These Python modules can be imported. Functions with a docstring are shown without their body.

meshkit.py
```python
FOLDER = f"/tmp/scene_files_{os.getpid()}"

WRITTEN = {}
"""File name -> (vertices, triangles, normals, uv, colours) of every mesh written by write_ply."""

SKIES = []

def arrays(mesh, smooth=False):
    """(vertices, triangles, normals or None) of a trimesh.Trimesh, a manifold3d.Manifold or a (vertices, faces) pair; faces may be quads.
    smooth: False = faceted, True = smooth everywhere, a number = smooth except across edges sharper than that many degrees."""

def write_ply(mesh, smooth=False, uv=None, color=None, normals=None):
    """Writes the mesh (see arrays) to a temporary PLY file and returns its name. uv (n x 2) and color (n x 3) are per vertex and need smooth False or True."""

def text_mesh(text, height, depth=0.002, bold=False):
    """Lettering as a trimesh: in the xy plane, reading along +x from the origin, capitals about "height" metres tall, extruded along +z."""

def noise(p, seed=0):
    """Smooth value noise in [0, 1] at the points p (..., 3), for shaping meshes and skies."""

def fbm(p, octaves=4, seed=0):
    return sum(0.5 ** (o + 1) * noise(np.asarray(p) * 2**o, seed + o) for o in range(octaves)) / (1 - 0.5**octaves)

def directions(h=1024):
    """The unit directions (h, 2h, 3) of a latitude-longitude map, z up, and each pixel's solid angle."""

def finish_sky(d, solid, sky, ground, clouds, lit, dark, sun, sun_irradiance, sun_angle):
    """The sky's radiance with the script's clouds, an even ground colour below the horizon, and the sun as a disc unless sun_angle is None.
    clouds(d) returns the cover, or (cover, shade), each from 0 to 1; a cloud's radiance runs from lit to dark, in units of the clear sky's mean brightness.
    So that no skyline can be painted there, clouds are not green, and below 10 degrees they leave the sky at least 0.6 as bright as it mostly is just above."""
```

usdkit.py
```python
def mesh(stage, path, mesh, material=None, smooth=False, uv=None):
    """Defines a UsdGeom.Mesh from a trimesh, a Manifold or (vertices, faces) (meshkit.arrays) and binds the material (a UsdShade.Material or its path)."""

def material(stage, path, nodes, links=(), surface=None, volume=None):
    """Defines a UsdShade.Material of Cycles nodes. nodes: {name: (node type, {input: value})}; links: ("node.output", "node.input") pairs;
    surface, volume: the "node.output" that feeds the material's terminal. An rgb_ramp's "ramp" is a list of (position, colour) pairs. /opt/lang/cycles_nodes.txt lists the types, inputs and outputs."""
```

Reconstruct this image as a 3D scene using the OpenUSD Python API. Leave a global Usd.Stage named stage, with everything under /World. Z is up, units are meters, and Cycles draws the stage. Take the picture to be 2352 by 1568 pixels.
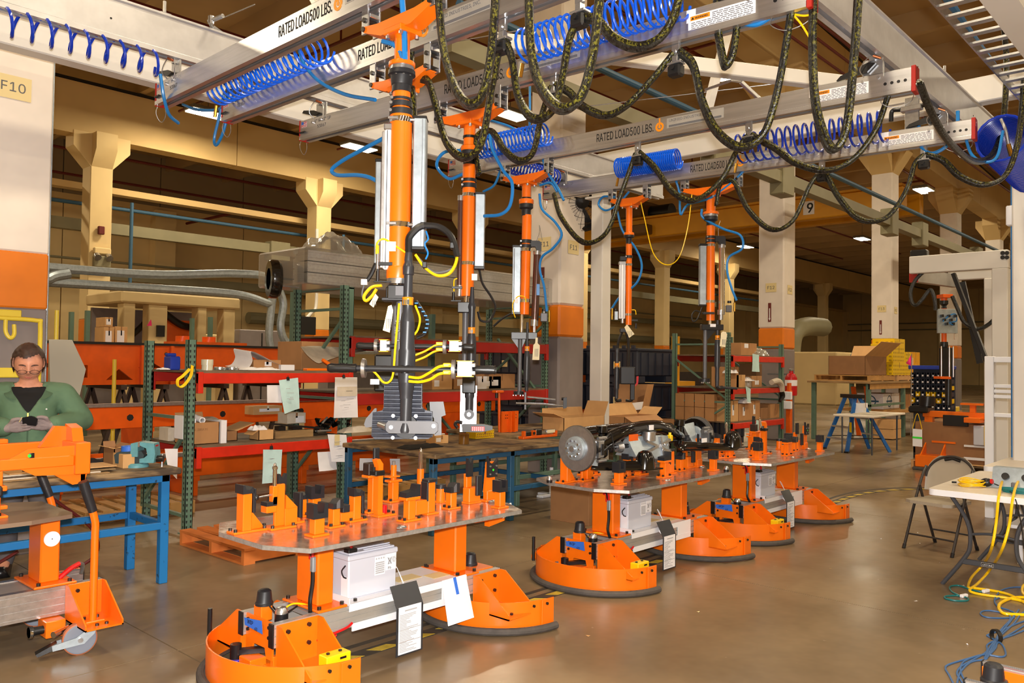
import math, random
import numpy as np
import trimesh, manifold3d, usdkit, meshkit
from shapely.geometry import Polygon, LineString, Point, box as sbox
from shapely.ops import unary_union
from pxr import Usd, UsdGeom, UsdLux, Gf, Sdf, UsdShade

stage = Usd.Stage.CreateInMemory()
UsdGeom.SetStageUpAxis(stage, UsdGeom.Tokens.z); UsdGeom.SetStageMetersPerUnit(stage, 1.0)
UsdGeom.Xform.Define(stage, '/World'); UsdGeom.Scope.Define(stage, '/World/Looks')
random.seed(7); rng = np.random.default_rng(7)

# ---------------------------------------------------------------- camera, lights, exposure
W, H, F = 2352, 1568, 1880.0
YAW, PITCH, ROLL, HC = 0.7440, 0.0267, 0.0134, 1.62
def _rot():
    cy, sy, cp, sp = math.cos(YAW), math.sin(YAW), math.cos(PITCH), math.sin(PITCH)
    f = np.array([cy*cp, sy*cp, sp]); r = np.array([sy, -cy, 0]); u = np.cross(r, f)
    c, s = math.cos(ROLL), math.sin(ROLL)
    return c*r+s*u, -s*r+c*u, f
CR, CU, CF = _rot(); CAM = np.array([0, 0, HC])
cam = UsdGeom.Camera.Define(stage, '/World/camera')
cam.AddTransformOp().Set(Gf.Matrix4d(*[float(x) for x in (*CR, 0, *CU, 0, *(-CF), 0, *CAM, 1)]))
cam.CreateHorizontalApertureAttr(36.0); cam.CreateFocalLengthAttr(36.0*F/W)
cam.CreateClippingRangeAttr((0.05, 500.0)); cam.CreateFStopAttr(0.0)
cam.CreateExposureAttr(0.0)
# the camera's own flash, just above the lens (real lamp of the photograph)
fl = UsdLux.SphereLight.Define(stage, '/World/flash'); fl.AddTranslateOp().Set((-0.02, -0.02, HC+0.13))
fl.CreateRadiusAttr(0.04); fl.CreateIntensityAttr(21500.0); fl.CreateColorAttr((1.0, 0.97, 0.93))
LAMP_I, LAMP_C = 13.5, (1.0, 0.83, 0.57)      # high-bay lamps of the hall (built with their fixtures below)
dome = UsdLux.DomeLight.Define(stage, '/World/ambient'); dome.CreateIntensityAttr(0.05); dome.CreateColorAttr((1.0, 0.85, 0.6))

def ray(x, y): return (x-W/2)/F*CR+(H/2-y)/F*CU+CF
def at_z(x, y, z): d = ray(x, y); return CAM+d*(z-HC)/d[2]
def at_y(x, y, Y): d = ray(x, y); return CAM+d*Y/d[1]
def at_x(x, y, X): d = ray(x, y); return CAM+d*X/d[0]
def at_line(x, y, P, Q):        # the point where the pixel's ray meets the upright plane through the ground points P and Q
    d = ray(x, y); n = np.array([Q[1]-P[1], P[0]-Q[0], 0.0]); return CAM+d*((n@np.array([P[0], P[1], HC]))-(n@CAM))/(n@d)

# ---------------------------------------------------------------- mesh helpers
_c = [(sx, sy, sz) for sx in (-1, 1) for sy in (-1, 1) for sz in (-1, 1)]
_pts = []; _k = 0.2
for a in _c:
    for ax in range(3):
        p = [a[0]*(1-_k), a[1]*(1-_k), a[2]*(1-_k)]; p[ax] = a[ax]; _pts.append(p)
_hull = trimesh.convex.convex_hull(np.array(_pts)); 
_map = [int(np.argmin(np.linalg.norm(np.array(_pts)-v, axis=1))) for v in _hull.vertices]
CHF = np.array([[_map[i] for i in f] for f in _hull.faces]); SG = np.sign(np.array(_pts)); AX = np.tile(np.arange(3), 8)
BXF = np.array([[0,1,3],[0,3,2],[4,6,7],[4,7,5],[0,4,5],[0,5,1],[2,3,7],[2,7,6],[0,2,6],[0,6,4],[1,5,7],[1,7,3]])
BXC = np.array(_c, float)
def unit(a): a = np.asarray(a, float); return a/(np.linalg.norm(a)+1e-12)
def frame(p, d, up=(0, 0, 1)):      # 4x4: local z along d, at p
    z = unit(d); u = np.asarray(up, float)
    if abs(z@unit(u)) > 0.98: u = np.array([1.0, 0, 0])
    x = unit(np.cross(u, z)); y = np.cross(z, x)
    T = np.eye(4); T[:3, 0], T[:3, 1], T[:3, 2], T[:3, 3] = x, y, z, p; return T
def TR(x=0, y=0, z=0, rz=0, rx=0, ry=0):
    T = trimesh.transformations.euler_matrix(rx, ry, rz, 'sxyz'); T[:3, 3] = (x, y, z); return T
def spline(pts, n=8):
    p = np.asarray(pts, float); 
    if len(p) < 3: return p
    q = np.vstack([2*p[0]-p[1], p, 2*p[-1]-p[-2]]); out = []
    t = np.linspace(0, 1, n, endpoint=False)[:, None]
    for i in range(1, len(q)-2):
        a, b, c, d = q[i-1], q[i], q[i+1], q[i+2]
        out.append(0.5*((2*b)+(c-a)*t+(2*a-5*b+4*c-d)*t**2+(3*b-a-3*c+d)*t**3))
    return np.vstack(out+[p[-1:]])
class G:
    def __init__(s): s.v = []; s.f = []; s.n = 0; s.T = None
    def add(s, v, f, T=None):
        v = np.asarray(v, float); f = np.asarray(f, int)
        for M in (T, s.T):
            if M is not None:
                v = v@M[:3, :3].T+M[:3, 3]
                if np.linalg.det(M[:3, :3]) < 0: f = f[:, ::-1]
        s.v.append(v); s.f.append(f+s.n); s.n += len(v); return s
    def box(s, x0, x1, y0, y1, z0, z1, c=0.0, T=None):
        h = np.array([x1-x0, y1-y0, z1-z0])/2; m = np.array([x0+x1, y0+y1, z0+z1])/2
        c = min(c, 0.45*abs(h).min())
        if c > 0:
            v = SG*(h-c); v[np.arange(24), AX] = SG[np.arange(24), AX]*h[AX]; return s.add(v+m, CHF, T)
        return s.add(BXC*h+m, BXF, T)
    def bar(s, p, q, w, h, up=(0, 0, 1), c=0.0):   # box section from p to q
        p, q = np.asarray(p, float), np.asarray(q, float)
        return s.box(-w/2, w/2, -h/2, h/2, 0, np.linalg.norm(q-p), c, frame(p, q-p, up))
    def cyl(s, p, q, r, n=16, r2=None, T=None):
        p, q = np.asarray(p, float), np.asarray(q, float); M = frame(p, q-p); L = np.linalg.norm(q-p); r2 = r if r2 is None else r2
        return s.lathe([(0, 0), (r, 0), (r2, L), (0, L)], M if T is None else T@M, n)
    def lathe(s, prof, T=None, n=20):
        pr = np.asarray(prof, float); a = np.arange(n)*2*np.pi/n
        v = np.stack([pr[:, None, 0]*np.cos(a), pr[:, None, 0]*np.sin(a), np.broadcast_to(pr[:, None, 1], (len(pr), n))], -1).reshape(-1, 3)
        i, j = np.meshgrid(np.arange(len(pr)-1), np.arange(n), indexing='ij'); k = (j+1) % n
        q = np.stack([i*n+j, i*n+k, (i+1)*n+k, (i+1)*n+j], -1).reshape(-1, 4)
        return s.add(v, np.vstack([q[:, [0, 1, 2]], q[:, [0, 2, 3]]]), T)
    def tube(s, pts, r, n=8, sm=6, closed=False):
        p = spline(pts, sm) if sm else np.asarray(pts, float)
        t = np.gradient(p, axis=0); t /= np.linalg.norm(t, axis=1, keepdims=True)+1e-12
        a = np.zeros_like(p); u = np.array([0, 0, 1.0]) if abs(t[0, 2]) < 0.9 else np.array([1.0, 0, 0])
        for i in range(len(p)):
            u = u-(u@t[i])*t[i]; u /= np.linalg.norm(u)+1e-12; a[i] = u
        b = np.cross(t, a); g = np.arange(n)*2*np.pi/n; R = np.broadcast_to(np.asarray(r, float), (len(p),)) if np.ndim(r) == 0 else np.interp(np.linspace(0, 1, len(p)), np.linspace(0, 1, len(r)), r)
        v = p[:, None]+R[:, None, None]*(np.cos(g)[None, :, None]*a[:, None]+np.sin(g)[None, :, None]*b[:, None])
        i, j = np.meshgrid(np.arange(len(p)-1), np.arange(n), indexing='ij'); k = (j+1) % n
        q = np.stack([i*n+j, i*n+k, (i+1)*n+k, (i+1)*n+j], -1).reshape(-1, 4)
        m = len(p)*n; v = np.vstack([v.reshape(-1, 3), p[:1], p[-1:]])
        c0 = np.array([[m, (x+1) % n, x] for x in range(n)]); c1 = np.array([[m+1, m-n+x, m-n+(x+1) % n] for x in range(n)])
        return s.add(v, np.vstack([q[:, [0, 1, 2]], q[:, [0, 2, 3]], c0, c1]))
    def prism(s, poly, a, b, axis='z', T=None):
        pg = poly if hasattr(poly, 'geom_type') else Polygon(poly)
        pg = pg if pg.is_valid else pg.buffer(0)
        for g in getattr(pg, 'geoms', [pg]):
            if g.is_empty or g.area < 1e-9: continue
            m = trimesh.creation.extrude_polygon(g, abs(b-a), engine='earcut'); v = np.array(m.vertices); f = np.array(m.faces); v[:, 2] += min(a, b)
            if axis == 'y': v = np.stack([v[:, 0], v[:, 2], v[:, 1]], -1); f = f[:, ::-1]
            if axis == 'x': v = np.stack([v[:, 2], v[:, 0], v[:, 1]], -1)
            s.add(v, f, T)
        return s
    def text(s, t, h, T, depth=0.002, bold=False, sx=1.0):
        m = meshkit.text_mesh(t, h, depth, bold); v = np.array(m.vertices); v[:, 0] *= sx
        return s.add(v, m.faces, T)
    def sph(s, c, r, n=12, sc=(1, 1, 1)):
        a = np.linspace(0, np.pi, n//2+1); T = np.diag([*sc, 1.0]); T[:3, 3] = c
        return s.lathe([(r*math.sin(x), -r*math.cos(x)) for x in a], T, n)
    def hull(s, pts, T=None):
        m = trimesh.convex.convex_hull(np.asarray(pts, float)); return s.add(m.vertices, m.faces, T)
    def bolts(s, pts, d=(0, 0, 1), r=0.009, h=0.012):
        for p in pts: p = np.asarray(p, float); s.cyl(p, p+unit(d)*h, r, 7)
        return s
    def join(s, o, T=None):
        for v, f in zip(o.v, o.f): s.add(v, f-f.min() if len(f) else f, T)
        return s
    @property
    def m(s): return (np.vstack(s.v), np.vstack(s.f))

# ---------------------------------------------------------------- prims
USED = {}
def numbered(parent, name):
    k = (parent, name); n = USED.get(k, 0); USED[k] = n+1
    return f'{parent}/{name}' if n == 0 else f'{parent}/{name}_{n:03d}'
def tag(p, label=None, cat=None, group=None, kind=None):
    for k, v in (('label', label), ('category', cat), ('group', group), ('kind', kind)):
        if v: p.SetCustomDataByKey(k, v)
    return p
def part(parent, name, g, m, smooth=35, label=None, kind=None):
    pp = '/World' if parent is None else str(parent.GetPath())
    p = usdkit.mesh(stage, numbered(pp, name), g.m if isinstance(g, G) else g, m, smooth).GetPrim()
    return tag(p, label, None, None, kind)
def one(name, g, m, label, cat, group=None, smooth=35, kind=None):
    return tag(part(None, name, g, m, smooth), label, cat, group, kind)
def struct(name, g, m, smooth=35, parent=None): return part(parent, name, g, m, smooth, kind=None if parent else 'structure')
def setting(name):
    x = UsdGeom.Xform.Define(stage, numbered('/World', name)).GetPrim(); return tag(x, kind='structure')
def thing(name, label, cat, loc=(0, 0, 0), rz=0.0, group=None):
    x = UsdGeom.Xform.Define(stage, numbered('/World', name)); x.AddTranslateOp().Set(Gf.Vec3d(*[float(v) for v in loc])); x.AddRotateZOp().Set(math.degrees(rz))
    return tag(x.GetPrim(), label, cat, group)
def copy(src, label, loc, rz=0.0, group=None, scale=None):
    d = src.GetCustomData(); base = src.GetName()
    while base[-4:-3] == '_' and base[-3:].isdigit(): base = base[:-4]
    p = UsdGeom.Xform.Define(stage, numbered('/World', base)).GetPrim(); p.GetReferences().AddInternalReference(src.GetPath())
    p.GetAttribute('xformOp:translate').Set(Gf.Vec3d(*[float(v) for v in loc])); p.GetAttribute('xformOp:rotateZ').Set(math.degrees(rz))
    if scale: UsdGeom.Xformable(p).AddScaleOp().Set(Gf.Vec3f(*scale))
    p.SetInstanceable(True)
    return tag(p, label, d.get('category'), group or d.get('group'))

# ---------------------------------------------------------------- materials
def lin(c): return tuple(((x/255)/12.92 if x <= 10 else ((x/255+0.055)/1.055)**2.4) for x in c)
MATS = {}
def M(name, c, rough=0.5, metal=0.0, var=0.0, scale=6.0, c2=None, stretch=(1, 1, 1), bump=0.0, coat=0.0, spec=0.5, emit=0.0, detail=3, lo=0.35, hi=0.65, rvar=0.0, world=False):
    path = '/World/Looks/'+name; a = lin(c)
    n = {'p': ('principled_bsdf', {'base_color': a, 'roughness': rough, 'metallic': metal, 'coat_weight': coat, 'specular_ior_level': spec})}
    l = []
    if emit: n['p'][1].update(emission_color=a, emission_strength=emit)
    if var or c2 or bump or rvar:
        n['t'] = ('texture_coordinate', {}); n['g'] = ('geometry', {}); n['m'] = ('mapping', {'scale': tuple(scale*s for s in stretch)}); n['n'] = ('noise_texture', {'detail': detail, 'scale': 1.0, 'roughness': 0.6})
        l += [('g.position' if world else 't.object', 'm.vector'), ('m.vector', 'n.vector')]
        b = lin(c2) if c2 else tuple(min(1, x*(1+var)) for x in a); a0 = a if c2 else tuple(x*(1-var) for x in a)
        if var or c2:
            n['r'] = ('rgb_ramp', {'ramp': [(0, a0), (lo, a0), (hi, b), (1, b)]}); l += [('n.fac', 'r.fac'), ('r.color', 'p.base_color')]
        if rvar: n['q'] = ('map_range', {'from_min': 0.3, 'from_max': 0.7, 'to_min': max(0.02, rough-rvar), 'to_max': rough+rvar}); l += [('n.fac', 'q.value'), ('q.result', 'p.roughness')]
        if bump: n['b'] = ('bump', {'strength': bump, 'distance': 0.01}); l += [('n.fac', 'b.height'), ('b.normal', 'p.normal')]
    MATS[name] = usdkit.material(stage, path, n, l, 'p.BSDF'); return MATS[name]
ORANGE = M('orange_paint', (240, 112, 12), 0.32, spec=0.5, var=0.03, scale=5)
ORANGE2 = M('orange_machine', (226, 92, 10), 0.38, var=0.08, scale=4)
COLO = M('column_orange', (226, 122, 12), 0.5, var=0.05, scale=3)
COLG = M('column_gray', (128, 118, 116), 0.55, var=0.06, scale=3)
COLW = M('column_white', (226, 216, 206), 0.55, var=0.04, scale=2.5)
CREAM = M('cream_concrete', (222, 196, 142), 0.7, var=0.05, scale=0.7)
BEAMC = M('beam_concrete', (208, 178, 122), 0.7, var=0.06, scale=0.5)
ROOF = M('roof_concrete', (188, 160, 116), 0.8, var=0.07, scale=0.4)
UPPERW = M('upper_wall', (160, 140, 104), 0.8, var=0.05, scale=0.5)  # shade on the wall above the ledge, put into a darker colour
ALU = M('aluminium', (205, 205, 208), 0.30, metal=0.9, var=0.10, scale=30, stretch=(1, .06, 1))
ALUR = M('aluminium_rail', (200, 200, 204), 0.38, metal=0.75, var=0.06, scale=6)
ALUX = M('aluminium_extrusion', (188, 186, 182), 0.42, metal=0.6, var=0.05, scale=8)
PLATE = M('tooling_plate', (196, 188, 182), 0.20, metal=0.85, var=0.10, scale=9, rvar=0.08)
PEDGE = M('plate_edge', (178, 176, 174), 0.45, metal=0.7, var=0.15, scale=40)
STEEL = M('zinc_steel', (190, 192, 196), 0.28, metal=0.9, var=0.08, scale=30)
CHROME = M('chrome', (225, 225, 230), 0.10, metal=1.0)
BOLT = M('dark_bolt', (70, 66, 62), 0.30, metal=0.8)
GALV = M('galvanised', (165, 176, 184), 0.42, metal=0.6, var=0.12, scale=14)
BLACK = M('black_plastic', (22, 22, 24), 0.35)
BLACKM = M('black_urethane', (30, 31, 36), 0.45, var=0.08, scale=20)
BLACKG = M('black_gloss_paint', (8, 8, 9), 0.16, coat=0.5)
TOOL = M('tool_black', (46, 48, 54), 0.36, var=0.05, scale=10)
TOOLG = M('tool_grey_anodised', (96, 96, 100), 0.45, metal=0.2, var=0.04, scale=12)
RIB = M('ribbed_block', (58, 62, 74), 0.36, metal=0.2, var=0.2, scale=30, stretch=(1, 1, .2))
RUBBER = M('bumper_rubber', (74, 68, 64), 0.75, var=0.15, scale=14)
WHITE = M('white_powder', (232, 232, 236), 0.35)
WSTEEL = M('white_steel', (214, 210, 204), 0.45, var=0.02, scale=3)
PAPER = M('white_paper', (234, 232, 236), 0.7, var=0.02, scale=9)
PAPERB = M('pale_blue_paper', (190, 222, 222), 0.7, var=0.05, scale=12)
PAPERD = M('dusty_paper', (206, 194, 176), 0.75, var=0.06, scale=10)
PRINT = M('print_ink', (96, 96, 100), 0.7)
INKG = M('faint_print', (170, 170, 174), 0.7)
INK = M('black_ink', (16, 16, 16), 0.6)
HOSE = M('blue_hose', (32, 122, 196), 0.28, spec=0.5)
COIL = M('blue_coil_tube', (10, 92, 228), 0.18, coat=0.3)
COILD = M('deep_blue_coil', (8, 52, 178), 0.18, coat=0.3)
CABLE = M('black_cable', (14, 14, 13), 0.22, var=0.3, scale=60, c2=(46, 46, 42), bump=0.6)
CABLEO = M('olive_flecked_cable', (18, 18, 13), 0.25, scale=70, c2=(96, 92, 30), lo=.5, hi=.6, bump=0.5)
YCAB = M('yellow_cable', (245, 200, 12), 0.32)
TEALC = M('teal_cable', (20, 110, 112), 0.4)
BLUEC = M('blue_cable', (58, 98, 150), 0.45, var=0.1, scale=4)
REDW = M('red_wire', (200, 20, 24), 0.35)
BRASS = M('brass', (200, 150, 60), 0.25, metal=0.9)
COPPER = M('copper_ferrule', (205, 120, 80), 0.3, metal=0.9)
YELLOW = M('yellow_box', (236, 196, 10), 0.4)
YCRANE = M('crane_yellow', (214, 150, 12), 0.5, var=0.06, scale=1)
YPIPE = M('yellow_rail', (226, 200, 60), 0.45)
RACKG = M('rack_green', (92, 120, 104), 0.45, var=0.06, scale=7)
RACKR = M('rack_red', (206, 40, 14), 0.42, var=0.10, scale=6)
RACKD = M('rack_dark_red', (170, 26, 16), 0.45, var=0.08, scale=4)
SHELF = M('shelf_board', (112, 92, 70), 0.7, var=0.2, scale=4)
BENCHB = M('bench_blue', (24, 112, 178), 0.45, var=0.0, scale=22, c2=(20, 60, 92), lo=.64, hi=.70)
BENCHT = M('bench_top_worn', (146, 120, 84), 0.65, c2=(70, 56, 44), scale=3.2, stretch=(1, 1, 4), lo=.42, hi=.6)
VISE = M('vise_teal', (92, 150, 160), 0.4, var=0.10, scale=14)
VISED = M('vise_dark', (44, 62, 68), 0.4)
CARD = M('cardboard', (176, 128, 82), 0.75, var=0.05, scale=5)
CARDD = M('cardboard_dark', (146, 104, 66), 0.75, var=0.06, scale=5)
CARDL = M('cardboard_light', (204, 158, 104), 0.75, var=0.05, scale=5)
WOOD = M('pallet_wood', (184, 136, 74), 0.7, var=0.15, scale=3, stretch=(1, 1, 1))
WOODO = M('pallet_wood_orange_edge', (206, 116, 50), 0.7, var=0.14, scale=3)
BOARD = M('old_timber', (150, 118, 76), 0.75, var=0.2, scale=5, stretch=(.3, 1, 3))
BIN = M('dark_blue_bin', (40, 44, 58), 0.55, var=0.08, scale=3)
BLUEBIN = M('blue_bin', (24, 54, 160), 0.45)
TAPEB = M('blue_tape', (48, 108, 212), 0.5)
TAPEC = M('clear_tape', (222, 214, 186), 0.25)
BATT = M('battery_grey', (196, 198, 210), 0.42)
PIPED = M('dark_red_pipe', (104, 30, 24), 0.5)
PIPEB = M('slate_blue_pipe', (52, 92, 122), 0.5)
DUCT = M('grey_green_duct', (132, 126, 98), 0.55, var=0.05, scale=2)
DARK = M('dark_void', (20, 16, 14), 0.7)
BROWNDOOR = M('door_brown', (72, 56, 42), 0.6, var=0.04, scale=1)
SKIN = M('skin', (214, 150, 122), 0.5, var=0.06, scale=30)
HAIR = M('hair_brown', (58, 36, 28), 0.55, var=0.3, scale=60)
JACKET = M('green_jacket', (92, 122, 96), 0.85, var=0.08, scale=7)
JACKETD = M('green_jacket_seam', (74, 102, 80), 0.85)
TSHIRT = M('black_tee', (10, 10, 14), 0.85)
GLOVE = M('grey_glove', (150, 136, 136), 0.85, var=0.06, scale=30)
GLOVED = M('glove_dark_palm', (52, 46, 46), 0.5)
TROUSER = M('grey_trousers', (92, 88, 92), 0.85, var=0.06, scale=8)
TAN = M('chair_putty', (152, 140, 122), 0.45, var=0.03, scale=6)
CHLEG = M('chair_frame', (42, 36, 34), 0.4)
TABLEW = M('table_white', (232, 222, 206), 0.4, var=0.02, scale=8)
TLEG = M('table_leg_grey', (62, 64, 70), 0.4)
LADB = M('ladder_blue', (28, 96, 170), 0.45)
RED = M('extinguisher_red', (190, 18, 26), 0.3)
PINK = M('pink_flag', (250, 40, 130), 0.6)
TAGM = M('manila_tag', (232, 220, 184), 0.7)
SIGNC = M('sign_cream', (224, 204, 150), 0.6)
GREENL = M('green_dot', (60, 230, 60), 0.4)
ORING = M('amber_collar', (232, 140, 20), 0.35)
GLASSB = M('glossy_flash_face', (240, 240, 245), 0.25)  # near-white; reflectors carry their flash glare in this colour
ANOD = M('brown_anodised_tube', (112, 88, 84), 0.22, metal=0.8)
TAPEF = M('floor_tape_black', (58, 50, 42), 0.6, var=0.2, scale=9)
TAPEY = M('floor_tape_yellow', (190, 160, 50), 0.6, var=0.2, scale=12)
LAMPM = M('lamp_housing', (120, 116, 108), 0.5)
LENS = M('lamp_lens', (255, 240, 205), 0.4, emit=14.0)
# clear plastic sheet and glass
usdkit.material(stage, '/World/Looks/clear_plastic', {'t': ('transparent_bsdf', {'color': (0.9, 0.9, 0.88)}), 'g': ('glossy_bsdf', {'roughness': 0.12, 'color': (0.9, 0.9, 0.9)}), 'd': ('diffuse_bsdf', {'color': (0.7, 0.66, 0.58)}), 'f': ('layer_weight', {'blend': 0.35}), 'mm': ('mix_closure', {'fac': 0.5}), 'x': ('mix_closure', {})},
    [('g.BSDF', 'mm.closure1'), ('d.BSDF', 'mm.closure2'), ('f.facing', 'x.fac'), ('t.BSDF', 'x.closure1'), ('mm.closure', 'x.closure2')], 'x.closure')
CLEAR = '/World/Looks/clear_plastic'
usdkit.material(stage, '/World/Looks/eyeglass', {'t': ('transparent_bsdf', {}), 'g': ('glossy_bsdf', {'roughness': 0.02}), 'f': ('fresnel', {'IOR': 1.45}), 'x': ('mix_closure', {})}, [('f.fac', 'x.fac'), ('t.BSDF', 'x.closure1'), ('g.BSDF', 'x.closure2')], 'x.closure')
EYEGLASS = '/World/Looks/eyeglass'
# ---------------------------------------------------------------- the hall
FX = [1.8, 9.15, 17.25, 25.2, 33.2, 41.2, 49.2, 57.2]; FY = 7.5; FYS = [7.5]+[7.5+.034*(x-9.15) for x in FX[1:]]      # F row columns (left edges), near face
GXS = [1.3, 9.4, 17.4, 25.4, 33.4, 41.4, 49.4, 57.4, 65.4]; GY = 26.0
# floor: cast slabs with saw-cut joints
def floor_mat():
    n = {'p': ('principled_bsdf', {'roughness': 0.3, 'specular_ior_level': 0.45}), 'g': ('geometry', {}),
         'm1': ('mapping', {'scale': (0.35, 0.35, 0.35)}), 'n1': ('noise_texture', {'scale': 1.0, 'detail': 6, 'roughness': 0.62}),
         'r1': ('rgb_ramp', {'ramp': [(0, lin((98, 84, 66))), (.36, lin((112, 95, 73))), (.52, lin((128, 108, 82))), (.66, lin((146, 123, 92))), (1, lin((158, 134, 100)))]}),
         'm2': ('mapping', {'scale': (6, 6, 6)}), 'n2': ('noise_texture', {'scale': 1.0, 'detail': 3, 'roughness': 0.7}), 'r2': ('rgb_ramp', {'ramp': [(0, (0, 0, 0)), (.70, (0, 0, 0)), (.76, (1, 1, 1)), (1, (1, 1, 1))]}),
         'x': ('mix_color', {'blend_type': 'mix', 'b': lin((172, 160, 142))}), 'q': ('map_range', {'from_min': 0.3, 'from_max': 0.7, 'to_min': 0.16, 'to_max': 0.42})}
    l = [('g.position', 'm1.vector'), ('m1.vector', 'n1.vector'), ('n1.fac', 'r1.fac'), ('g.position', 'm2.vector'), ('m2.vector', 'n2.vector'), ('n2.fac', 'r2.fac'), ('r1.color', 'x.a'), ('r2.color', 'x.fac'), ('x.result', 'p.base_color'), ('n1.fac', 'q.value'), ('q.result', 'p.roughness')]
    return usdkit.material(stage, '/World/Looks/floor_concrete', n, l, 'p.BSDF')
FLOORM = floor_mat(); JOINT = M('joint_filler', (88, 78, 66), 0.7)
fl_ = setting('floor')
part(fl_, 'sub_floor', G().box(-12, 100, -22, 37, -0.25, -0.006), JOINT)
xs = [-12, -6.2, -.6, 2.14, 5.77, 9.4, 13.2, 17.0, 21, 25, 29, 35, 41, 50, 60, 75, 100]; ys = [-22, -14, -8, -3, .6, 4.47, 7.3, 10.5, 14.3, 18, 22, 26, 31, 37]
for i in range(len(xs)-1):
    for j in range(len(ys)-1):
        part(fl_, 'slab', G().box(xs[i]+.004, xs[i+1]-.004, ys[j]+.004, ys[j+1]-.004, -0.08, 0), FLOORM, False)
# roof: double-tee slabs running across the bay
cl = setting('ceiling')
part(cl, 'deck', G().box(-12, 100, -22, 37, 10.55, 10.8), ROOF, False)
for k in range(40):
    x = -8+k*2.7
    part(cl, 'tee_stem', G().box(x-.1, x+.1, -22, 36.4, 9.98, 10.56, .0), ROOF, False)
# far walls: precast panels, upper wall with its shade put into a darker brown
wl = setting('wall_left')
for k in range(28):
    x = -12+k*4
    part(wl, 'wall_panel', G().box(x+.02, x+3.98, 36.0, 36.3, 0, 8.1), CREAM, False)
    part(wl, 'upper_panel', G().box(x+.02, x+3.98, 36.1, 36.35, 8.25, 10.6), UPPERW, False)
    if k % 2: part(wl, 'pilaster', G().box(x-.45, x+.45, 35.45, 36.0, 0, 8.1), CREAM, False)
part(wl, 'ledge', G().box(-12, 100, 35.7, 36.2, 8.05, 8.28), BEAMC, False)
part(wl, 'wall_base', G().box(-12, 100, 35.85, 36.02, 0, 1.1), COLG, False)
we = setting('wall_back')
for k in range(15):
    y = -22+k*4
    part(we, 'wall_panel', G().box(96.0, 96.3, y+.02, y+3.98, 0 if k not in (6, 7) else 5.4, 10.6), CREAM, False)
part(we, 'pipe_rail', G().cyl((95.8, -22, 5.9), (95.8, 36, 5.9), .07).cyl((95.8, -22, 6.6), (95.8, 36, 6.6), .07), DUCT)
dr = setting('door_1'); part(dr, 'roll_curtain', G().box(96.05, 96.2, 2, 10, 0, 5.4), BROWNDOOR); part(dr, 'guide', G().box(95.9, 96.06, 1.85, 2.1, 0, 5.5), STEEL)
for d in range(18): part(dr, 'curtain_slat', G().box(96.0, 96.06, 2.1, 9.9, d*.3+.01, d*.3+.29, .01), BROWNDOOR)
wr = setting('wall_right'); part(wr, 'wall_panel', G().box(-12, 100, -22.3, -22, 0, 10.6), CREAM, False)
wf = setting('wall_front'); part(wf, 'wall_panel', G().box(-12.3, -12, -22, 37, 0, 10.6), CREAM, False)
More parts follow.
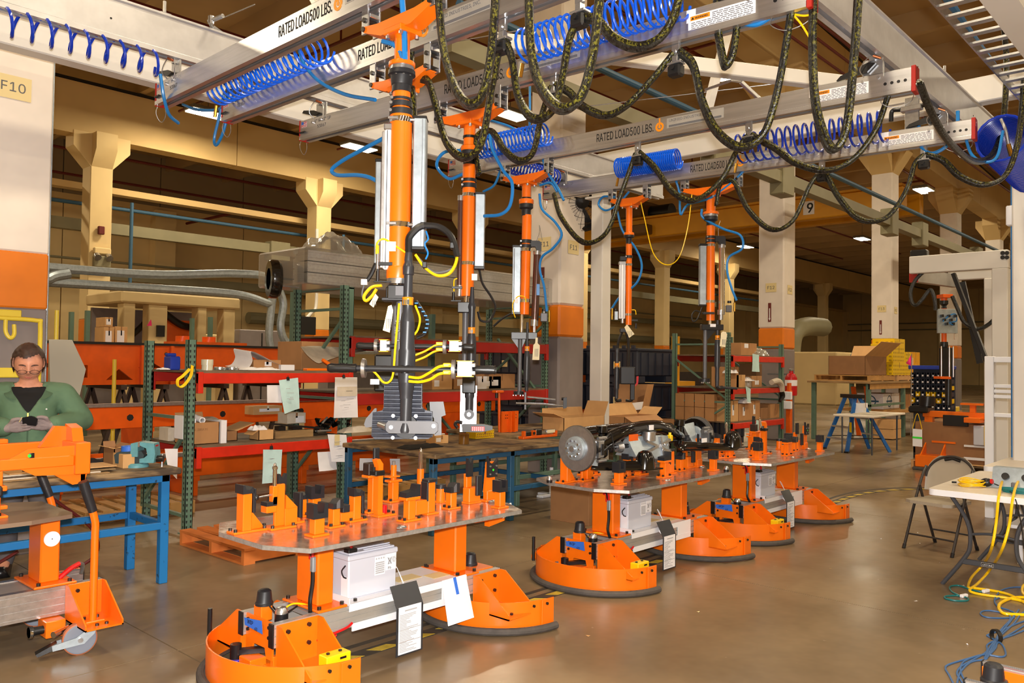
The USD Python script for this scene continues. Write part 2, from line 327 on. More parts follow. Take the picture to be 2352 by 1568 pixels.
# F-row columns: white, orange band, grey foot, sign plates
Z1, Z2, CS = 2.02, 2.48, 0.6
def fcolumn(i, x, lab, sign):
    t = thing('building_column', lab, 'column', (x, FYS[i], 0), 0, None)
    part(t, 'foot_band', G().box(0, CS, 0, CS, 0, Z1, .03), COLG); part(t, 'orange_band', G().box(0, CS, 0, CS, Z1, Z2, .03), COLO)
    part(t, 'shaft', G().box(0, CS, 0, CS, Z2, 7.6, .03), COLW)
    part(t, 'capital', G().prism([(-.0, 7.4), (CS, 7.4), (CS+.55, 8.0), (CS+.55, 8.3), (-.55, 8.3), (-.55, 8.0)], 0, CS, 'y').prism([(0, 7.4), (CS, 7.4), (CS+.4, 8.0), (CS+.4, 8.3), (-.4, 8.3), (-.4, 8.0)], .02, CS-.02, 'x'), BEAMC)
    if sign:
        T = np.array([[0, 0, -1, -.004], [-1, 0, 0, .0], [0, 1, 0, 0], [0, 0, 0, 1.]])       # local x -> -Y, y -> up, z -> -X
        for s, (zz, yy, T2) in enumerate(((3.28, .42, T), (3.24, .16, np.array([[1, 0, 0, 0], [0, 0, -1, -.004], [0, 1, 0, 0], [0, 0, 0, 1.]])))):
            P = T2.copy(); P[2, 3] = zz; P[1 if s == 0 else 0, 3] = yy if s == 0 else .18
            q = part(t, 'sign_plate', G().box(0, .25, 0, .2, 0, .003, T=P), SIGNC); P2 = P.copy(); P2[:3, 3] += P[:3, :3]@np.array([.035, .065, .003])
            part(q, 'lettering', G().text(sign, .07, P2, .002), PRINT)
        P = T.copy(); P[2, 3] = 2.62; P[1, 3] = .36
        q = part(t, 'extinguisher_sign', G().box(0, .07, 0, .42, 0, .003, T=P), PIPED)
        for g_ in range(1): part(q, 'arrow', G().prism([(.012, .08), (.035, .02), (.058, .08), (.045, .08), (.045, .3), (.025, .3), (.025, .08)], .003, .005, T=P), PAPER)
    return t
names = ['F10', 'F11', 'F12', 'F13', 'F14', 'F15', 'F16', 'F17']
for i, x in enumerate(FX[1:], 1):
    fcolumn(i, x, ('white column %s with orange band and grey foot' % names[i]) + [' in the middle of the photo', ' behind the tall red rack', ' behind the yellow boxes', ' beside the hanging grey panel', ' far back on the right', ' near the end wall', ' by the end wall'][i-1], names[i] if i < 4 else None)
# F10, the near column on the left
t = thing('building_column', 'large white column F10 with orange band behind the man in green', 'column', (FX[0], FY, 0))
part(t, 'foot_band', G().box(0, CS, 0, CS, 0, Z1, .012), COLG); part(t, 'orange_band', G().box(0, CS, 0, CS, Z1, Z2, .012), COLO); part(t, 'shaft', G().box(0, CS, 0, CS, Z2, 4.35, .012), COLW); part(t, 'upper_shaft', G().box(0, CS, 0, CS, 4.35, 8.3, .012), BEAMC)
P = np.array([[1, 0, 0, .1], [0, 0, -1, -.004], [0, 1, 0, 3.72], [0, 0, 0, 1.]])
q = part(t, 'sign_plate', G().box(0, .33, 0, .19, 0, .004, T=P), SIGNC); P2 = P.copy(); P2[:3, 3] += P[:3, :3]@np.array([.10, .06, .004]); part(q, 'lettering', G().text('F10', .075, P2, .002), PRINT)
part(t, 'conduit', G().tube([(CS+.02, .08, 0), (CS+.02, .08, 2.3), (CS+.02, .08, 5.6)], .012), GALV)
# guard rail hook on F10
t = thing('wall_bracket', 'yellow bent tube rail bolted to the grey foot of column F10', 'rail', (0, 0, 0))
part(t, 'mounting_bar', G().box(1.9, 2.2, FY-.03, FY, 1.93, 2.0, .006), YPIPE)
part(t, 'bent_tube', G().tube([(2.02, FY-.05, 1.93), (2.3, FY-.06, 1.92), (2.33, FY-.06, 1.88), (2.33, FY-.06, 1.5), (2.33, FY-.05, 1.2)], .018, 10), YPIPE)
part(t, 'hook', G().tube([(2.08, FY-.05, 1.93), (2.08, FY-.06, 1.82), (2.11, FY-.07, 1.77), (2.14, FY-.06, 1.8), (2.14, FY-.05, 1.88)], .016, 8), YPIPE)
part(t, 'lower_bar', G().box(1.8, 2.25, FY-.03, FY, 1.45, 1.53, .006), YPIPE)
# G-row columns and girders
for i, x in enumerate(GXS):
    t = thing('building_column', 'cream column of the far row, %s' % ['behind the near white column', 'left of the blue riser pipe', 'carrying the black monitor', 'seen behind the orange manipulators', 'behind column F11', 'under the yellow crane', 'beyond the yellow crane', 'far in the back', 'last one towards the end wall'][i], 'column', (x, GY, 0))
    part(t, 'foot_band', G().box(0, .65, 0, .65, 0, Z1, .02), COLG); part(t, 'orange_band', G().box(0, .65, 0, .65, Z1, Z2+.3, .02), COLO); part(t, 'shaft', G().box(0, .65, 0, .65, Z2+.3, 7.8, .02), CREAM)
    part(t, 'capital', G().prism([(0, 7.4), (.65, 7.4), (1.15, 7.95), (1.15, 8.4), (-.5, 8.4), (-.5, 7.95)], -.0, .65, 'y').prism([(-.35, 7.9), (0, 7.4), (.65, 7.4), (1.0, 7.9), (1.0, 8.4), (-.35, 8.4)], .02, .63, 'x'), CREAM)
def girder(name, y, label, segs, z0=8.3, z1=9.85, w=.6, rz=0):
    t = setting(name); R = TR(0, y, 0, rz); y = 0
    for a, b in segs: part(t, 'girder_length', G().box(a+.015, b-.015, y, y+w, z0, z1, T=R), BEAMC, False)
    part(t, 'top_strip', G().box(segs[0][0], segs[-1][1], y+.02, y+w-.02, z1, z1+.11, T=R), DARK, False)
girder('trim_1', GY+.02, '', [(-10+k*8.05, -10+(k+1)*8.05) for k in range(13)])
girder('trim_2', FY-.034*9.15, '', [(5.1+k*8.02, 5.1+(k+1)*8.02) for k in range(11)], rz=.034)
girder('trim_3', -11.2, '', [(-10+k*8.05, -10+(k+1)*8.05) for k in range(13)])
# lamps
def lamp(name, P, label, w=.62, l=1.25, light=True, group=None):
    t = thing('high_bay_lamp', label, 'lamp', P, 0, group)
    part(t, 'housing', G().box(-l/2, l/2, -w/2, w/2, .02, .14, .02), LAMPM); part(t, 'lens', G().box(-l/2+.03, l/2-.03, -w/2+.03, w/2-.03, -.02, .02, .01), LENS)
    part(t, 'hanger', G().cyl((0, 0, .14), (0, 0, 10.56-P[2]), .012, 6), LAMPM)
    if light:
        L = UsdLux.RectLight.Define(stage, str(t.GetPath())+'/glow'); L.AddTranslateOp().Set((0, 0, -.05)); L.CreateWidthAttr(l); L.CreateHeightAttr(w); L.CreateIntensityAttr(LAMP_I*10); L.CreateColorAttr(LAMP_C)
seen = [((478, 262), 'left, under the first blue coil'), ((825, 340), 'above the blue hose loop'), ((1172, 265), 'between the hanging black cables'), ((1652, 167), 'upper right, behind the hanging black cables'), ((1465, 500), 'behind the fourth orange manipulator'), ((2123, 438), 'above the yellow crane end'), ((1980, 549), 'between columns F12 and F13'), ((1712, 567), 'left of column F12')]
for (px, py), s in seen:
    P = at_z(px, py, 9.1); lamp('lamp', P, 'lit high bay ceiling lamp, ' + s)
k = 0
for x in (-4, 5, 14, 26, 42, 56, 70, 84):
    for y in (-15, -6, 2.6, 16.5, 31):
        if (y == 16.5 and x in (14,)) or (y == 31 and x in (5,)) : pass
        pr = np.array([x, y, 9.1])-CAM; d = pr@CF; u, v = (W/2+F*(pr@CR)/d, H/2-F*(pr@CU)/d) if d > .1 else (-9, -9)
        if d > .1 and 0 < u < W and 0 < v < H: continue           # only lamps the photograph does not show
        lamp('lamp', (x, y, 9.1), 'lit high bay ceiling lamp outside the photo', light=True, group='high bay lamps outside the photo')
# pipes and ducts (each run a thing)
def run(name, pts, r, m, label, cat='pipe', sm=0, n=10, group=None): return one(name, G().tube(pts, r, n, sm), m, label, cat, group)
for k, (y, z) in enumerate(((10.6, 9.55), (14.4, 9.6), (18.6, 9.6), (22.6, 9.55))):
    run('sprinkler_pipe', [(-10, y, z), (60, y, z)], .045, PIPED, 'dark red sprinkler pipe under the roof, number %s from the near columns' % ('one', 'two', 'three', 'four')[k])
for k, x in enumerate((11.7, 17.7, 28.4, 36.4)):
    t = thing('sprinkler_branch', 'dark red branch pipe crossing under the roof %s' % ['over the first lamp', 'behind the hanging tubes', 'in the middle bay', 'far back'][k], 'pipe')
    part(t, 'branch_pipe', G().tube([(x, 9, 9.44), (x, 25.2, 9.44)], .04, 8, 0), PIPED)
    for y in (12, 16.6, 20.5): part(t, 'drop', G().cyl((x, y, 9.44), (x, y, 10.54), .025, 6), PIPED)
for k, y in enumerate((29.0, 33.0)): run('sprinkler_pipe', [(-10, y, 8.5), (60, y, 8.5)], .05, PIPED, 'dark red sprinkler pipe beyond the far columns, %s' % ('nearer', 'farther')[k])
run('sprinkler_pipe', [(-6, 30.5, 7.7), (17, 30.5, 7.7), (17, 35.6, 7.7)], .06, PIPED, 'dark red main pipe turning towards the far wall')
for k, y in enumerate((6.9, 6.7, 6.5)): run('ceiling_pipe', [(10, y, 8.2+.15*k), (60, y, 8.2+.15*k)], .03, PIPED, 'thin dark red pipe running along the F girder, %s of three' % ('inner', 'middle', 'outer')[k])
t = thing('busway', 'grey green square busway with boxes hung along the F columns', 'duct'); part(t, 'trunking', G().box(6.4, 60, 6.9, 7.12, 5.22, 5.44), DUCT)
for x in (12.5, 15.2, 21.5, 24, 30, 36): part(t, 'tap_box', G().box(x, x+.5, 6.86, 7.16, 5.0, 5.66, .02), DUCT)
run('air_pipe', [(6.4, 6.8, 5.75), (60, 6.8, 5.75)], .05, PIPEB, 'slate blue air pipe above the grey green busway')
t = thing('busway', 'grey green busway along the far wall, upper', 'duct'); part(t, 'trunking', G().box(-8, 62, 27.2, 27.5, 5.6, 5.95), DUCT)
for x in (16.2, 24, 32): part(t, 'tap_box', G().box(x, x+.8, 27.1, 27.6, 5.35, 6.05, .02), DUCT)
run('air_pipe', [(-8, 27.3, 6.45), (62, 27.3, 6.45)], .06, PIPEB, 'slate blue air pipe above the far busway')
t = thing('busway', 'grey green busway along the far wall, lower', 'duct'); part(t, 'trunking', G().box(-8, 62, 35.0, 35.3, 4.85, 5.2), DUCT)
for x in (23, 35): part(t, 'tap_box', G().box(x, x+.9, 34.9, 35.4, 4.7, 5.3, .02), DUCT)
run('air_pipe', [(-8, 35.2, 5.6), (62, 35.2, 5.6)], .05, DUCT, 'thin pipe above the lower far busway')
run('riser_pipe', [(10.6, 25.9, 1.0), (10.6, 25.9, 6.45)], .055, PIPEB, 'slate blue vertical riser pipe on the second far column')
run('riser_pipe', [(18.55, 25.9, 1.0), (18.55, 25.9, 6.45)], .055, PIPEB, 'slate blue vertical riser pipe behind the monitor column')
run('wall_pipe', [(20, 35.4, 3.6), (62, 35.4, 3.6)], .28, DUCT, 'wide pale duct low on the far wall')
# yellow bridge crane between F and G rows
t = thing('bridge_crane', 'yellow overhead bridge crane spanning the far bay', 'crane', (29.6, 0, 0))
part(t, 'bridge_girder', G().box(0, .45, 9.1, 25.6, 7.1, 7.9, .03), YCRANE); part(t, 'girder_flange', G().box(-.12, .57, 9.1, 25.6, 7.9, 7.98), YCRANE)
part(t, 'rear_girder', G().box(1.9, 2.3, 9.1, 25.6, 7.2, 7.95, .03), YCRANE)
part(t, 'trolley', G().box(-.3, 2.4, 19.6, 21.6, 7.98, 8.7, .05).box(-.5, .2, 19.2, 21.9, 7.2, 7.6, .03), M('crane_brown', (110, 78, 30), .5)); part(t, 'hoist_drum', G().cyl((.6, 18.6, 8.2), (.6, 20.4, 8.2), .35, 16), BLACK)
P = np.array([[0, 0, -1, -.01], [-1, 0, 0, 12.6], [0, 1, 0, 7.27], [0, 0, 0, 1.]])
q = part(t, 'number_plate', G().box(0, .42, 0, .5, 0, .01, T=P), PAPER); P2 = P.copy(); P2[:3, 3] += P[:3, :3]@np.array([.1, .08, .01]); part(q, 'numeral', G().text('9', .34, P2, .004, True), INK)
P = P.copy(); P[1, 3] = 14.0; part(t, 'painted_letter', G().text('P', .42, P, .004, True), M('crane_shadow_letter', (120, 84, 20), .5))  # faded letter, a darker tone of the girder yellow
one('crane_runway', G().box(-8, 62, 27.0, 27.4, 6.85, 7.05), BEAMC, 'cream runway rail of the overhead crane along the far columns', 'rail')
# ---------------------------------------------------------------- crane: white steel, runways, bridges
ZB = 3.585
t = thing('crane_post', 'white square steel post in the middle behind the axle carts', 'post', (8.95, 6.62, 0))
part(t, 'tube', G().box(-.1, .1, -.1, .1, .012, 4.22, .012), WSTEEL); part(t, 'base_plate', G().box(-.2, .2, -.2, .2, 0, .012), WSTEEL); part(t, 'cap_plate', G().box(-.16, .16, -.16, .16, 3.86, 3.885), WSTEEL)
def ibeam(g, x0, x1, y0, y1, z0, z1, along, w=.16, tk=.014):
    if along == 'y':
        g.box(x0-w/2, x0+w/2, y0, y1, z0, z0+tk).box(x0-w/2, x0+w/2, y0, y1, z1-tk, z1).box(x0-.008, x0+.008, y0, y1, z0+tk, z1-tk)
    else:
        g.box(x0, x1, y0-w/2, y0+w/2, z0, z0+tk).box(x0, x1, y0-w/2, y0+w/2, z1-tk, z1).box(x0, x1, y0-.008, y0+.008, z0+tk, z1-tk)
    return g
t = thing('crane_header', 'white steel cross beam over the far ends of the aluminium rails', 'beam'); part(t, 'beam', G().box(8.87, 9.03, -1.5, 6.72, 4.222, 4.47, .01), WSTEEL); part(t, 'marking', G().text('06', .06, np.array([[0, 0, -1, 8.868], [-1, 0, 0, 6.55], [0, 1, 0, 4.31], [0, 0, 0, 1.]]), .002), PRINT)
one('crane_header', G().box(-3, 8.84, 6.74, 6.9, 3.9, 4.2, .01), WSTEEL, 'long white steel beam behind the left aluminium rail', 'beam')
one('crane_header', ibeam(G(), .2, 13, 1.18, 0, 3.88, 4.2, 'x', .18), WSTEEL, 'white steel beam at the top right corner beside the cable tray', 'beam')
t = thing('cable_tray', 'grey perforated cable tray along the top right white beam', 'cable tray')
part(t, 'side_rail', G().box(.5, 12, 1.28, 1.29, 3.92, 4.0), STEEL); part(t, 'side_rail', G().box(.5, 12, 1.52, 1.53, 3.92, 4.0), STEEL)
for k in range(44): part(t, 'rung', G().box(2.0+k*.2, 2.06+k*.2, 1.29, 1.52, 3.92, 3.935), STEEL)
one('brace_beam', G().bar(at_z(1130, 95, 4.3)+0, at_z(1935, 192, 4.3), .11, .13, c=.008), WSTEEL, 'long white diagonal roof brace above the bridges', 'beam')
one('brace_beam', G().bar((6.9, 3.9, 3.95), (7.4, 3.75, 5.6), .07, .07), WSTEEL, 'steep white brace crossing the long diagonal brace', 'beam')
def runway(y, x0, x1, lab):
    t = thing('runway_rail', lab, 'crane rail', (x0, y, 3.9)); L = x1-x0
    pr = [(-.055, 0), (-.018, 0), (-.018, .02), (-.03, .02), (-.03, .05), (.03, .05), (.03, .02), (.018, .02), (.018, 0), (.055, 0), (.055, .035), (.04, .045), (.04, .285), (.055, .295), (.055, .31), (-.055, .31), (-.055, .295), (-.04, .285), (-.04, .045), (-.055, .035)]
    part(t, 'rail', G().prism(pr, 0, L, 'x'), ALUR, False)
    for k, xx in enumerate(np.arange(.8, L, 2.2)): part(t, 'hanger', G().box(xx-.04, xx+.04, -.03, .03, .31, .325 if k % 2 else .325).cyl((xx, 0, .31), (xx, 0, .42), .012, 6), STEEL)
    for k in range(5): part(t, 'holes', G().cyl((1.4+k*1.7, -.0402, .15), (1.4+k*1.7, -.0415, .15), .008, 8), DARK)
    return t
runway(6.1, -2.5, 9.6, 'left aluminium runway rail under the long white beam'); runway(2.08, .5, 11.5, 'right aluminium runway rail running to the upper right')
t = thing('festoon_coil', 'deep blue coil of air tube hung under the left runway rail', 'hose')
def helix(p, q, r, turns, n=14, up=(0, 0, 1), flat=1.0):
    T = frame(np.asarray(p, float), np.asarray(q, float)-p, up); L = np.linalg.norm(np.asarray(q)-p); a = np.linspace(0, turns*2*np.pi, int(turns*n)+1)
    v = np.stack([r*np.cos(a), flat*r*np.sin(a), L*a/a[-1]], -1); return v@T[:3, :3].T+T[:3, 3]
part(t, 'coil', G().tube(helix((1.0, 6.1, 3.83), (2.68, 6.1, 3.83), .09, 14), .011, 6, 0), COILD)
part(t, 'lead', G().tube([(2.68, 6.1, 3.76), (2.72, 6.12, 3.6), (2.8, 6.2, 3.5), (2.92, 6.3, 3.48)], .013), HOSE)
one('festoon_coil', G().tube(helix((6.2, 6.1, 3.8), (7.35, 6.1, 3.8), .09, 22, 12), .011, 5, 0), COILD, 'deep blue compact coil under the left runway rail near the white post', 'hose')
one('festoon_coil', G().tube(helix((8.0, 1.66, 3.62), (9.0, 1.6, 3.5), .20, 40, 18), .013, 6, 0), COILD, 'large deep blue coil at the right edge below the white beam', 'hose')
t = thing('air_fitting', 'brass and grey fitting on the large right blue coil', 'fitting'); part(t, 'ferrule', G().tube([(8.0, 1.66, 3.78), (7.95, 1.62, 3.68), (7.97, 1.6, 3.55)], .014), STEEL); part(t, 'nut', G().cyl((7.97, 1.6, 3.55), (8.0, 1.58, 3.44), .018, 8), BRASS)
def bmat(a=0.0): return np.array([[0, 0, -1, 0], [-1, 0, 0, 0], [0, 1, 0, 0], [0, 0, 0, 1.]])
BR = {}
def warn(t, s, w=.42, h=.085):         # warning sticker: orange panel with triangle and rows of print
    P = bmat(); P[:3, 3] = (-.0465, -s, .045)
    q = part(t, 'warning_label', G().box(0, w, 0, h, 0, .001, T=P), PAPER)
    part(q, 'orange_panel', G().box(.015, .14, h-.032, h-.006, .001, .002, T=P), ORING)
    P2 = P.copy(); P2[:3, 3] += P[:3, :3]@np.array([.045, h-.026, .002]); part(q, 'warning_word', G().text('WARNING', .012, P2, .001, True).prism([(-.024, 0), (-.006, 0), (-.015, .016)], 0, .001, T=P2), INK)
    gg = G()
    for k in range(7):
        y = h-.012-k*.011; x = .155 if k < 3 else .02
        while x < w-.02:
            e = min(w-.015, x+rng.uniform(.012, .04)); gg.box(x, e, y-.004, y, .001, .0016, T=P); x = e+.007
    part(q, 'small_print', gg, PRINT)
def bridge(name, xl, xr, lab, text=None, right=True, sticker=None, yl=6.33, yr=1.83):
    L = math.hypot(xr-xl, yl-yr); a = math.asin((xr-xl)/L)
    t = thing('bridge_rail', lab, 'crane rail', (xl, yl, ZB), a); BR[name] = (t, (xl, yl), (xr, yr), L)
    pr = [(-.056, 0), (-.018, 0), (-.018, .012), (-.04, .012), (-.04, .03), (.04, .03), (.04, .012), (.018, .012), (.018, 0), (.056, 0), (.056, .03), (.046, .036), (.046, .168), (.04, .174), (-.04, .174), (-.046, .168), (-.046, .036), (-.056, .03)]
    part(t, 'rail', G().prism(pr, -L, 0, 'y'), ALU, False)
    part(t, 'end_cap', G().box(-.052, .052, 0, .012, -.004, .176, .003), RACKD)
    P = bmat(); P[:3, 3] = (-.0465, -.02, .105)
    fg = part(t, 'flag_sticker', G().box(0, .075, 0, .05, 0, .001, T=P), PAPER); part(fg, 'stripes', G().box(.03, .075, .03, .034, .001, .0018, T=P).box(.03, .075, .038, .042, .001, .0018, T=P).box(0, .075, .004, .008, .001, .0018, T=P).box(0, .075, .012, .016, .001, .0018, T=P).box(0, .075, .02, .024, .001, .0018, T=P).box(.03, .075, .046, .05, .001, .0018, T=P), RED); part(fg, 'canton', G().box(0, .03, .026, .05, .001, .0019, T=P), TAPEB)
    P = bmat(); P[:3, 3] = (-.0465, -.2, .12); part(t, 'stencil', G().text('5" W 12" SP', .028, P, .001), INKG if name == 'B1' else PRINT); P = bmat(); P[:3, 3] = (-.0465, -.24, .07); part(t, 'stencil', G().text('53867', .028, P, .001), PRINT)
    part(t, 'cap_bolts', G().bolts([(-.046, -.018-.02*k, .06) for k in range(4)], (-1, 0, 0), .007, .02), BLACK)
    part(t, 'safety_loop', G().tube([(-.03, .006, 0), (-.04, .01, -.05), (-.02, .01, -.1), (.01, .01, -.115), (.035, .01, -.06), (.03, .006, 0)], .003, 5), STEEL)
    if right:
        part(t, 'end_cap', G().box(-.054, .054, -L-.03, -L, -.006, .18, .003), RACKD)
        part(t, 'cap_holes', G().bolts([(-.0462, -L+.04+.045*k, .085) for k in range(4)], (-1, 0, 0), .012, .001), BLACK)
        part(t, 'safety_loop', G().tube([(-.03, -L+.2, 0), (-.04, -L+.2, -.05), (-.02, -L+.12, -.09), (.01, -L+.02, -.06), (.03, -L, 0)], .003, 5), STEEL)
        part(t, 'white_tab', G().box(-.048, -.0465, -L+.66, -L+.72, .09, .168), PAPER)
    for y0, dr in ((-.24, 1), (-(L-.27), -1)):                    # hangers up to the runways
        h = part(t, 'hanger', G().box(-.006, .006, y0-.07, y0+.07, .16, .3, .003).cyl((-.02, y0, .3), (.02, y0, .3), .02, 10).box(-.03, .03, y0-.02, y0+.02, .28, .318), STEEL)
        part(h, 'bumper_arm', G().prism([(y0-.02*dr, .20), (y0+.05*dr, .235), (y0+.20*dr, .26), (y0+.22*dr, .24), (y0+.06*dr, .19)] if dr > 0 else [(y0+.25, .18), (y0+.22, .21), (y0+.02, .27), (y0-.03, .255), (y0+.03, .20)], -.045, -.02, 'x'), BLACK)
        part(h, 'safety_cable', G().tube([(-.04, y0+.05, .16), (-.08, y0+.07, .22), (-.07, y0, .30), (-.05, y0-.08, .26), (-.055, y0-.09, .14)], .004, 5), STEEL); part(h, 'ferrule', G().cyl((-.075, y0-.02, .30), (-.06, y0-.07, .275), .009, 8), COPPER); part(h, 'bolts', G().bolts([(-.046, y0+.06, .13), (-.046, y0-.05, .14)], (-1, 0, 0), .012, .014), STEEL)
    if text:
        s0, s1 = text; P = bmat(); P[:3, 3] = (-.0465, -s0, .062); m = meshkit.text_mesh('RATED LOAD500 LBS.', .072, .0015); w = m.vertices[:, 0].max()
        part(t, 'load_lettering', G().text('RATED LOAD500 LBS.', .072, P, .0015, sx=(s1-s0)/w), INK)
        P = bmat(); P[:3, 3] = (-.0465, -(s1+.06), .09); ring = Point(0, 0).buffer(.04).difference(Point(0, 0).buffer(.022)).difference(sbox(-.008, .0, .008, .05)); q = part(t, 'hook_emblem', G().prism(unary_union([ring, sbox(-.006, -.01, .006, .075), Point(0, -.0).buffer(.011)]), 0, .002, T=P), ORING)
        P = bmat(); P[:3, 3] = (-.0465, -(s1+.13), .065); q = part(t, 'maker_strip', G().box(0, .52, 0, .085, 0, .0012, T=P), ALUX); P2 = P.copy(); P2[:3, 3] += P[:3, :3]@np.array([.02, .052, .0012]); part(q, 'maker_print', G().text('UNIFIED INDUSTRIES, INC.', .022, P2, .001).box(.0, .48, -.045, -.028, 0, .001, T=P2), PRINT)
    if sticker: warn(t, sticker)
    return t
def s_of(name, px, py):        # distance along a bridge of a pixel on it
    _, A, B, L = BR[name]; p = at_line(px, py, A, B); return math.hypot(p[0]-A[0], p[1]-A[1])
DEFS = [('B1', 2.80, 2.76, 'nearest aluminium bridge rail reading RATED LOAD, top left', ((655, 60), (778, 15))), ('B2', 3.35, 3.36, 'second aluminium bridge rail, behind the first blue coil', ((835, 130), (972, 78))), ('B3', 4.09, 4.37, 'third aluminium bridge rail, carrying the long stretched coil at the top', ((1030, 190), (1168, 152))),
        ('B4', 5.90, 6.17, 'fourth aluminium bridge rail with the white warning sticker near its red end', ((1376, 316), (1507, 290))), ('B5', 7.44, 7.78, 'fifth and farthest aluminium bridge rail with the stretched blue coil', ((1590, 385), (1692, 372)))]
for n, xl, xr, lab, tx in DEFS:
    BR[n] = (None, (xl, 6.33), (xr, 1.83), 0)
    bridge(n, xl, xr, lab, (s_of(n, *tx[0]), s_of(n, *tx[1])), True, 4.52-.72)
def bpt(name, s, x, z):        # point beside a bridge
    _, A, B, L = BR[name]; d = np.array([B[0]-A[0], B[1]-A[1]])/math.hypot(B[0]-A[0], B[1]-A[1]); n = np.array([-d[1], d[0]])  # n points to +X
    n = n if n[0] > 0 else -n
    return np.array([A[0]+d[0]*s+n[0]*x, A[1]+d[1]*s+n[1]*x, ZB+z])
def coil(br, p0, p1, r, turns, lab, mat=COIL, tr=.0095, dz=.2):
    a, b = s_of(br, *p0), s_of(br, *p1); t = thing('coil_hose', lab, 'hose')
    part(t, 'coil', G().tube(helix(bpt(br, a, -.14, dz), bpt(br, b, -.14, dz), r, turns, 16), tr, 6, 0), mat)
    e = bpt(br, a, -.14, dz); part(t, 'fitting', G().cyl(e+[0, 0, -r], e+[0, .02, -r-.09], .014, 8), BRASS); return t, a, b
c1, a1, b1 = coil('B2', (535, 195), (778, 105), .105, 20, 'bright blue coiled air tube between the first two bridge rails')
c3, a3, b3 = coil('B3', (1230, 95), (1590, 0), .115, 22, 'long bright blue stretched coil along the third bridge rail')
coil('B4', (1110, 335), (1275, 300), .105, 20, 'blue coil on the fourth bridge rail behind the second manipulator')
coil('B5', (1435, 380), (1572, 365), .105, 30, 'tight blue coil on the fifth bridge rail next to its lettering', COIL)
coil('B5', (1705, 345), (2045, 285), .14, 17, 'widely stretched blue coil at the right end of the fifth bridge rail', COILD, .011)
# hoses and cables, each hanging in the upright plane of its bridge
def pl(br, pts): return [at_line(x, y, BR[br][1], BR[br][2]) for x, y in pts]
def off(pts, d): return [p+np.array(d) for p in pts]
def festoon(br, pts, lab, r=.021, dx=0.0):
    t = thing('festoon_cable', lab, 'cable'); p = off(pl(br, pts), (-.0+dx, 0, 0))
    part(t, 'main_hose', G().tube(p, r, 9), CABLE); part(t, 'side_hose', G().tube(off(p, (-.010, -.014, .006)), r*.72, 8), CABLEO); part(t, 'thin_hose', G().tube(off(p, (.004, .012, -.012)), r*.6, 7), CABLE); return t
def trolley(br, px, py, lab):
    s = s_of(br, px, py); t = thing('cable_trolley', lab, 'cable trolley', bpt(br, s, 0, 0)); z = at_line(px, py, BR[br][1], BR[br][2])[2]-ZB
    part(t, 'shackle', G().box(-.012, .012, -.028, .028, -.07, .015, .004).bolts([(-.012, 0, -.045)], (-1, 0, 0), .009, .008), STEEL); part(t, 'hook_plate', G().box(-.02, .02, -.02, .02, -.11, -.07, .004).box(-.03, .03, -.05, .05, -.125, -.11, .004), STEEL)
    part(t, 'saddle', G().box(-.035, .035, -.045, .045, -.2, -.125, .012).cyl((-.05, 0, -.15), (.05, 0, -.15), .016, 10), BLACK); return t
for br, px, py, s in (('B2', 1155, 75, 'holding cables on the second rail'), ('B2', 1332, 25, 'on the second rail in front of the stretched coil'), ('B3', 1272, 178, 'on the third rail below the stretched coil'), ('B3', 1553, 105, 'on the third rail at the white brace'), ('B4', 1465, 335, 'on the fourth rail above the fourth manipulator'), ('B4', 1720, 292, 'on the fourth rail in the middle'), ('B5', 1888, 372, 'on the fifth rail where two cables part'), ('B5', 2122, 340, 'on the fifth rail near its red end')):
    trolley(br, px, py, 'black cable saddle ' + s)
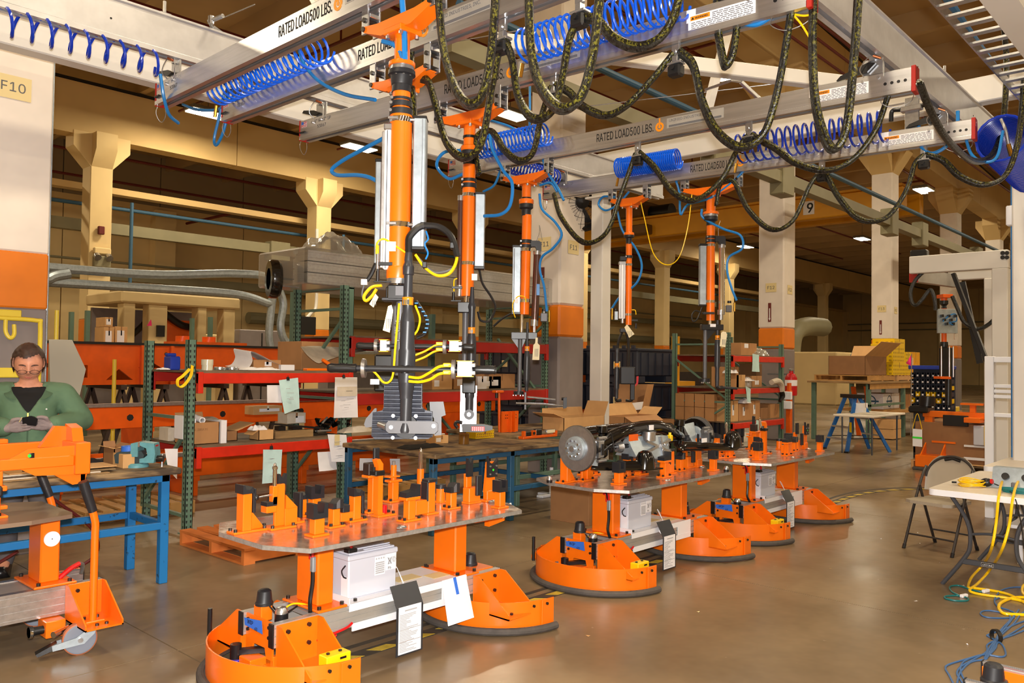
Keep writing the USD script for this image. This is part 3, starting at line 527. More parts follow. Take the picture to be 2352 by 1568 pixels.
for br, pts, lab in [
    ('B1', [(1005, -30), (1018, 110), (1045, 200), (1078, 240), (1108, 215), (1128, 120), (1140, -30)], 'thick black festoon loop hanging in front of the first lettered sleeve tube'),
    ('B1', [(1214, -30), (1220, 120), (1245, 205), (1290, 250), (1335, 220), (1362, 120), (1380, -30)], 'thick black festoon loop right of the centre at the top'),
    ('B2', [(958, 350), (950, 250), (944, 150), (950, 60), (975, 5), (1000, -30)], 'black cable running up beside the first orange manipulator'),
    ('B2', [(968, 180), (985, 190), (1003, 250), (1025, 325), (1065, 362), (1105, 330), (1128, 210), (1150, 95)], 'olive flecked cable loop from the first manipulator to the second rail'),
    ('B2', [(1155, 92), (1175, 130), (1190, 220), (1225, 272), (1268, 255), (1290, 185), (1308, 90), (1330, 45)], 'olive flecked cable loop between two saddles of the second rail'),
    ('B2', [(1335, 40), (1372, 48), (1410, 88), (1460, 108), (1510, 92), (1545, 45), (1565, -25)], 'olive flecked cable loop rising to the top edge in front of the stretched coil'),
    ('B3', [(1100, 400), (1092, 320), (1128, 302), (1160, 345), (1193, 369), (1224, 350), (1243, 270), (1265, 200)], 'black cable loop from the second manipulator to the third rail'),
    ('B3', [(1275, 195), (1308, 212), (1340, 245), (1390, 265), (1440, 242), (1500, 180), (1545, 125)], 'shallow black cable loop along the third rail'),
    ('B3', [(1560, 118), (1592, 150), (1612, 230), (1645, 300), (1700, 338), (1752, 310), (1785, 210), (1812, 60), (1822, -25)], 'big black cable loop below the end of the third rail'),
    ('B3', [(1645, -25), (1648, 60), (1658, 125), (1668, 152), (1684, 120), (1695, 40), (1700, -25)], 'narrow black cable loop at the top over the third rail'),
    ('B3', [(1868, -25), (1866, 120), (1875, 250), (1908, 340), (1942, 300), (1962, 120), (1972, -25)], 'tall black cable loop left of the right runway rail'),
    ('B4', [(1272, 445), (1290, 500), (1340, 556), (1392, 535), (1425, 450), (1460, 352)], 'black cable loop hanging in front of column F11'),
    ('B4', [(1468, 350), (1505, 385), (1545, 440), (1595, 460), (1655, 415), (1690, 350), (1715, 312)], 'black cable loop in front of the fifth rail lettering'),
    ('B4', [(1725, 310), (1780, 340), (1830, 375), (1900, 391), (1960, 365), (2010, 300), (2038, 225)], 'black cable loop up to the red end of the fourth rail'),
    ('B5', [(1645, 470), (1655, 425), (1685, 418), (1718, 480), (1770, 526), (1820, 508), (1858, 430), (1882, 395)], 'black cable loop from the fifth manipulator to the fifth rail'),
    ('B5', [(1895, 395), (1928, 455), (1975, 503), (2035, 500), (2080, 440), (2100, 378), (2120, 356)], 'black cable loop in front of column F13'),
    ('B5', [(2125, 354), (2165, 368), (2205, 405), (2262, 424), (2312, 398), (2340, 310), (2352, 180)], 'black cable loop at the right edge under the fifth rail end')]:
    festoon(br, pts, lab)
t = thing('festoon_cable', 'black cable loop coming down from the right runway rail', 'cable'); p = [at_y(x, y, 1.75) for x, y in ((2112, 190), (2140, 260), (2180, 325), (2235, 370), (2280, 355), (2304, 280), (2312, 150), (2306, 60))]; part(t, 'main_hose', G().tube(p, .026, 9), CABLE); part(t, 'side_hose', G().tube(off(p, (-.012, 0, .012)), .018, 8), CABLEO)
def hose(br, pts, lab, r=.0125, m=HOSE, dx=0.0, name='air_hose', cat='hose'): return one(name, G().tube(off(pl(br, pts), (dx, 0, 0)), r, 8), m, lab, cat)
hose('B2', [(521, 205), (522, 260), (512, 305), (497, 333), (492, 318), (503, 270), (516, 210)], 'blue air hose loop dangling at the left end of the second rail')
hose('B2', [(420, 240), (450, 251), (490, 253), (517, 245)], 'short blue air hose under the left end of the first rail')
hose('B2', [(715, 125), (725, 155), (760, 195), (820, 225), (890, 238)], 'blue air hose from the first coil to the orange swivel', dx=-.1)
hose('B1', [(922, -20), (928, 60), (930, 138)], 'blue air hose coming down onto the first orange head', .016)
hose('B1', [(880, 95), (905, 103), (922, 125), (928, 140)], 'short blue air hose at the first orange head', .014)
hose('B2', [(880, 318), (835, 342), (785, 370), (762, 390), (775, 402), (820, 402), (850, 408), (878, 424)], 'blue air hose bulging left of the first manipulator', .014)
hose('B4', [(1122, 275), (1170, 290), (1205, 310), (1216, 290), (1217, 170)], 'blue air hose from the second head up to the right')
hose('B3', [(1125, 300), (1130, 340), (1155, 390), (1176, 420), (1172, 470), (1150, 492), (1112, 496)], 'blue air hose curving down beside the second manipulator')
hose('B3', [(1062, 345), (1020, 350), (1003, 380), (1030, 410), (1062, 400)], 'blue air hose looping left behind the second manipulator')
hose('B4', [(1110, 440), (1135, 425), (1150, 390)], 'short blue hose right of the second manipulator box')
hose('B4', [(1240, 338), (1255, 390), (1280, 430), (1295, 460)], 'blue hose slanting down at the far end of the fifth rail', .013)
hose('B4', [(1240, 425), (1265, 420), (1280, 440)], 'short blue hose at the third head')
hose('B4', [(1239, 445), (1245, 480), (1275, 510), (1290, 540), (1270, 570), (1245, 590), (1240, 620), (1250, 660), (1256, 715)], 'blue air hose snaking down in front of column F11')
hose('B5', [(1412, 452), (1385, 452), (1375, 470), (1392, 483), (1420, 468), (1445, 440)], 'blue air hose ring left of the fourth manipulator')
hose('B5', [(1418, 485), (1430, 530), (1460, 570), (1474, 610), (1462, 650), (1425, 680), (1404, 710)], 'blue air hose across the white post beside the fourth manipulator')
hose('B5', [(1545, 395), (1560, 440), (1563, 492), (1580, 470), (1630, 455), (1680, 420), (1715, 385)], 'blue air hose running from the tight coil past the fifth head')
hose('B5', [(1612, 480), (1615, 500), (1660, 525), (1700, 540), (1705, 570), (1675, 590), (1670, 620), (1680, 660), (1692, 690)], 'blue air hose snaking down right of the fifth manipulator')
hose('B5', [(2110, 285), (2112, 330), (2140, 352), (2180, 330), (2198, 290), (2200, 255)], 'blue air hose looping across the end of the fifth rail', .016)
hose('B3', [(1675, -20), (1685, 25), (1705, 50), (1740, 55), (1775, 30), (1795, -15)], 'blue air hose loop at the end of the third rail', .016)
hose('B5', [(2218, 318), (2232, 355), (2260, 372), (2290, 360), (2304, 300)], 'blue air hose hanging behind the right black loop')
hose('B5', [(1470, 455), (1480, 500), (1500, 580), (1530, 608), (1560, 590), (1580, 520), (1590, 440)], 'yellow and black thin cable hanging between the fourth and fifth manipulators', .006, YCAB, name='thin_cable', cat='cable')
hose('B3', [(1820, 32), (1845, 36), (1862, 34)], 'short yellow cable at the end of the third rail', .006, YCAB, name='thin_cable', cat='cable')
hose('B3', [(1820, 32), (1840, 55), (1862, 90)], 'yellow cable end dangling below the third rail', .006, YCAB, name='thin_cable', cat='cable')
one('overhead_hose', G().tube([at_z(x, y, 6.0) for x, y in ((2165, -20), (2230, 80), (2310, 190))], .05, 8), HOSE, 'blue air pipe high under the roof at the top right', 'pipe')
for (x0, y0, x1, y1), s in (((585, 10, 490, 50), 'left above the first coil'), ((730, 150, 1250, 60), 'crossing behind the second rail'), ((1300, 250, 1800, 190), 'above the fourth rail')):
    one('guy_wire', G().tube([at_z(x0, y0, 4.3), at_z(x1, y1, 4.3)], .005, 5, 0), STEEL, 'thin steel guy wire ' + s, 'wire')
t = thing('tie_clamp', 'grey tie bracket with turnbuckle above the left end of the first rail', 'bracket'); a, b = at_z(487, 62, 4.25), at_z(548, 105, 4.25); part(t, 'arm', G().bar(a, b, .035, .03, c=.004), STEEL); part(t, 'turnbuckle', G().tube([a, at_z(480, 48, 4.27), at_z(512, 36, 4.27)], .016, 7, 0).cyl(at_z(485, 46, 4.27)-[0, 0, .03], at_z(485, 46, 4.27)+[0, 0, .03], .024, 8), STEEL)
t = thing('tie_clamp', 'grey tie bracket above the fourth rail left of the white sticker', 'bracket'); a, b = at_z(1702, 188, 4.2), at_z(1745, 228, 4.05); part(t, 'arm', G().bar(a, b, .04, .03, c=.004), STEEL); part(t, 'turnbuckle', G().tube([a, at_z(1680, 185, 4.2), at_z(1620, 206, 4.2)], .013, 7, 0), STEEL)
one('steel_strut', G().bar(at_z(715, -15, 4.25), at_z(735, 20, 4.0), .05, .05), WSTEEL, 'light strut standing on the first rail at the top edge', 'strut')
# filter and elbow set at the end of the fifth rail
t = thing('air_manifold', 'grey air manifold with elbows above the end of the fifth rail', 'fitting', bpt('B5', s_of('B5', 2095, 280), 0, 0)); part(t, 'stand', G().box(-.008, .008, -.06, .06, .17, .46, .004), STEEL); part(t, 'body', G().box(-.05, .02, -.09, .09, .33, .38, .008), STEEL); part(t, 'elbow', G().tube([(-.03, .09, .36), (-.03, .16, .36), (-.03, .17, .27)], .02), BLACK); part(t, 'elbow', G().tube([(-.03, -.09, .36), (-.03, -.15, .36), (-.03, -.16, .27)], .02), BLACK); part(t, 'lever', G().box(-.05, -.04, .05, .24, .40, .415, .003), STEEL)

# ---------------------------------------------------------------- manipulators hanging from the bridges
RZ = YAW-math.pi/2
class Mani:
    def __init__(s, X, Y, cx, label, br):
        s.t = thing('manipulator', label, 'manipulator', (X, Y, 0), RZ); d = np.array([X, Y, HC])-CAM; s.k = (d@CF)/F; s.cx = cx; s.yh = H/2+F*math.tan(PITCH)-(W/2-cx)*ROLL; s.br = br; s.X, s.Y = X, Y
    def x(s, px): return (px-s.cx)*s.k
    def z(s, py): return HC+(s.yh-py)*s.k
    def cyl(s, name, m, px, y0, y1, r, y=0.0, px2=None, n=18, par=None, r2=None, label=None):
        return part(par or s.t, name, G().cyl((s.x(px), y, s.z(y1)), (s.x(px2 or px), y, s.z(y0)), (r2 or r)*s.k, n, r*s.k), m, 40, label)
    def turn(s, name, m, px, prof, y=0.0, par=None, n=20):
        pr = [(0, prof[0][1])]+list(prof)+[(0, prof[-1][1])]; T = TR(s.x(px), y, 0); return part(par or s.t, name, G().lathe([(r*s.k, s.z(py)) for r, py in pr][::-1], T, n), m, 40)
    def box(s, name, m, x0, x1, y0, y1, ya, yb, c=.004, par=None): return part(par or s.t, name, G().box(s.x(x0), s.x(x1), ya, yb, s.z(y1), s.z(y0), c), m)
    def tube(s, name, m, pts, r, y=0.0, par=None, n=8):
        return part(par or s.t, name, G().tube([(s.x(p[0]), y+(p[2] if len(p) > 2 else 0), s.z(p[1])) for p in pts], r, n), m)
    def poly(s, name, m, pts, ya, yb, par=None): return part(par or s.t, name, G().prism([(s.x(a), s.z(b)) for a, b in pts], ya, yb, 'y'), m)
    def head(s, ytop, ybot, yneck, rneck, half=.26):     # head plate along the bridge with two trolleys
        _, A, B, L = BR[s.br]; a = math.atan2(A[1]-B[1], A[0]-B[0])-RZ; T = TR(0, 0, 0, a); zt, zb = s.z(ytop), s.z(ybot)
        part(s.t, 'head_plate', G().prism([(-half, zb+.09), (-half, zb+.055), (-half*.45, zb), (half*.45, zb), (half, zb+.055), (half, zb+.09), (half*.55, zb+.075), (-half*.55, zb+.075)], -.05, .05, 'y', T).box(-.075, .075, -.075, .075, zb-.02, zb+.012, .004, T), ORANGE)
        part(s.t, 'head_bolts', G().bolts([T[:3, :3]@np.array([u, v, zb-.02]) for u in (-.055, .055) for v in (-.055, .055)], (0, 0, -1), .012, .018), STEEL)
        for u in (-half, half):
            w = part(s.t, 'trolley', G().box(u-.03, u+.03, -.045, -.033, zb+.05, ZB+.02, .006, T).box(u-.03, u+.03, .033, .045, zb+.05, ZB+.02, .006, T).box(u-.035, u+.035, -.033, .033, ZB-.045, ZB-.02, .004, T), STEEL); part(w, 'axle', G().cyl(T[:3, :3]@np.array([u, -.06, zb+.075]), T[:3, :3]@np.array([u, .06, zb+.075]), .014, 10).cyl(T[:3, :3]@np.array([u, -.055, ZB-.06]), T[:3, :3]@np.array([u, .055, ZB-.06]), .014, 10), BOLT)
        s.cyl('neck', ORANGE, s.cx, ybot-2, yneck, rneck)
    def clamp(s, y0, y1, r, m=BLACKM, name='clamp_ring'):
        p = s.cyl(name, m, s.cx, y0, y1, r); part(p, 'screw', G().bolts([(s.x(s.cx-r*.8), -r*s.k*.75, s.z((y0+y1)/2))], (0, -1, 0), .009, .01), STEEL)
def tagcard(s, name, pts, y, label=None, m=TAGM):
    q = s.poly(name, m, pts, y-.001, y+.001); xs_ = [a for a, b in pts]; ys_ = [b for a, b in pts]; x0, x1, y0, y1 = min(xs_), max(xs_), min(ys_), max(ys_); gg = G()
    for k in range(3): gg.box(s.x(x0+(x1-x0)*(.35+.18*k)), s.x(x0+(x1-x0)*(.37+.18*k)+.6), y-.0016, y-.001, s.z(y1-(y1-y0)*.15), s.z(y0+(y1-y0)*.5))
    part(q, 'handwriting', gg, PRINT); return q
def nutrunner(s, px, ys, rs, y=0.0, amber=None):
    q = s.turn('tool_body', TOOL, px, list(zip(rs, ys)), y)
    if amber: a = s.turn('amber_collar', ORING, px, [(amber[2], amber[0]), (amber[2]*1.08, amber[0]+2), (amber[2], amber[0]+4), (amber[2], amber[1])], y); part(a, 'collar_slots', G().box(s.x(px-amber[2]*.7), s.x(px-amber[2]*.5), y-amber[2]*s.k*1.02, y-amber[2]*s.k*.6, s.z(amber[1]-1), s.z(amber[0]+6)).box(s.x(px-amber[2]*.3), s.x(px-amber[2]*.1), y-amber[2]*s.k*1.05, y-amber[2]*s.k*.8, s.z(amber[1]-1), s.z(amber[0]+6)).box(s.x(px+.1), s.x(px+amber[2]*.4), y-amber[2]*s.k*1.05, y-amber[2]*s.k*.8, s.z(amber[1]-1), s.z(amber[0]+6)), BLACK)
    return q
# M1: big manipulator on the first bridge
m = Mani(2.80, 3.41, 915, 'largest orange manipulator with ribbed grey gripper over the front cart', 'B1')
m.head(20, 66, 140, 18, .28); m.turn('neck_flange', ORANGE, 915, [(30, 138), (31, 140), (31, 147), (29, 148)]); m.cyl('steel_ring', STEEL, 915, 148, 158, 28)
m.turn('swivel', BLACKM, 915, [(31, 158), (32, 168), (26, 171), (24, 190), (22, 192), (23, 208)]); part(m.t, 'swivel_bolts', G().bolts([(m.x(915+24*math.sin(a)), -24*m.k*math.cos(a), m.z(172)) for a in (-1.1, -.4, .3, 1)], (0, 0, 1), .008, .012), STEEL)
m.cyl('upper_tube', ORANGE, 915, 206, 280, 21); m.clamp(222, 228, 24); m.clamp(231, 243, 26); m.clamp(248, 262, 27)
m.cyl('main_tube', ORANGE, 915, 262, 640, 26); m.turn('tube_foot', ORANGE, 915, [(26.5, 612), (28, 616), (28, 636), (27, 640)]); m.cyl('foot_ring', STEEL, 915, 640, 652, 27)
for yy in (274, 516): q = m.cyl('band_clamp', CHROME, 915, yy-6, yy+6, 27.5); part(q, 'band_screw', G().box(m.x(889), m.x(912), -30*m.k, -27*m.k, m.z(yy+3), m.z(yy-3), .003).cyl((m.x(938), -.03, m.z(yy)), (m.x(948), -.03, m.z(yy)), .008, 8), STEEL)
m.box('control_box', GALV, 945, 975, 268, 568, -.03, .06, .006); m.box('box_cap', BLACK, 944, 976, 264, 270, -.032, .062); m.box('box_cap', BLACK, 944, 976, 566, 574, -.032, .062); m.box('box_seam', TOOLG, 966, 967, 272, 566, -.032, -.029, 0)
m.box('air_cylinder', WHITE, 880, 897, 296, 620, -.04, .02, .008); m.box('cylinder_head', STEEL, 878, 899, 283, 300, -.045, .025, .008); m.box('profile_groove', TOOLG, 886, 888, 300, 618, -.0415, -.039, 0); m.box('cylinder_side', ALU, 873, 880, 300, 616, -.02, .03, .003)
m.cyl('piston_rod', CHROME, 912, 650, 672, 10); m.box('rotary_block', BLACK, 893, 933, 655, 690, -.05, .06, .006); m.box('block_face', TOOLG, 912, 932, 658, 680, -.053, -.05, .002); m.box('base_block', BLACKM, 880, 935, 684, 692, -.05, .07)
m.cyl('stem', TOOLG, 919, 690, 862, 10, .03); [m.box('strap', TOOLG, 908, 932, yy, yy+5, -.005, .06, .002) for yy in (735, 757, 779)]
nutrunner(m, 941, [582, 600, 604, 612, 616, 632, 634, 684], [8, 10, 9, 12.5, 13.5, 13, 10.5, 10.5], -.06); nutrunner(m, 941, [702, 716, 724, 738, 740, 800, 806, 838, 840, 876, 878, 890, 902, 912, 914, 968], [11, 11, 14, 16, 16.5, 17, 19, 19.5, 20, 19, 18, 17.5, 15, 15, 14, 13], -.06, (684, 702, 12.5))
m.tube('cable_boot', BLACK, [(941, 590), (940, 560), (943, 545), (960, 526), (975, 519)], .019, -.06)
b = m.t; mb = m
q = part(b, 'handle_bar', G().cyl((m.x(772), -.16, m.z(846)), (m.x(1145), -.16, m.z(847)), .0165, 14), BLACKM); m.cyl('bar_mount', BLACKM, 941, 838, 856, 10, -.12)
for xa, xb in ((770, 838), (1092, 1145)): part(q, 'grip', G().lathe([(0, 0), (.018, .004), (.025, .02), (.022, .05), (.025, .08), (.022, .11), (.024, abs(m.x(xb)-m.x(xa))-.006), (0, abs(m.x(xb)-m.x(xa)))], frame((m.x(xa), -.16, m.z(846)), (1, 0, 0)), 14), BLACK)
for xa, sgn in ((848, 1), (1046, 1)): part(q, 'guard_disc', G().cyl((m.x(xa), -.16, m.z(846)), (m.x(xa+8), -.16, m.z(846)), .049, 24), STEEL); part(q, 'disc_bolts', G().bolts([(m.x(xa), -.16+.036*math.cos(a), m.z(846)+.036*math.sin(a)) for a in np.arange(8)*math.pi/4], (-1, 0, 0), .005, .003), BLACK)
def switchbox(m, par, x0, x1, y0, y1, yy):
    q = m.box('switch_box', GLASSB, x0, x1, y0, y1, yy-.03, yy+.03, .006, par); 
    for a in (y0, y1-2): m.box('yellow_edge', YELLOW, x0-2, x1+4, a, a+2, yy-.034, yy+.03, .001, par)
    for a in ((y0*3+y1)/4-4, (y0+3*y1)/4-4): m.box('button', STEEL, x1-2, x1+8, a, a+9, yy-.028, yy+.02, .004, par)
switchbox(m, q, 1060, 1092, 826, 862, -.185)
for dy in (0, 16): m.tube('signal_cable', YCAB, [(1046, 837+dy, -.03), (1020, 840+dy, -.02), (1000, 852+dy, 0), (975, 865+dy*.6, .03), (950, 864+dy*.6, .04)], .0075, -.17); m.box('plug', YELLOW, 1028, 1046, 832+dy, 841+dy, -.205, -.185, .004)
m.tube('signal_cable', YCAB, [(866, 848), (880, 862), (892, 876), (905, 876), (914, 858), (918, 800), (925, 700)], .006, -.12); m.box('cable_label', PAPER, 864, 884, 870, 882, -.125, -.123, 0)
for yy in (0, .02): m.tube('power_cable', YCAB, [(932, 640), (935, 590), (945, 545), (972, 520), (1010, 520), (1040, 545), (1050, 590), (1035, 625), (1005, 632), (975, 612), (955, 585)], .0075, -.035+yy)
m.tube('black_loop', BLACK, [(975, 519), (1010, 523), (1038, 546), (1052, 590)], .017, -.06); m.tube('grey_cable', TOOLG, [(1050, 592), (1040, 615), (1012, 625), (990, 620), (955, 585)], .006, -.03); [m.clamp for _ in ()]
for px, py in ((972, 520), (1040, 565), (978, 610)): m.box('cable_tie', BLACK, px-5, px+5, py-7, py+7, -.075, -.01, .003)
m.tube('thin_blue_cable', HOSE, [(978, 530), (983, 548), (975, 560), (983, 580), (978, 595)], .005, -.02)
m.tube('spiral_wrap', BLACK, [(956, 690), (970, 710), (985, 740), (978, 765), (960, 775)], .009, -.0); m.tube('yellow_lead', YCAB, [(955, 700), (966, 730), (962, 755), (954, 768)], .006, .0)
for k in range(8): a = k/8; m.box('wrap_band', HOSE, 958+26*math.sin(a*2.6)-4, 958+26*math.sin(a*2.6)+4, 694+a*76, 697+a*76, -.011, .0, .001)
m.tube('sensor_lead', YCAB, [(868, 575), (870, 560), (882, 552), (897, 558), (915, 570), (935, 583)], .005, -.06); m.box('lead_tag', PAPER, 894, 912, 558, 580, -.066, -.064, 0); m.cyl('sensor_body', STEEL, 870, 585, 625, 3.5, -.05); m.cyl('sensor_sleeve', BLACK, 871, 620, 648, 4, -.05); m.cyl('yellow_plug', YELLOW, 869, 566, 586, 4, -.05); m.box('sensor_arm', BLACK, 866, 905, 604, 612, -.055, -.04, .002); m.box('sensor_foot', BLACK, 862, 905, 647, 651, -.055, -.04, .002)
m.tube('sleeved_lead', BLACK, [(863, 605), (852, 630), (842, 645)], .012, .0); m.box('lead_sticker', PAPER, 830, 844, 642, 655, -.015, .015, .001); m.tube('thin_lead', TOOLG, [(836, 655), (832, 675), (836, 690)], .005, .0)
for k in (0, 1): m.tube('yellow_loop', YCAB, [(878, 656), (855, 660), (838, 680), (842, 692), (856, 680), (866, 664)], .007, -.02+.02*k)
tagcard(m, 'paper_tag', [(852, 700), (866, 676), (873, 684), (862, 708)], -.04, m=PAPERD); tagcard(m, 'paper_tag', [(886, 760), (897, 705), (905, 702), (909, 715), (902, 765)], -.07, m=TAGM)
# ribbed gripper
gp = [(862, 948), (884, 942), (887, 935), (887, 870), (974, 870), (974, 932), (978, 940), (998, 944), (1000, 1000), (990, 1006), (868, 1008), (860, 1000)]
rp = m.poly('gripper_plate', RIB, gp, -.01, .03); pgon = Polygon(gp); 
for k in range(14):
    yy = 873+k*9.7; sct = pgon.intersection(LineString([(840, yy), (1010, yy)])); bb = sct.bounds; part(rp, 'rib', G().cyl((m.x(bb[0]+1), -.01, m.z(yy)), (m.x(bb[2]-1), -.01, m.z(yy)), .0085, 8), RIB)
m.turn('pivot_hub', TOOL, 941, [(12, 968), (15, 984), (14, 990)], -.075); part(b, 'hub_disc', G().cyl((m.x(941), -.045, m.z(978)), (m.x(941), -.018, m.z(978)), .062, 28), BLACKM); part(b, 'disc_screws', G().bolts([(m.x(941)+u, -.02, m.z(975)+v) for u in (-.07, .05) for v in (-.065, .05)], (0, -1, 0), .011, .02), STEEL)
lk = m.poly('link_plate', TOOLG, [(899, 970), (904, 963), (1008, 963), (1015, 968), (1015, 984), (1008, 991), (906, 991), (899, 985)], -.1, -.085); part(lk, 'link_bolts', G().bolts([(m.x(911), -.1, m.z(977)), (m.x(1006), -.1, m.z(973))], (0, -1, 0), .012, .012), STEEL); part(b, 'cross_shaft', G().cyl((m.x(881), -.03, m.z(974)), (m.x(902), -.085, m.z(977)), .02, 16), STEEL)
m.poly('side_bracket', TOOLG, [(842, 975), (846, 962), (866, 938), (870, 938), (870, 980), (846, 982)], .0, .02); m.poly('end_bracket', TOOLG, [(990, 922), (1022, 921), (1028, 952), (1018, 956), (1019, 998), (1003, 1000), (1001, 960), (992, 945)], .03, .045)
# M1b on the second bridge, mostly hidden by M1
m = Mani(3.35, 4.06, 926, 'orange manipulator hidden behind the largest one, only head and handles showing', 'B2')
m.head(165, 200, 225, 17, .27); m.cyl('main_tube', ORANGE, 922, 225, 640, 20); m.box('air_cylinder', GALV, 866, 880, 370, 612, -.03, .03, .006); m.box('cylinder_cap', BLACK, 865, 881, 364, 372, -.032, .032); m.cyl('swivel', BLACKM, 922, 225, 262, 22)
m.cyl('stem', TOOLG, 915, 640, 860, 9, .03); m.box('block', BLACK, 895, 925, 660, 690, -.04, .04); m.box('tool_housing', BLACK, 868, 925, 815, 900, .02, .1, .01)
q = part(m.t, 'handle_bar', G().cyl((m.x(836), -.1, m.z(796)), (m.x(1100), -.1, m.z(795)), .0155, 12), BLACKM)
for xa, xb in ((833, 888), (1072, 1101)): part(q, 'grip', G().lathe([(0, 0), (.017, .004), (.024, .02), (.021, .06), (.024, abs(m.x(xb)-m.x(xa))-.006), (0, abs(m.x(xb)-m.x(xa)))], frame((m.x(xa), -.1, m.z(796)), (1, 0, 0)), 14), BLACK)
for xa in (876, 1030): part(q, 'guard_disc', G().cyl((m.x(xa), -.1, m.z(796)), (m.x(xa+7), -.1, m.z(796)), .045, 22), STEEL)
switchbox(m, q, 890, 905, 781, 809, -.12); switchbox(m, q, 1045, 1066, 781, 807, -.12)
for dy in (0, 13): m.tube('signal_cable', YCAB, [(1030, 789+dy), (1010, 794+dy), (990, 806+dy), (966, 816+dy)], .007, -.11); m.box('plug', YELLOW, 1014, 1030, 785+dy, 793+dy, -.12, -.1, .004)
# M2
m = Mani(4.20, 4.32, 1073, 'second orange manipulator with a silver clamp plate at its foot', 'B3')
m.head(245, 280, 340, 14, .3); m.cyl('cable_tie', BLACK, 1073, 309, 315, 15.5); m.turn('neck_flange', ORANGE, 1073, [(18, 332), (20, 334), (20, 342), (18, 344)]); m.turn('swivel', BLACKM, 1073, [(19, 344), (19, 352), (15, 356), (14, 378)]); m.cyl('main_tube', ORANGE, 1073, 376, 680, 15); m.clamp(409, 416, 18); m.clamp(420, 430, 18)
for yy in (446, 604): q = m.cyl('band_clamp', CHROME, 1073, yy-4, yy+4, 16)
m.box('control_box', GALV, 1089, 1111, 444, 612, -.03, .05, .005); m.box('box_cap', BLACK, 1088, 1112, 440, 446, -.032, .052); m.box('box_cap', BLACK, 1088, 1112, 611, 618, -.032, .052); m.cyl('air_cylinder', ANOD, 1055, 458, 675, 6.5, -.01); m.cyl('cylinder_head', STEEL, 1055, 448, 460, 7.5, -.01); m.cyl('cylinder_head', STEEL, 1055, 655, 680, 7, -.01)
m.tube('box_cable', BLACK, [(1100, 618), (1108, 650), (1128, 680), (1138, 705), (1125, 735), (1105, 735), (1098, 715)], .009, .0); m.box('lead_tag', PAPER, 1083, 1096, 629, 644, -.035, -.033, 0)
m.cyl('piston_rod', CHROME, 1071, 680, 700, 6); m.box('rotary_block', BLACK, 1052, 1082, 694, 718, -.04, .05); m.cyl('stem', TOOLG, 1069, 716, 850, 7, .03); m.cyl('sensor_sleeve', BLACK, 1042, 672, 690, 3.5, -.03); m.box('sensor_arm', BLACK, 1038, 1062, 658, 664, -.035, -.02, .002); m.box('sensor_foot', BLACK, 1036, 1060, 690, 693, -.035, -.02, .002); m.tube('sensor_lead', YCAB, [(1043, 670), (1043, 645), (1050, 640)], .005, -.03)
nutrunner(m, 1085, [660, 695, 700, 706, 712, 750, 766, 776, 790, 860, 870], [4, 6, 8, 9, 7.5, 7.5, 8, 10, 11, 11, 10], -.05, (752, 766, 8.5))
m.box('gear_head', BLACKG, 1066, 1096, 864, 902, -.07, .04, .006); pp = m.poly('clamp_plate', STEEL, [(1060, 885), (1098, 885), (1098, 975), (1086, 992), (1060, 992)], .02, .04); m.turn('tool_shaft', TOOL, 1082, [(8, 890), (11, 895), (11, 910), (9, 915), (9, 950)], -.03); part(m.t, 'shaft_eye', G().cyl((m.x(1082), -.06, m.z(950)), (m.x(1082), .01, m.z(950)), .036, 20), TOOL); part(m.t, 'eye_screw', G().cyl((m.x(1082), -.07, m.z(950)), (m.x(1082), -.058, m.z(950)), .016, 12), STEEL)
m.poly('clamp_jaw', BLACK, [(1066, 974), (1070, 972), (1115, 972), (1136, 976), (1136, 984), (1110, 990), (1068, 990)], -.06, .0); m.box('red_pad', RED, 1088, 1118, 977, 987, -.064, -.06, .001); part(m.t, 'pad_dots', G().bolts([(m.x(1091+k*4.6), -.064, m.z(979.5+3.2*j)) for k in range(6) for j in range(3)], (0, -1, 0), .004, .002), PAPER)
m.tube('hook_end', BLACK, [(1066, 970), (1055, 968), (1050, 974), (1056, 982)], .012, -.02)
# M3
m = Mani(5.96, 5.32, 1202, 'third orange manipulator in front of column F11 with crossing steel rods', 'B4')
m.head(395, 418, 458, 10.5, .27); m.cyl('cable_tie', BLACK, 1202, 452, 456, 12); m.turn('neck_flange', ORANGE, 1202, [(16, 456), (17, 458), (17, 465), (16, 467)]); m.turn('swivel', BLACKM, 1202, [(16, 467), (16, 476), (11, 480), (10.5, 494)]); m.cyl('main_tube', ORANGE, 1201, 492, 722, 11, 0, 1204); m.clamp(550, 558, 14); m.clamp(561, 568, 14)
m.poly('cylinder_bracket', BLACKM, [(1208, 552), (1232, 552), (1238, 556), (1238, 576), (1228, 576), (1224, 566), (1208, 566)], -.03, .03)
for yy in (572, 690): q = m.cyl('band_clamp', CHROME, 1202, yy-4, yy+4, 12)
m.cyl('air_cylinder', ANOD, 1225, 583, 735, 8.5, 0, 1229); m.cyl('cylinder_head', STEEL, 1229, 575, 584, 9.5); m.cyl('cylinder_head', STEEL, 1224, 733, 748, 9); m.box('cylinder_sticker', HOSE, 1228, 1235, 652, 678, -.04, -.034, .001); m.cyl('cylinder_rod', PAPER, 1224, 748, 763, 3)
m.box('control_box', GALV, 1172, 1191, 566, 718, -.02, .06, .005); m.box('box_cap', BLACK, 1171, 1192, 562, 568, -.022, .062); m.box('box_cap', BLACK, 1171, 1192, 716, 722, -.022, .062); m.box('box_slot', TOOLG, 1175, 1177, 570, 715, -.0215, -.0195, 0)
m.tube('box_cable', BLACK, [(1170, 720), (1150, 732), (1130, 750)], .011); m.cyl('piston_rod', CHROME, 1195, 722, 764, 4); m.box('cross_block', BLACK, 1171, 1231, 763, 779, -.04, .05, .004); m.poly('gusset', BLACK, [(1172, 778), (1205, 778), (1196, 800), (1188, 800)], .0, .012)
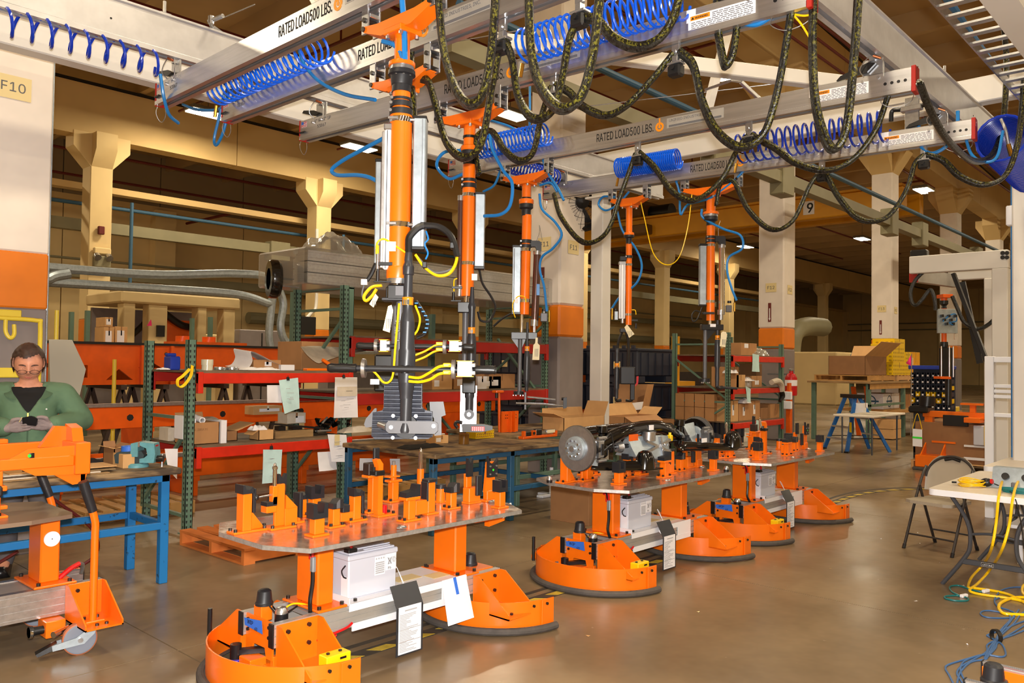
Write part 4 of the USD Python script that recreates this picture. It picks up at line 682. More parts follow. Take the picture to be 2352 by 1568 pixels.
m.cyl('stem', TOOLG, 1192, 778, 898, 5); part(m.t, 'stem_flange', G().cyl((m.x(1190), 0, m.z(906)), (m.x(1190), 0, m.z(898)), .05, 18), BLACKM); part(m.t, 'flange_bolts', G().bolts([(m.x(1178+k*4), -.03, m.z(906)) for k in (0, 1.5, 4, 5.5)], (0, 0, -1), .008, .012), STEEL)
nutrunner(m, 1208, [740, 765, 795, 806, 815, 822, 870, 884, 898], [2.5, 3.5, 4, 5, 7, 7.5, 8, 4.5, 4], -.03, (795, 806, 5.5)); m.box('reaction_stop', TOOLG, 1203, 1208, 900, 940, -.03, .0, .003)
m.cyl
part(m.t, 'cross_rod', G().tube([(m.x(1184), -.04, m.z(925)), (m.x(1250), -.04, m.z(927)), (m.x(1296), -.04, m.z(931))], .011, 8, 0), STEEL); part(m.t, 'cross_rod', G().tube([(m.x(1210), -.0, m.z(911)), (m.x(1275), 0, m.z(916))], .009, 8, 0), STEEL); m.poly('rod_link', BLACKM, [(1292, 912), (1300, 910), (1300, 934), (1292, 936)], -.055, -.03); m.tube('rod_link_knob', BLACK, [(1288, 914), (1298, 914)], .014, -.04)
m.box('air_regulator', TOOLG, 1238, 1254, 718, 738, -.03, .03, .006); m.cyl('regulator_knob', BLACK, 1246, 709, 714, 5); m.cyl('regulator_stem', STEEL, 1246, 713, 720, 2.5); m.cyl('hose_nipple', BRASS, 1258, 712, 738, 2.5)
m.tube('yellow_lead', YCAB, [(1180, 730), (1175, 715), (1174, 698), (1185, 682), (1200, 682), (1204, 695)], .005, -.05); m.box('lead_tag', PAPER, 1178, 1186, 686, 697, -.056, -.054, 0); tagcard(m, 'paper_tag', [(1220, 826), (1222, 792), (1226, 788), (1227, 775), (1232, 775), (1232, 788), (1237, 793), (1236, 826)], -.06)
m.tube('safety_wire', STEEL, [(1226, 552), (1233, 532), (1233, 515), (1240, 550)], .003)
# M4
m = Mani(7.52, 5.18, 1440, 'fourth orange manipulator, slim, in front of the white post', 'B5')
m.head(450, 470, 535, 7.5, .22); m.turn('neck_flange', ORANGE, 1440, [(11, 533), (12, 535), (12, 539)]); m.turn('swivel', BLACKM, 1440, [(12, 539), (12, 544), (7, 546), (7, 560)]); m.cyl('main_tube', ORANGE, 1441, 558, 746, 7, 0, 1440); m.clamp(586, 592, 9)
for yy in (607, 722): m.cyl('band_clamp', CHROME, 1440.5, yy-2.5, yy+2.5, 7.6)
m.box('air_cylinder', WHITE, 1418, 1432, 606, 732, -.03, .03, .005); m.box('cylinder_groove', TOOLG, 1421, 1422, 608, 730, -.0315, -.029, 0); m.box('cylinder_groove', TOOLG, 1428, 1429, 608, 730, -.0315, -.029, 0); m.box('cylinder_head', STEEL, 1417, 1433, 600, 608, -.032, .032); m.cyl('cylinder_foot', STEEL, 1427, 730, 742, 4); m.box('cylinder_bracket', BLACKM, 1420, 1440, 588, 598, -.02, .02)
m.box('air_regulator', GALV, 1408, 1416, 715, 735, -.02, .02, .004); m.cyl('regulator_knob', BLACK, 1411, 709, 713, 4); m.cyl('hose_nipple', BRASS, 1403, 708, 734, 2.5); m.cyl('sensor_sleeve', BLACK, 1458, 742, 754, 2.5); m.box('sensor_arm', BLACK, 1446, 1462, 733, 737, -.01, .01, .001); m.tube('sensor_lead', YCAB, [(1458, 722), (1456, 712), (1448, 711)], .005)
m.box('fork_block', BLACKM, 1421, 1443, 754, 763, -.03, .03); m.tube('tool_tube', BLACK, [(1426, 763), (1418, 785), (1416, 805)], .014); m.tube('tool_tube', BLACK, [(1436, 763), (1441, 785), (1441, 842)], .016)
nutrunner(m, 1415, [800, 806, 812, 832, 844, 850, 890, 896, 915], [4, 5, 4, 4, 5, 6, 6, 4, 4], 0, (834, 843, 5)); m.box('gear_case', BLACKM, 1422, 1456, 842, 882, -.05, .05, .01); m.box('prong', BLACKM, 1446, 1456, 880, 918, -.02, .02, .006); m.tube('prong_foot', BLACK, [(1452, 918), (1446, 920), (1436, 919)], .014); m.tube('tool_foot', BLACK, [(1413, 913), (1416, 920), (1426, 919)], .016); m.poly('red_lever', RED, [(1460, 864), (1465, 863), (1464, 880), (1458, 887), (1457, 884), (1460, 878)], -.01, .01)
tagcard(m, 'paper_tag', [(1430, 752), (1436, 745), (1453, 767), (1441, 776)], -.05)
# M5
m = Mani(7.64, 4.24, 1635, 'fifth orange manipulator in front of the right red rack', 'B5')
m.head(428, 445, 488, 10.5, .3); m.turn('neck_flange', ORANGE, 1635, [(17, 485), (18, 487), (18, 491)]); m.cyl('flange_ring', STEEL, 1635, 491, 496, 16); m.turn('swivel', BLACKM, 1635, [(16, 496), (16, 504), (10, 508), (10, 517)]); m.cyl('main_tube', ORANGE, 1636, 515, 736, 9.5, 0, 1635); m.clamp(541, 547, 12); m.clamp(549, 556, 12); m.poly('cylinder_bracket', BLACKM, [(1643, 541), (1664, 541), (1668, 545), (1668, 562), (1655, 562), (1652, 554), (1643, 554)], -.03, .03)
for yy in (562, 692): m.cyl('band_clamp', CHROME, 1635, yy-3, yy+3, 10.4)
m.cyl('air_cylinder', CHROME, 1661, 566, 716, 7); m.cyl('cylinder_head', STEEL, 1661, 560, 568, 8); m.cyl('cylinder_head', STEEL, 1660, 711, 722, 8.5); m.cyl('cylinder_foot', STEEL, 1660, 722, 734, 5); m.box('control_box', GALV, 1610, 1625, 563, 700, -.02, .05, .005); m.box('box_cap', BLACK, 1609, 1626, 559, 564, -.022, .052); m.box('box_cap', BLACK, 1609, 1626, 699, 703, -.022, .052)
m.tube('box_cable', BLACK, [(1617, 704), (1606, 732), (1596, 738), (1593, 725), (1600, 714), (1612, 716)], .008); m.box('cross_block', BLACK, 1614, 1664, 745, 758, -.04, .05, .004); m.box('block_sticker', PAPER, 1633, 1646, 744, 751, -.042, -.04, 0); m.poly('gusset', BLACK, [(1626, 757), (1650, 757), (1628, 782), (1626, 782)], .0, .01); m.cyl('piston_rod', CHROME, 1635, 735, 746, 4); m.cyl('stem', TOOLG, 1624, 758, 868, 4.5); part(m.t, 'stem_flange', G().cyl((m.x(1623), 0, m.z(877)), (m.x(1623), 0, m.z(869)), .055, 18), BLACKM); part(m.t, 'flange_bolts', G().bolts([(m.x(1615+k*4), -.03, m.z(877)) for k in (0, 1, 3.4, 4.4)], (0, 0, -1), .008, .012), STEEL)
nutrunner(m, 1651, [735, 745, 770, 780, 786, 794, 840, 846, 868, 888], [3, 3.5, 4, 5, 6, 6.5, 6.5, 4.5, 5, 4], -.02, (770, 780, 5)); m.tube('tool_foot', BLACK, [(1650, 886), (1656, 890), (1664, 889)], .02, -.02); part(m.t, 'socket_rod', G().cyl((m.x(1664), -.02, m.z(889)), (m.x(1697), -.02, m.z(891)), .014, 10), BLACKM)
m.box('air_regulator', TOOLG, 1671, 1684, 700, 716, -.02, .02, .005); m.cyl('regulator_knob', BLACK, 1679, 690, 695, 4.5); m.cyl('hose_nipple', BRASS, 1691, 694, 714, 2.5); m.box('clamp_arm', BLACKM, 1616, 1642, 717, 722, -.06, .0, .002); m.tube('safety_wire', STEEL, [(1653, 541), (1653, 520), (1657, 505)], .003); tagcard(m, 'paper_tag', [(1654, 795), (1657, 765), (1661, 761), (1668, 762), (1671, 768), (1667, 797)], -.06)
# ---------------------------------------------------------------- orange carts
C1 = (1.99, 3.73)
def dcurve(x0, a=.47, b=.5, off=0.0, n=28, half=True):
    th = np.linspace(-math.pi/2, math.pi/2, n)
    return [(x0+a-(a+off)*math.cos(t), (b+off)*math.sin(t)) for t in th]
def band(t, x0, z0=.03, z1=.19):
    o, i = dcurve(x0), dcurve(x0, off=-.007)
    part(t, 'bumper_band', G().prism(o+i[::-1], z0, z1), ORANGE, 40)
    part(t, 'bumper_rubber', G().tube([(x, y, .024) for x, y in dcurve(x0, off=.022)], .023, 10, 0), RUBBER); part(t, 'bumper_lip', G().prism(dcurve(x0, off=.02)+dcurve(x0, off=-.03)[::-1], .03, .036), RUBBER)
    for s in (-1, 1): part(t, 'end_plate', G().box(x0+.36, x0+.47, s*.497-.004, s*.497+.004, .03, .19, .003), ORANGE); part(t, 'band_bolts', G().bolts([(x0+.30, s*.483, .165), (x0+.40, s*.502, .165)], (0, s, 0), .009, .01), BOLT)
def bracket(t, xa, xb, s, yb=.165, z0=.115, z1=.325, out=.30):
    part(t, 'back_plate', G().box(xa, xb, *sorted((s*yb, s*(yb+.008))), z0, z1, .002), ORANGE)
    for x in (xa, xb-.008): part(t, 'gusset', G().prism([(s*(yb+.008), z0), (s*(yb+.008), z1), (s*(yb+.05), z1), (s*(yb+out), z0+.03), (s*(yb+out), z0)], x, x+.008, 'x'), ORANGE)
    part(t, 'floor_plate', G().box(xa, xb, *sorted((s*(yb+.008), s*(yb+out))), z0, z0+.008), ORANGE)
    part(t, 'plate_bolts', G().bolts([(xa+.06, s*(yb+.008), z1-.04), (xb-.06, s*(yb+.008), z1-.03), (xb-.06, s*(yb+.008), z0+.09)], (0, s, 0), .011, .012).bolts([(xa+.08, s*(yb+out-.05), z0+.008), (xb-.07, s*(yb+out-.05), z0+.008)], (0, 0, 1), .01, .012), BOLT)
def extrusion(g, x0, x1, y0, y1, z0, z1, grooves=3):     # aluminium profile with slots along its sides
    d = .006; n = grooves; h = (z1-z0)/n; pr = []
    def side(y, s):
        p = []
        for k in range(n): a = z0+k*h; p += [(y, a+.001), (y, a+h*.42), (y+s*d, a+h*.42), (y+s*d, a+h*.58), (y, a+h*.58), (y, a+h-.001)]
        return p
    pr = side(y1, -1)+side(y0, 1)[::-1]
    return g.prism(pr, x0, x1, 'x')
TZ = .74
def table(t, x0, x1, y0, y1, cx, cy, th=.022):
    pg = [(x0+cx, y0), (x1-cx, y0), (x1, y0+cy), (x1, y1-cy), (x1-cx, y1), (x0+cx, y1), (x0, y1-cy), (x0, y0+cy)]
    p = part(t, 'table_plate', G().prism(pg, TZ-th, TZ), PLATE, False); part(p, 'plate_edge', G().prism(Polygon(pg).buffer(.0015).difference(Polygon(pg).buffer(-.004)), TZ-th-.001, TZ-.002), PEDGE, False)
    part(p, 'lifting_eyes', G().tube([(x0+.72+.03*math.cos(a), y0+.06+.016*math.sin(a), TZ+.008) for a in np.linspace(0, 6.28, 9)], .004, 5, 0).tube([(x1-.06+.03*math.cos(a), y0+.3+.02*math.sin(a), TZ+.008) for a in np.linspace(0, 6.28, 9)], .004, 5, 0).tube([(x0+.05+.03*math.cos(a), y1-.3+.02*math.sin(a), TZ+.008) for a in np.linspace(0, 6.28, 9)], .004, 5, 0), STEEL)
def fixture(t, x, y, h, w=.055, d=.055, pad='U', px=.11, py=.075, ph=.06, rot=0, o=(0, 0), gus=None, bolt=True, padw=None):
    T = TR(x, y, TZ, rot)
    p = part(t, 'fixture_post', G().box(-w/2, w/2, -d/2, d/2, .01, h, .004, T), ORANGE); part(p, 'base_plate', G().box(o[0]-px/2, o[0]+px/2, o[1]-py/2, o[1]+py/2, 0, .012, .003, T), ORANGE)
    if gus: part(p, 'gusset', G().prism([(gus[0]*w/2, .01), (gus[0]*(w/2+gus[1]), .01), (gus[0]*(w/2+gus[1]), .02), (gus[0]*w/2, gus[2])], -.006, .006, 'y', T), ORANGE)
    if bolt:
        g = G(); 
        for sx in (-1, 1):
            for sy in (-1, 1):
                q = (T@np.array([o[0]+sx*(px/2-.014), o[1]+sy*(py/2-.014), .012, 1]))[:3]
                if abs(o[0]+sx*(px/2-.014)) > w/2+.008 or abs(o[1]+sy*(py/2-.014)) > d/2+.008: g.bolts([q], (0, 0, 1), .009, .014)
        if g.n: part(p, 'bolts', g, BOLT)
    W_ = (padw or w)/2+.006; D_ = d/2+.006; g = G(); mm = BLACKM; z = h
    if pad == 'U': g.prism([(-W_, z), (W_, z), (W_, z+ph), (W_*.5, z+ph), (W_*.42, z+ph*.35), (-W_*.42, z+ph*.35), (-W_*.5, z+ph), (-W_, z+ph)], -D_, D_, 'y', T)
    elif pad == 'V': g.prism([(-W_, z), (W_, z), (W_, z+ph), (W_*.6, z+ph), (0, z+ph*.6), (-W_*.6, z+ph), (-W_, z+ph)], -D_, D_, 'y', T)
    elif pad == 'wedge': g.prism([(-W_, z), (W_*1.3, z), (W_*1.3, z+ph*1.2), (W_*.3, z+ph*1.15), (-W_*.2, z+ph*.7), (-W_, z+ph*.7)], -D_, D_, 'y', T); part(p, 'grey_ramp', G().prism([(-W_*.25, z+ph*.72), (W_*.3, z+ph*1.17), (W_*.5, z+ph*1.17), (W_*.5, z+.002), (-W_*.25, z+.002)], -D_-.001, -D_+.001, 'y', T), TOOLG)
    elif pad == 'step': g.prism([(-W_, z), (W_, z), (W_, z+ph*.5), (W_*.7, z+ph*.75), (W_*.2, z+ph*.4), (-W_*.4, z+ph*.5), (-W_*.7, z+ph), (-W_, z+ph)], -D_, D_, 'y', T).box(W_-.004, W_+.012, -D_, D_, z-.1, z+ph*.5, .002, T)
    elif pad == 'block': g.box(-W_, W_, -D_, D_, z, z+ph, .004, T)
    elif pad == 'long': g.prism([(-W_*2, z), (W_*1.4, z), (W_*1.5, z+ph*1.5), (W_*1.0, z+ph*1.5), (W_*.7, z+ph*.8), (-W_*2, z+ph*.7)], -D_, D_, 'y', T)
    if pad: part(p, 'pad', g, mm); 
    return p
def c1(px, py, z=TZ): p = at_z(px, py, z); return p[0]-C1[0], p[1]-C1[1]
def make_cart(label):
    t = thing('tooling_cart', label, 'cart', (*C1, 0), 0, 'orange tooling carts in a row')
    band(t, 0.0); band(t, 1.46)
    for s in (-1, 1):
        part(t, 'beam', extrusion(G(), .20, 1.80, *sorted((s*.125, s*.165)), .215, .33), ALUX, False); part(t, 'beam_cap', G().box(.192, .2, *sorted((s*.124, s*.166)), .213, .331, .002), BLACK); part(t, 'beam_cap', G().box(1.8, 1.805, *sorted((s*.124, s*.166)), .213, .331, .002), BLACK)
        bracket(t, .21, .45, s); bracket(t, 1.56, 1.80, s)
    part(t, 'deck_profile', extrusion(G(), .44, 1.6, -.124, .124, .30, .325, 1), ALUX, False)
    part(t, 'cross_plate', G().prism([(-.124, .325), (.124, .325), (.124, .14), (.07, .14), (.055, .19), (-.055, .19), (-.07, .14), (-.124, .14)], .215, .225, 'x'), ORANGE); part(t, 'cross_bolts', G().bolts([(.215, y, z) for y in (-.1, .1) for z in (.3, .25)]+[(.215, .03, .30)], (-1, 0, 0), .009, .01), BOLT)
    part(t, 'tower', G().box(.226, .29, .0, .075, .30, .375, .004), ORANGE); part(t, 'stop_knob', G().lathe([(0, 0), (.045, 0), (.045, .012), (.04, .018), (.034, .07), (.024, .078), (0, .08)], TR(.262, .035, .375), 20), BLACKM)
    part(t, 'beacon', G().lathe([(0, 0), (.034, 0), (.034, .04), (.0, .04)], TR(.31, -.05, .30), 16), BLACK); part(t, 'beacon_dome', G().lathe([(.032, 0), (.032, .015), (.022, .03), (0, .034)], TR(.31, -.05, .34), 16), STEEL); part(t, 'beacon_lead', G().tube([(.29, -.02, .34), (.27, 0, .375), (.3, .04, .37), (.34, .06, .33)], .004, 6), BLACK)
    part(t, 'rear_knob', G().lathe([(0, 0), (.045, 0), (.045, .012), (.04, .018), (.034, .07), (.024, .078), (0, .08)], TR(1.70, .0, .335), 20), BLACKM); part(t, 'rear_tower', G().box(1.62, 1.78, -.124, .124, .3, .336, .003), ORANGE)
    part(t, 'antenna', G().cyl((.16, .40, .12), (.16, .40, .30), .012, 10), BLACK)
    part(t, 'drive_tyre', G().lathe([(.05, -.03), (.075, -.026), (.078, 0), (.075, .026), (.05, .03)], frame((.26, .20, .08), (.5, 1, 0)), 24), TOOLG); part(t, 'drive_wheel', G().cyl((.248, .176, .08), (.272, .224, .08), .055, 20), STEEL)
    VS = MATS.get('violet_spring') or M('violet_spring', (96, 70, 190), .4)
    part(t, 'motor_housing', G().cyl((.22, -.19, .075), (.44, -.19, .07), .042, 16), STEEL); part(t, 'motor_fins', G().join(_fins()), STEEL); part(t, 'spring_clamp', G().hull([(.12, .05, .15), (.12, .09, .15), (.30, -.02, .16), (.30, -.08, .16), (.12, .05, .175), (.12, .09, .175), (.30, -.02, .18), (.30, -.08, .18)]).cyl((.13, .07, .13), (.13, .07, .2), .028, 12), BLACK); part(t, 'spring', G().tube(helix((.13, .07, .05), (.13, .07, .13), .018, 7), .005, 6, 0), VS)
    part(t, 'drive_block', G().box(.13, .22, -.07, .04, .05, .15, .004).box(.2, .36, -.12, .0, .10, .115, .003).box(.22, .25, -.13, -.10, .1, .16, .003), ORANGE)
    yb = part(t, 'sensor_box', G().box(.31, .45, -.45, -.38, .125, .215, .004), YELLOW); part(yb, 'sockets', G().box(.385, .42, -.453, -.449, .145, .155).box(.385, .42, -.453, -.449, .19, .2).cyl((.34, -.415, .215), (.34, -.415, .222), .009, 8).cyl((.41, -.415, .215), (.41, -.415, .222), .009, 8), BLACK)
    part(t, 'sensor_wire', G().tube([(.44, -.4, .15), (.49, -.36, .14), (.5, -.2, .16), (.56, -.17, .2)], .006, 6), REDW); part(t, 'red_cable', G().tube([(.44, -.17, .2), (.5, -.172, .206), (.62, -.172, .222), (.66, -.172, .24)], .007, 6), REDW)
    part(t, 'yellow_lead', G().tube([(.38, .05, .32), (.42, .03, .345), (.46, 0, .345), (.5, -.06, .33)], .005, 6), YCAB); part(t, 'black_lead', G().tube([(.38, .0, .32), (.44, .02, .33), (.5, .06, .34)], .005, 6), BLACK)
    part(t, 'blue_label', G().hull([(.2, .11, .27), (.2, -.06, .26), (.2, .12, .305), (.2, -.05, .325), (.199, .11, .27), (.199, -.05, .325)]), TAPEB)
    P = np.array([[0, 0, -1, .198], [-1, 0, 0, .085], [0, 1, 0, .285], [0, 0, 0, 1.]]); part(t, 'label_ink', G().text('WIP', .02, P, .001).text('63', .016, P@TR(.07, -.02, 0), .001), INK)
    for x in (.49, 1.47):     # support columns
        c = part(t, 'support_column', G().box(x, x+.1, -.1, .1, .342, TZ-.022, .008), ORANGE); part(c, 'foot_plate', G().box(x-.04, x+.14, -.17, .17, .33, .343, .004), ORANGE); part(c, 'foot_bolts', G().bolts([(x+u, v, .343) for u in (-.02, .12) for v in (-.145, .145)], (0, 0, 1), .011, .016), BOLT)
    part(t, 'white_tray', G().box(.64, 1.5, -.17, .17, .33, .34).box(.64, 1.5, -.172, -.168, .30, .34).box(.64, .645, -.17, .17, .34, .37).box(1.3, 1.5, -.172, -.168, .215, .30), WHITE, False); part(t, 'white_skirt', G().box(.66, 1.5, -.174, -.166, .195, .235), WHITE); part(t, 'tray_bolts', G().bolts([(.70, -.14, .34), (1.45, -.14, .34), (1.45, .13, .34)], (0, 0, 1), .01, .014), BOLT)
    P = TR(1.1, -.12, .3405); part(t, 'deck_label', G().box(0, .18, .10, .2, 0, .001, T=P).box(.2, .36, .02, .12, 0, .001, T=P), SIGNC)
    part(t, 'fuse_box', G().box(.47, .53, -.09, .0, .66, .70, .006).box(.5, .6, -.12, -.02, .70, .716, .003), BLACK)
    part(t, 'connector', G().box(.468, .489, -.085, -.055, .52, .60, .004), GALV); part(t, 'red_clip', G().box(.466, .486, -.062, -.045, .585, .645, .003).box(.466, .486, -.045, -.02, .635, .648, .003), REDW); part(t, 'red_lead', G().tube([(.48, -.02, .68), (.472, -.05, .672), (.474, -.068, .64), (.476, -.07, .59)], .008, 7), REDW); part(t, 'red_lead', G().tube([(.56, -.1, .69), (.60, -.11, .675), (.66, -.11, .665), (.70, -.1, .62)], .009, 7), REDW); part(t, 'black_lead', G().tube([(.48, .0, .68), (.468, -.03, .69), (.468, -.055, .65), (.474, -.06, .6)], .007, 7), BLACK); part(t, 'black_sleeve', G().tube([(.478, -.07, .52), (.476, -.072, .46), (.462, -.075, .38), (.44, -.11, .33)], .011, 8), BLACK)
    part(t, 'tow_arm', G().box(1.57, 1.72, -.17, -.10, .64, .70, .004).prism([(1.7, .60), (1.84, .62), (1.86, .72), (1.7, .72)], -.16, -.12, 'y'), ORANGE); part(t, 'arm_bolts', G().bolts([(1.61, -.17, .675), (1.66, -.17, .675), (1.75, -.16, .675)], (0, -1, 0), .01, .008), BOLT); part(t, 'white_reflector', G().hull([(1.82, -.163, .635), (1.83, -.163, .72), (1.9, -.163, .725), (1.91, -.163, .66), (1.82, -.155, .635), (1.83, -.155, .72), (1.9, -.155, .725), (1.91, -.155, .66)]), WHITE)
    table(t, .10, 1.82, -.43, .43, .12, .22)
    f = lambda a, *r, **k: fixture(t, *c1(*a), *r, **k)
    f((560, 1222), .20, .05, .07, 'step', .19, .08, .045, o=(.02, 0), gus=(1, .08, .12))
    b = f((640, 1212), .23, .06, .02, None, .15, .11, gus=None); x, y = c1(640, 1212)
    part(b, 'web_plate', G().box(x+.025, x+.10, y-.02, y-.008, TZ+.01, TZ+.10, .002).prism([(x+.03, TZ+.1), (x+.1, TZ+.1), (x+.03, TZ+.17)], y-.02, y-.008, 'y'), ORANGE); part(b, 'pin_socket', G().box(x-.055, x-.025, y-.03, y+.01, TZ+.13, TZ+.225, .003), ORANGE); part(b, 'locating_pin', G().lathe([(0, .20), (.011, .20), (.011, .31), (.014, .312), (.014, .325), (.007, .33), (.006, .34), (0, .345)], TR(x-.035, y-.01, TZ), 14), CHROME); part(b, 'knob', G().sph((x-.14, y-.01, TZ+.175), .015), BLACK); part(b, 'knob_rod', G().cyl((x-.13, y-.01, TZ+.175), (x-.05, y-.01, TZ+.18), .005, 7), STEEL); part(b, 'side_block', G().box(x-.09, x-.03, y-.03, y+.03, TZ+.09, TZ+.125, .003), ORANGE); part(b, 'side_pad', G().prism([(x-.09, TZ+.125), (x-.03, TZ+.125), (x-.03, TZ+.17), (x-.05, TZ+.17), (x-.055, TZ+.145), (x-.09, TZ+.145)], y-.03, y+.03, 'y'), BLACKM); part(b, 'v_block', G().prism([(x+.0, TZ+.22), (x+.05, TZ+.22), (x+.05, TZ+.28), (x+.04, TZ+.28), (x+.025, TZ+.25), (x+.01, TZ+.28), (x+.0, TZ+.28)], y+.01, y+.03, 'y'), BLACKM)
    f((728, 1230), .09, .06, .05, 'U', .1, .08, .075, padw=.075); f((767, 1210), .10, .045, .05, 'wedge', .1, .075, .04); f((722, 1186), .105, .055, .05, 'U', .1, .075, .07, padw=.075); f((690, 1186), .10, .05, .05, 'V', .1, .07, .035)
    q = f((684, 1200), .10, .012, .035, None, .05, .06, bolt=False); x, y = c1(684, 1200); part(q, 'tall_plate', G().box(x-.008, x+.012, y-.03, y+.03, TZ+.03, TZ+.165, .003), BLACKM)
    g_ = f((815, 1196), .14, .05, .05, 'step', .12, .08, .045); x, y = c1(815, 1196); part(g_, 'foot_block', G().box(x-.11, x-.025, y-.025, y+.025, TZ+.01, TZ+.06, .003), ORANGE); part(g_, 'foot_pad', G().box(x-.10, x-.055, y-.03, y+.03, TZ+.06, TZ+.1, .003), BLACKM)
    h_ = f((872, 1186), .02, .05, .03, None, .13, .07, o=(.03, 0)); x, y = c1(872, 1186); part(h_, 'bent_plate', G().prism([(x-.025, TZ), (x+.0, TZ), (x+.004, TZ+.02), (x+.004, TZ+.30), (x-.02, TZ+.33), (x-.045, TZ+.325), (x-.03, TZ+.29), (x-.03, TZ+.03)], y-.02, y+.02, 'y'), ORANGE); part(h_, 'toggle_clamp', G().box(x-.055, x+.012, y-.03, y+.03, TZ+.235, TZ+.265, .005).cyl((x-.05, y, TZ+.26), (x-.05, y, TZ+.285), .012, 8), BLACK); part(h_, 'red_block', G().box(x+.03, x+.055, y, y+.03, TZ+.012, TZ+.06, .003), REDW)
    i_ = f((856, 1176), .21, .045, .05, None, .12, .08); x, y = c1(856, 1176); part(i_, 'flange', G().box(x-.06, x+.05, y-.035, y+.035, TZ+.205, TZ+.22, .003), ORANGE); part(i_, 'dark_cube', G().box(x-.055, x+.005, y-.03, y+.03, TZ+.22, TZ+.29, .004), M('dark_brown_block', (46, 30, 26), .45) if 'dark_brown_block' not in MATS else MATS['dark_brown_block']); part(i_, 'black_fin', G().box(x+.03, x+.07, y+.03, y+.05, TZ+.2, TZ+.37, .004), BLACKM)
    j_ = f((903, 1152), .13, .05, .05, None, .11, .08); x, y = c1(903, 1152); part(j_, 'flange', G().box(x-.05, x+.05, y-.03, y+.03, TZ+.125, TZ+.14, .003).box(x-.055, x+.03, y-.03, y+.03, TZ+.155, TZ+.165, .003), ORANGE); part(j_, 'pin_tube', G().cyl((x, y, TZ+.14), (x, y, TZ+.23), .018, 14), ORANGE); part(j_, 'pin_cap', G().cyl((x, y, TZ+.23), (x, y, TZ+.255), .011, 10), STEEL)
    k_ = f((940, 1196), .12, .05, .05, None, .13, .07); x, y = c1(940, 1196); part(k_, 'flange', G().box(x-.05, x+.05, y-.035, y+.035, TZ+.118, TZ+.135, .003), ORANGE); part(k_, 'long_pad', G().prism([(x-.05, TZ+.135), (x+.055, TZ+.135), (x+.055, TZ+.2), (x+.035, TZ+.2), (x+.025, TZ+.17), (x-.05, TZ+.162)], y-.03, y+.03, 'y'), BLACKM)
    l_ = f((965, 1142), .02, .06, .06, None, .1, .08); x, y = c1(965, 1142); part(l_, 'pin_tube', G().cyl((x, y, TZ), (x, y, TZ+.185), .023, 16), ORANGE); part(l_, 'locating_pin', G().lathe([(0, .18), (.0135, .18), (.0135, .295), (.011, .31), (.006, .315), (0, .325)], TR(x, y, TZ), 14), CHROME)
    m_ = f((985, 1180), .185, .055, .05, 'block', .09, .08, .02); x, y = c1(985, 1180); part(m_, 'foot_block', G().box(x-.12, x-.028, y-.025, y+.025, TZ+.01, TZ+.09, .003), ORANGE); part(m_, 'side_strip', G().box(x-.04, x-.028, y-.028, y+.028, TZ+.08, TZ+.19, .002), BLACKM)
    n_ = f((1012, 1154), .01, .05, .05, None, .06, .06, bolt=False); x, y = c1(1012, 1154); part(n_, 'round_post', G().cyl((x, y, TZ), (x, y, TZ+.09), .03, 18), ORANGE); part(n_, 'round_pad', G().cyl((x, y, TZ+.09), (x, y, TZ+.115), .032, 18), BLACKM)
    f((1036, 1168), .10, .05, .05, 'wedge', .1, .07, .045)
    p_ = f((1083, 1155), .10, .10, .06, None, .11, .07, bolt=False); x, y = c1(1083, 1155); part(p_, 'upright', G().box(x-.045, x-.0, y, y+.03, TZ+.1, TZ+.185, .003), ORANGE); part(p_, 'v_plate', G().prism([(x-.055, TZ+.17), (x-.01, TZ+.17), (x-.01, TZ+.285), (x-.016, TZ+.285), (x-.033, TZ+.25), (x-.05, TZ+.285), (x-.055, TZ+.285)], y-.02, y+.0, 'y'), BLACKM); part(p_, 'dark_plate', G().box(x-.002, x+.045, y-.05, y-.03, TZ+.05, TZ+.175, .003), BLACKM)
    q_ = f((1124, 1150), .07, .08, .04, None, .12, .06); x, y = c1(1124, 1150); part(q_, 'gusset_plate', G().prism([(x-.05, TZ+.06), (x+.04, TZ+.06), (x+.035, TZ+.25), (x-.03, TZ+.25)], y-.01, y+.01, 'y'), ORANGE); part(q_, 'cradle_plate', G().prism([(x-.04, TZ+.155), (x+.04, TZ+.155), (x+.045, TZ+.27), (x+.03, TZ+.25), (x, TZ+.235), (x-.03, TZ+.25), (x-.042, TZ+.29)], y-.03, y-.01, 'y'), BLACKM); part(q_, 'green_dot', G().cyl((x, y-.03, TZ+.20), (x, y-.032, TZ+.2), .007, 12), GREENL); part(q_, 'plate_screws', G().bolts([(x+u, y-.03, TZ+.2+v) for u in (-.028, .028) for v in (-.025, .025)], (0, -1, 0), .006, .006), STEEL)
    f((1148, 1166), .10, .05, .05, 'U', .09, .07, .07, padw=.06)
    return t
def _fins():
    g = G()
    for k in range(9): g.box(.25+k*.02, .26+k*.02, -.24, -.14, .03, .12)
    return g
cart1 = make_cart('front orange tooling cart, bare fixtures on its plate')
CARTS = [(C1[0], C1[1]), (4.59, 3.72), (6.88, 3.74)]
copy(cart1, 'second orange tooling cart, carrying the axle assembly', (*CARTS[1], 0)); copy(cart1, 'third and farthest orange tooling cart of the row, bare fixtures', (*CARTS[2], 0))
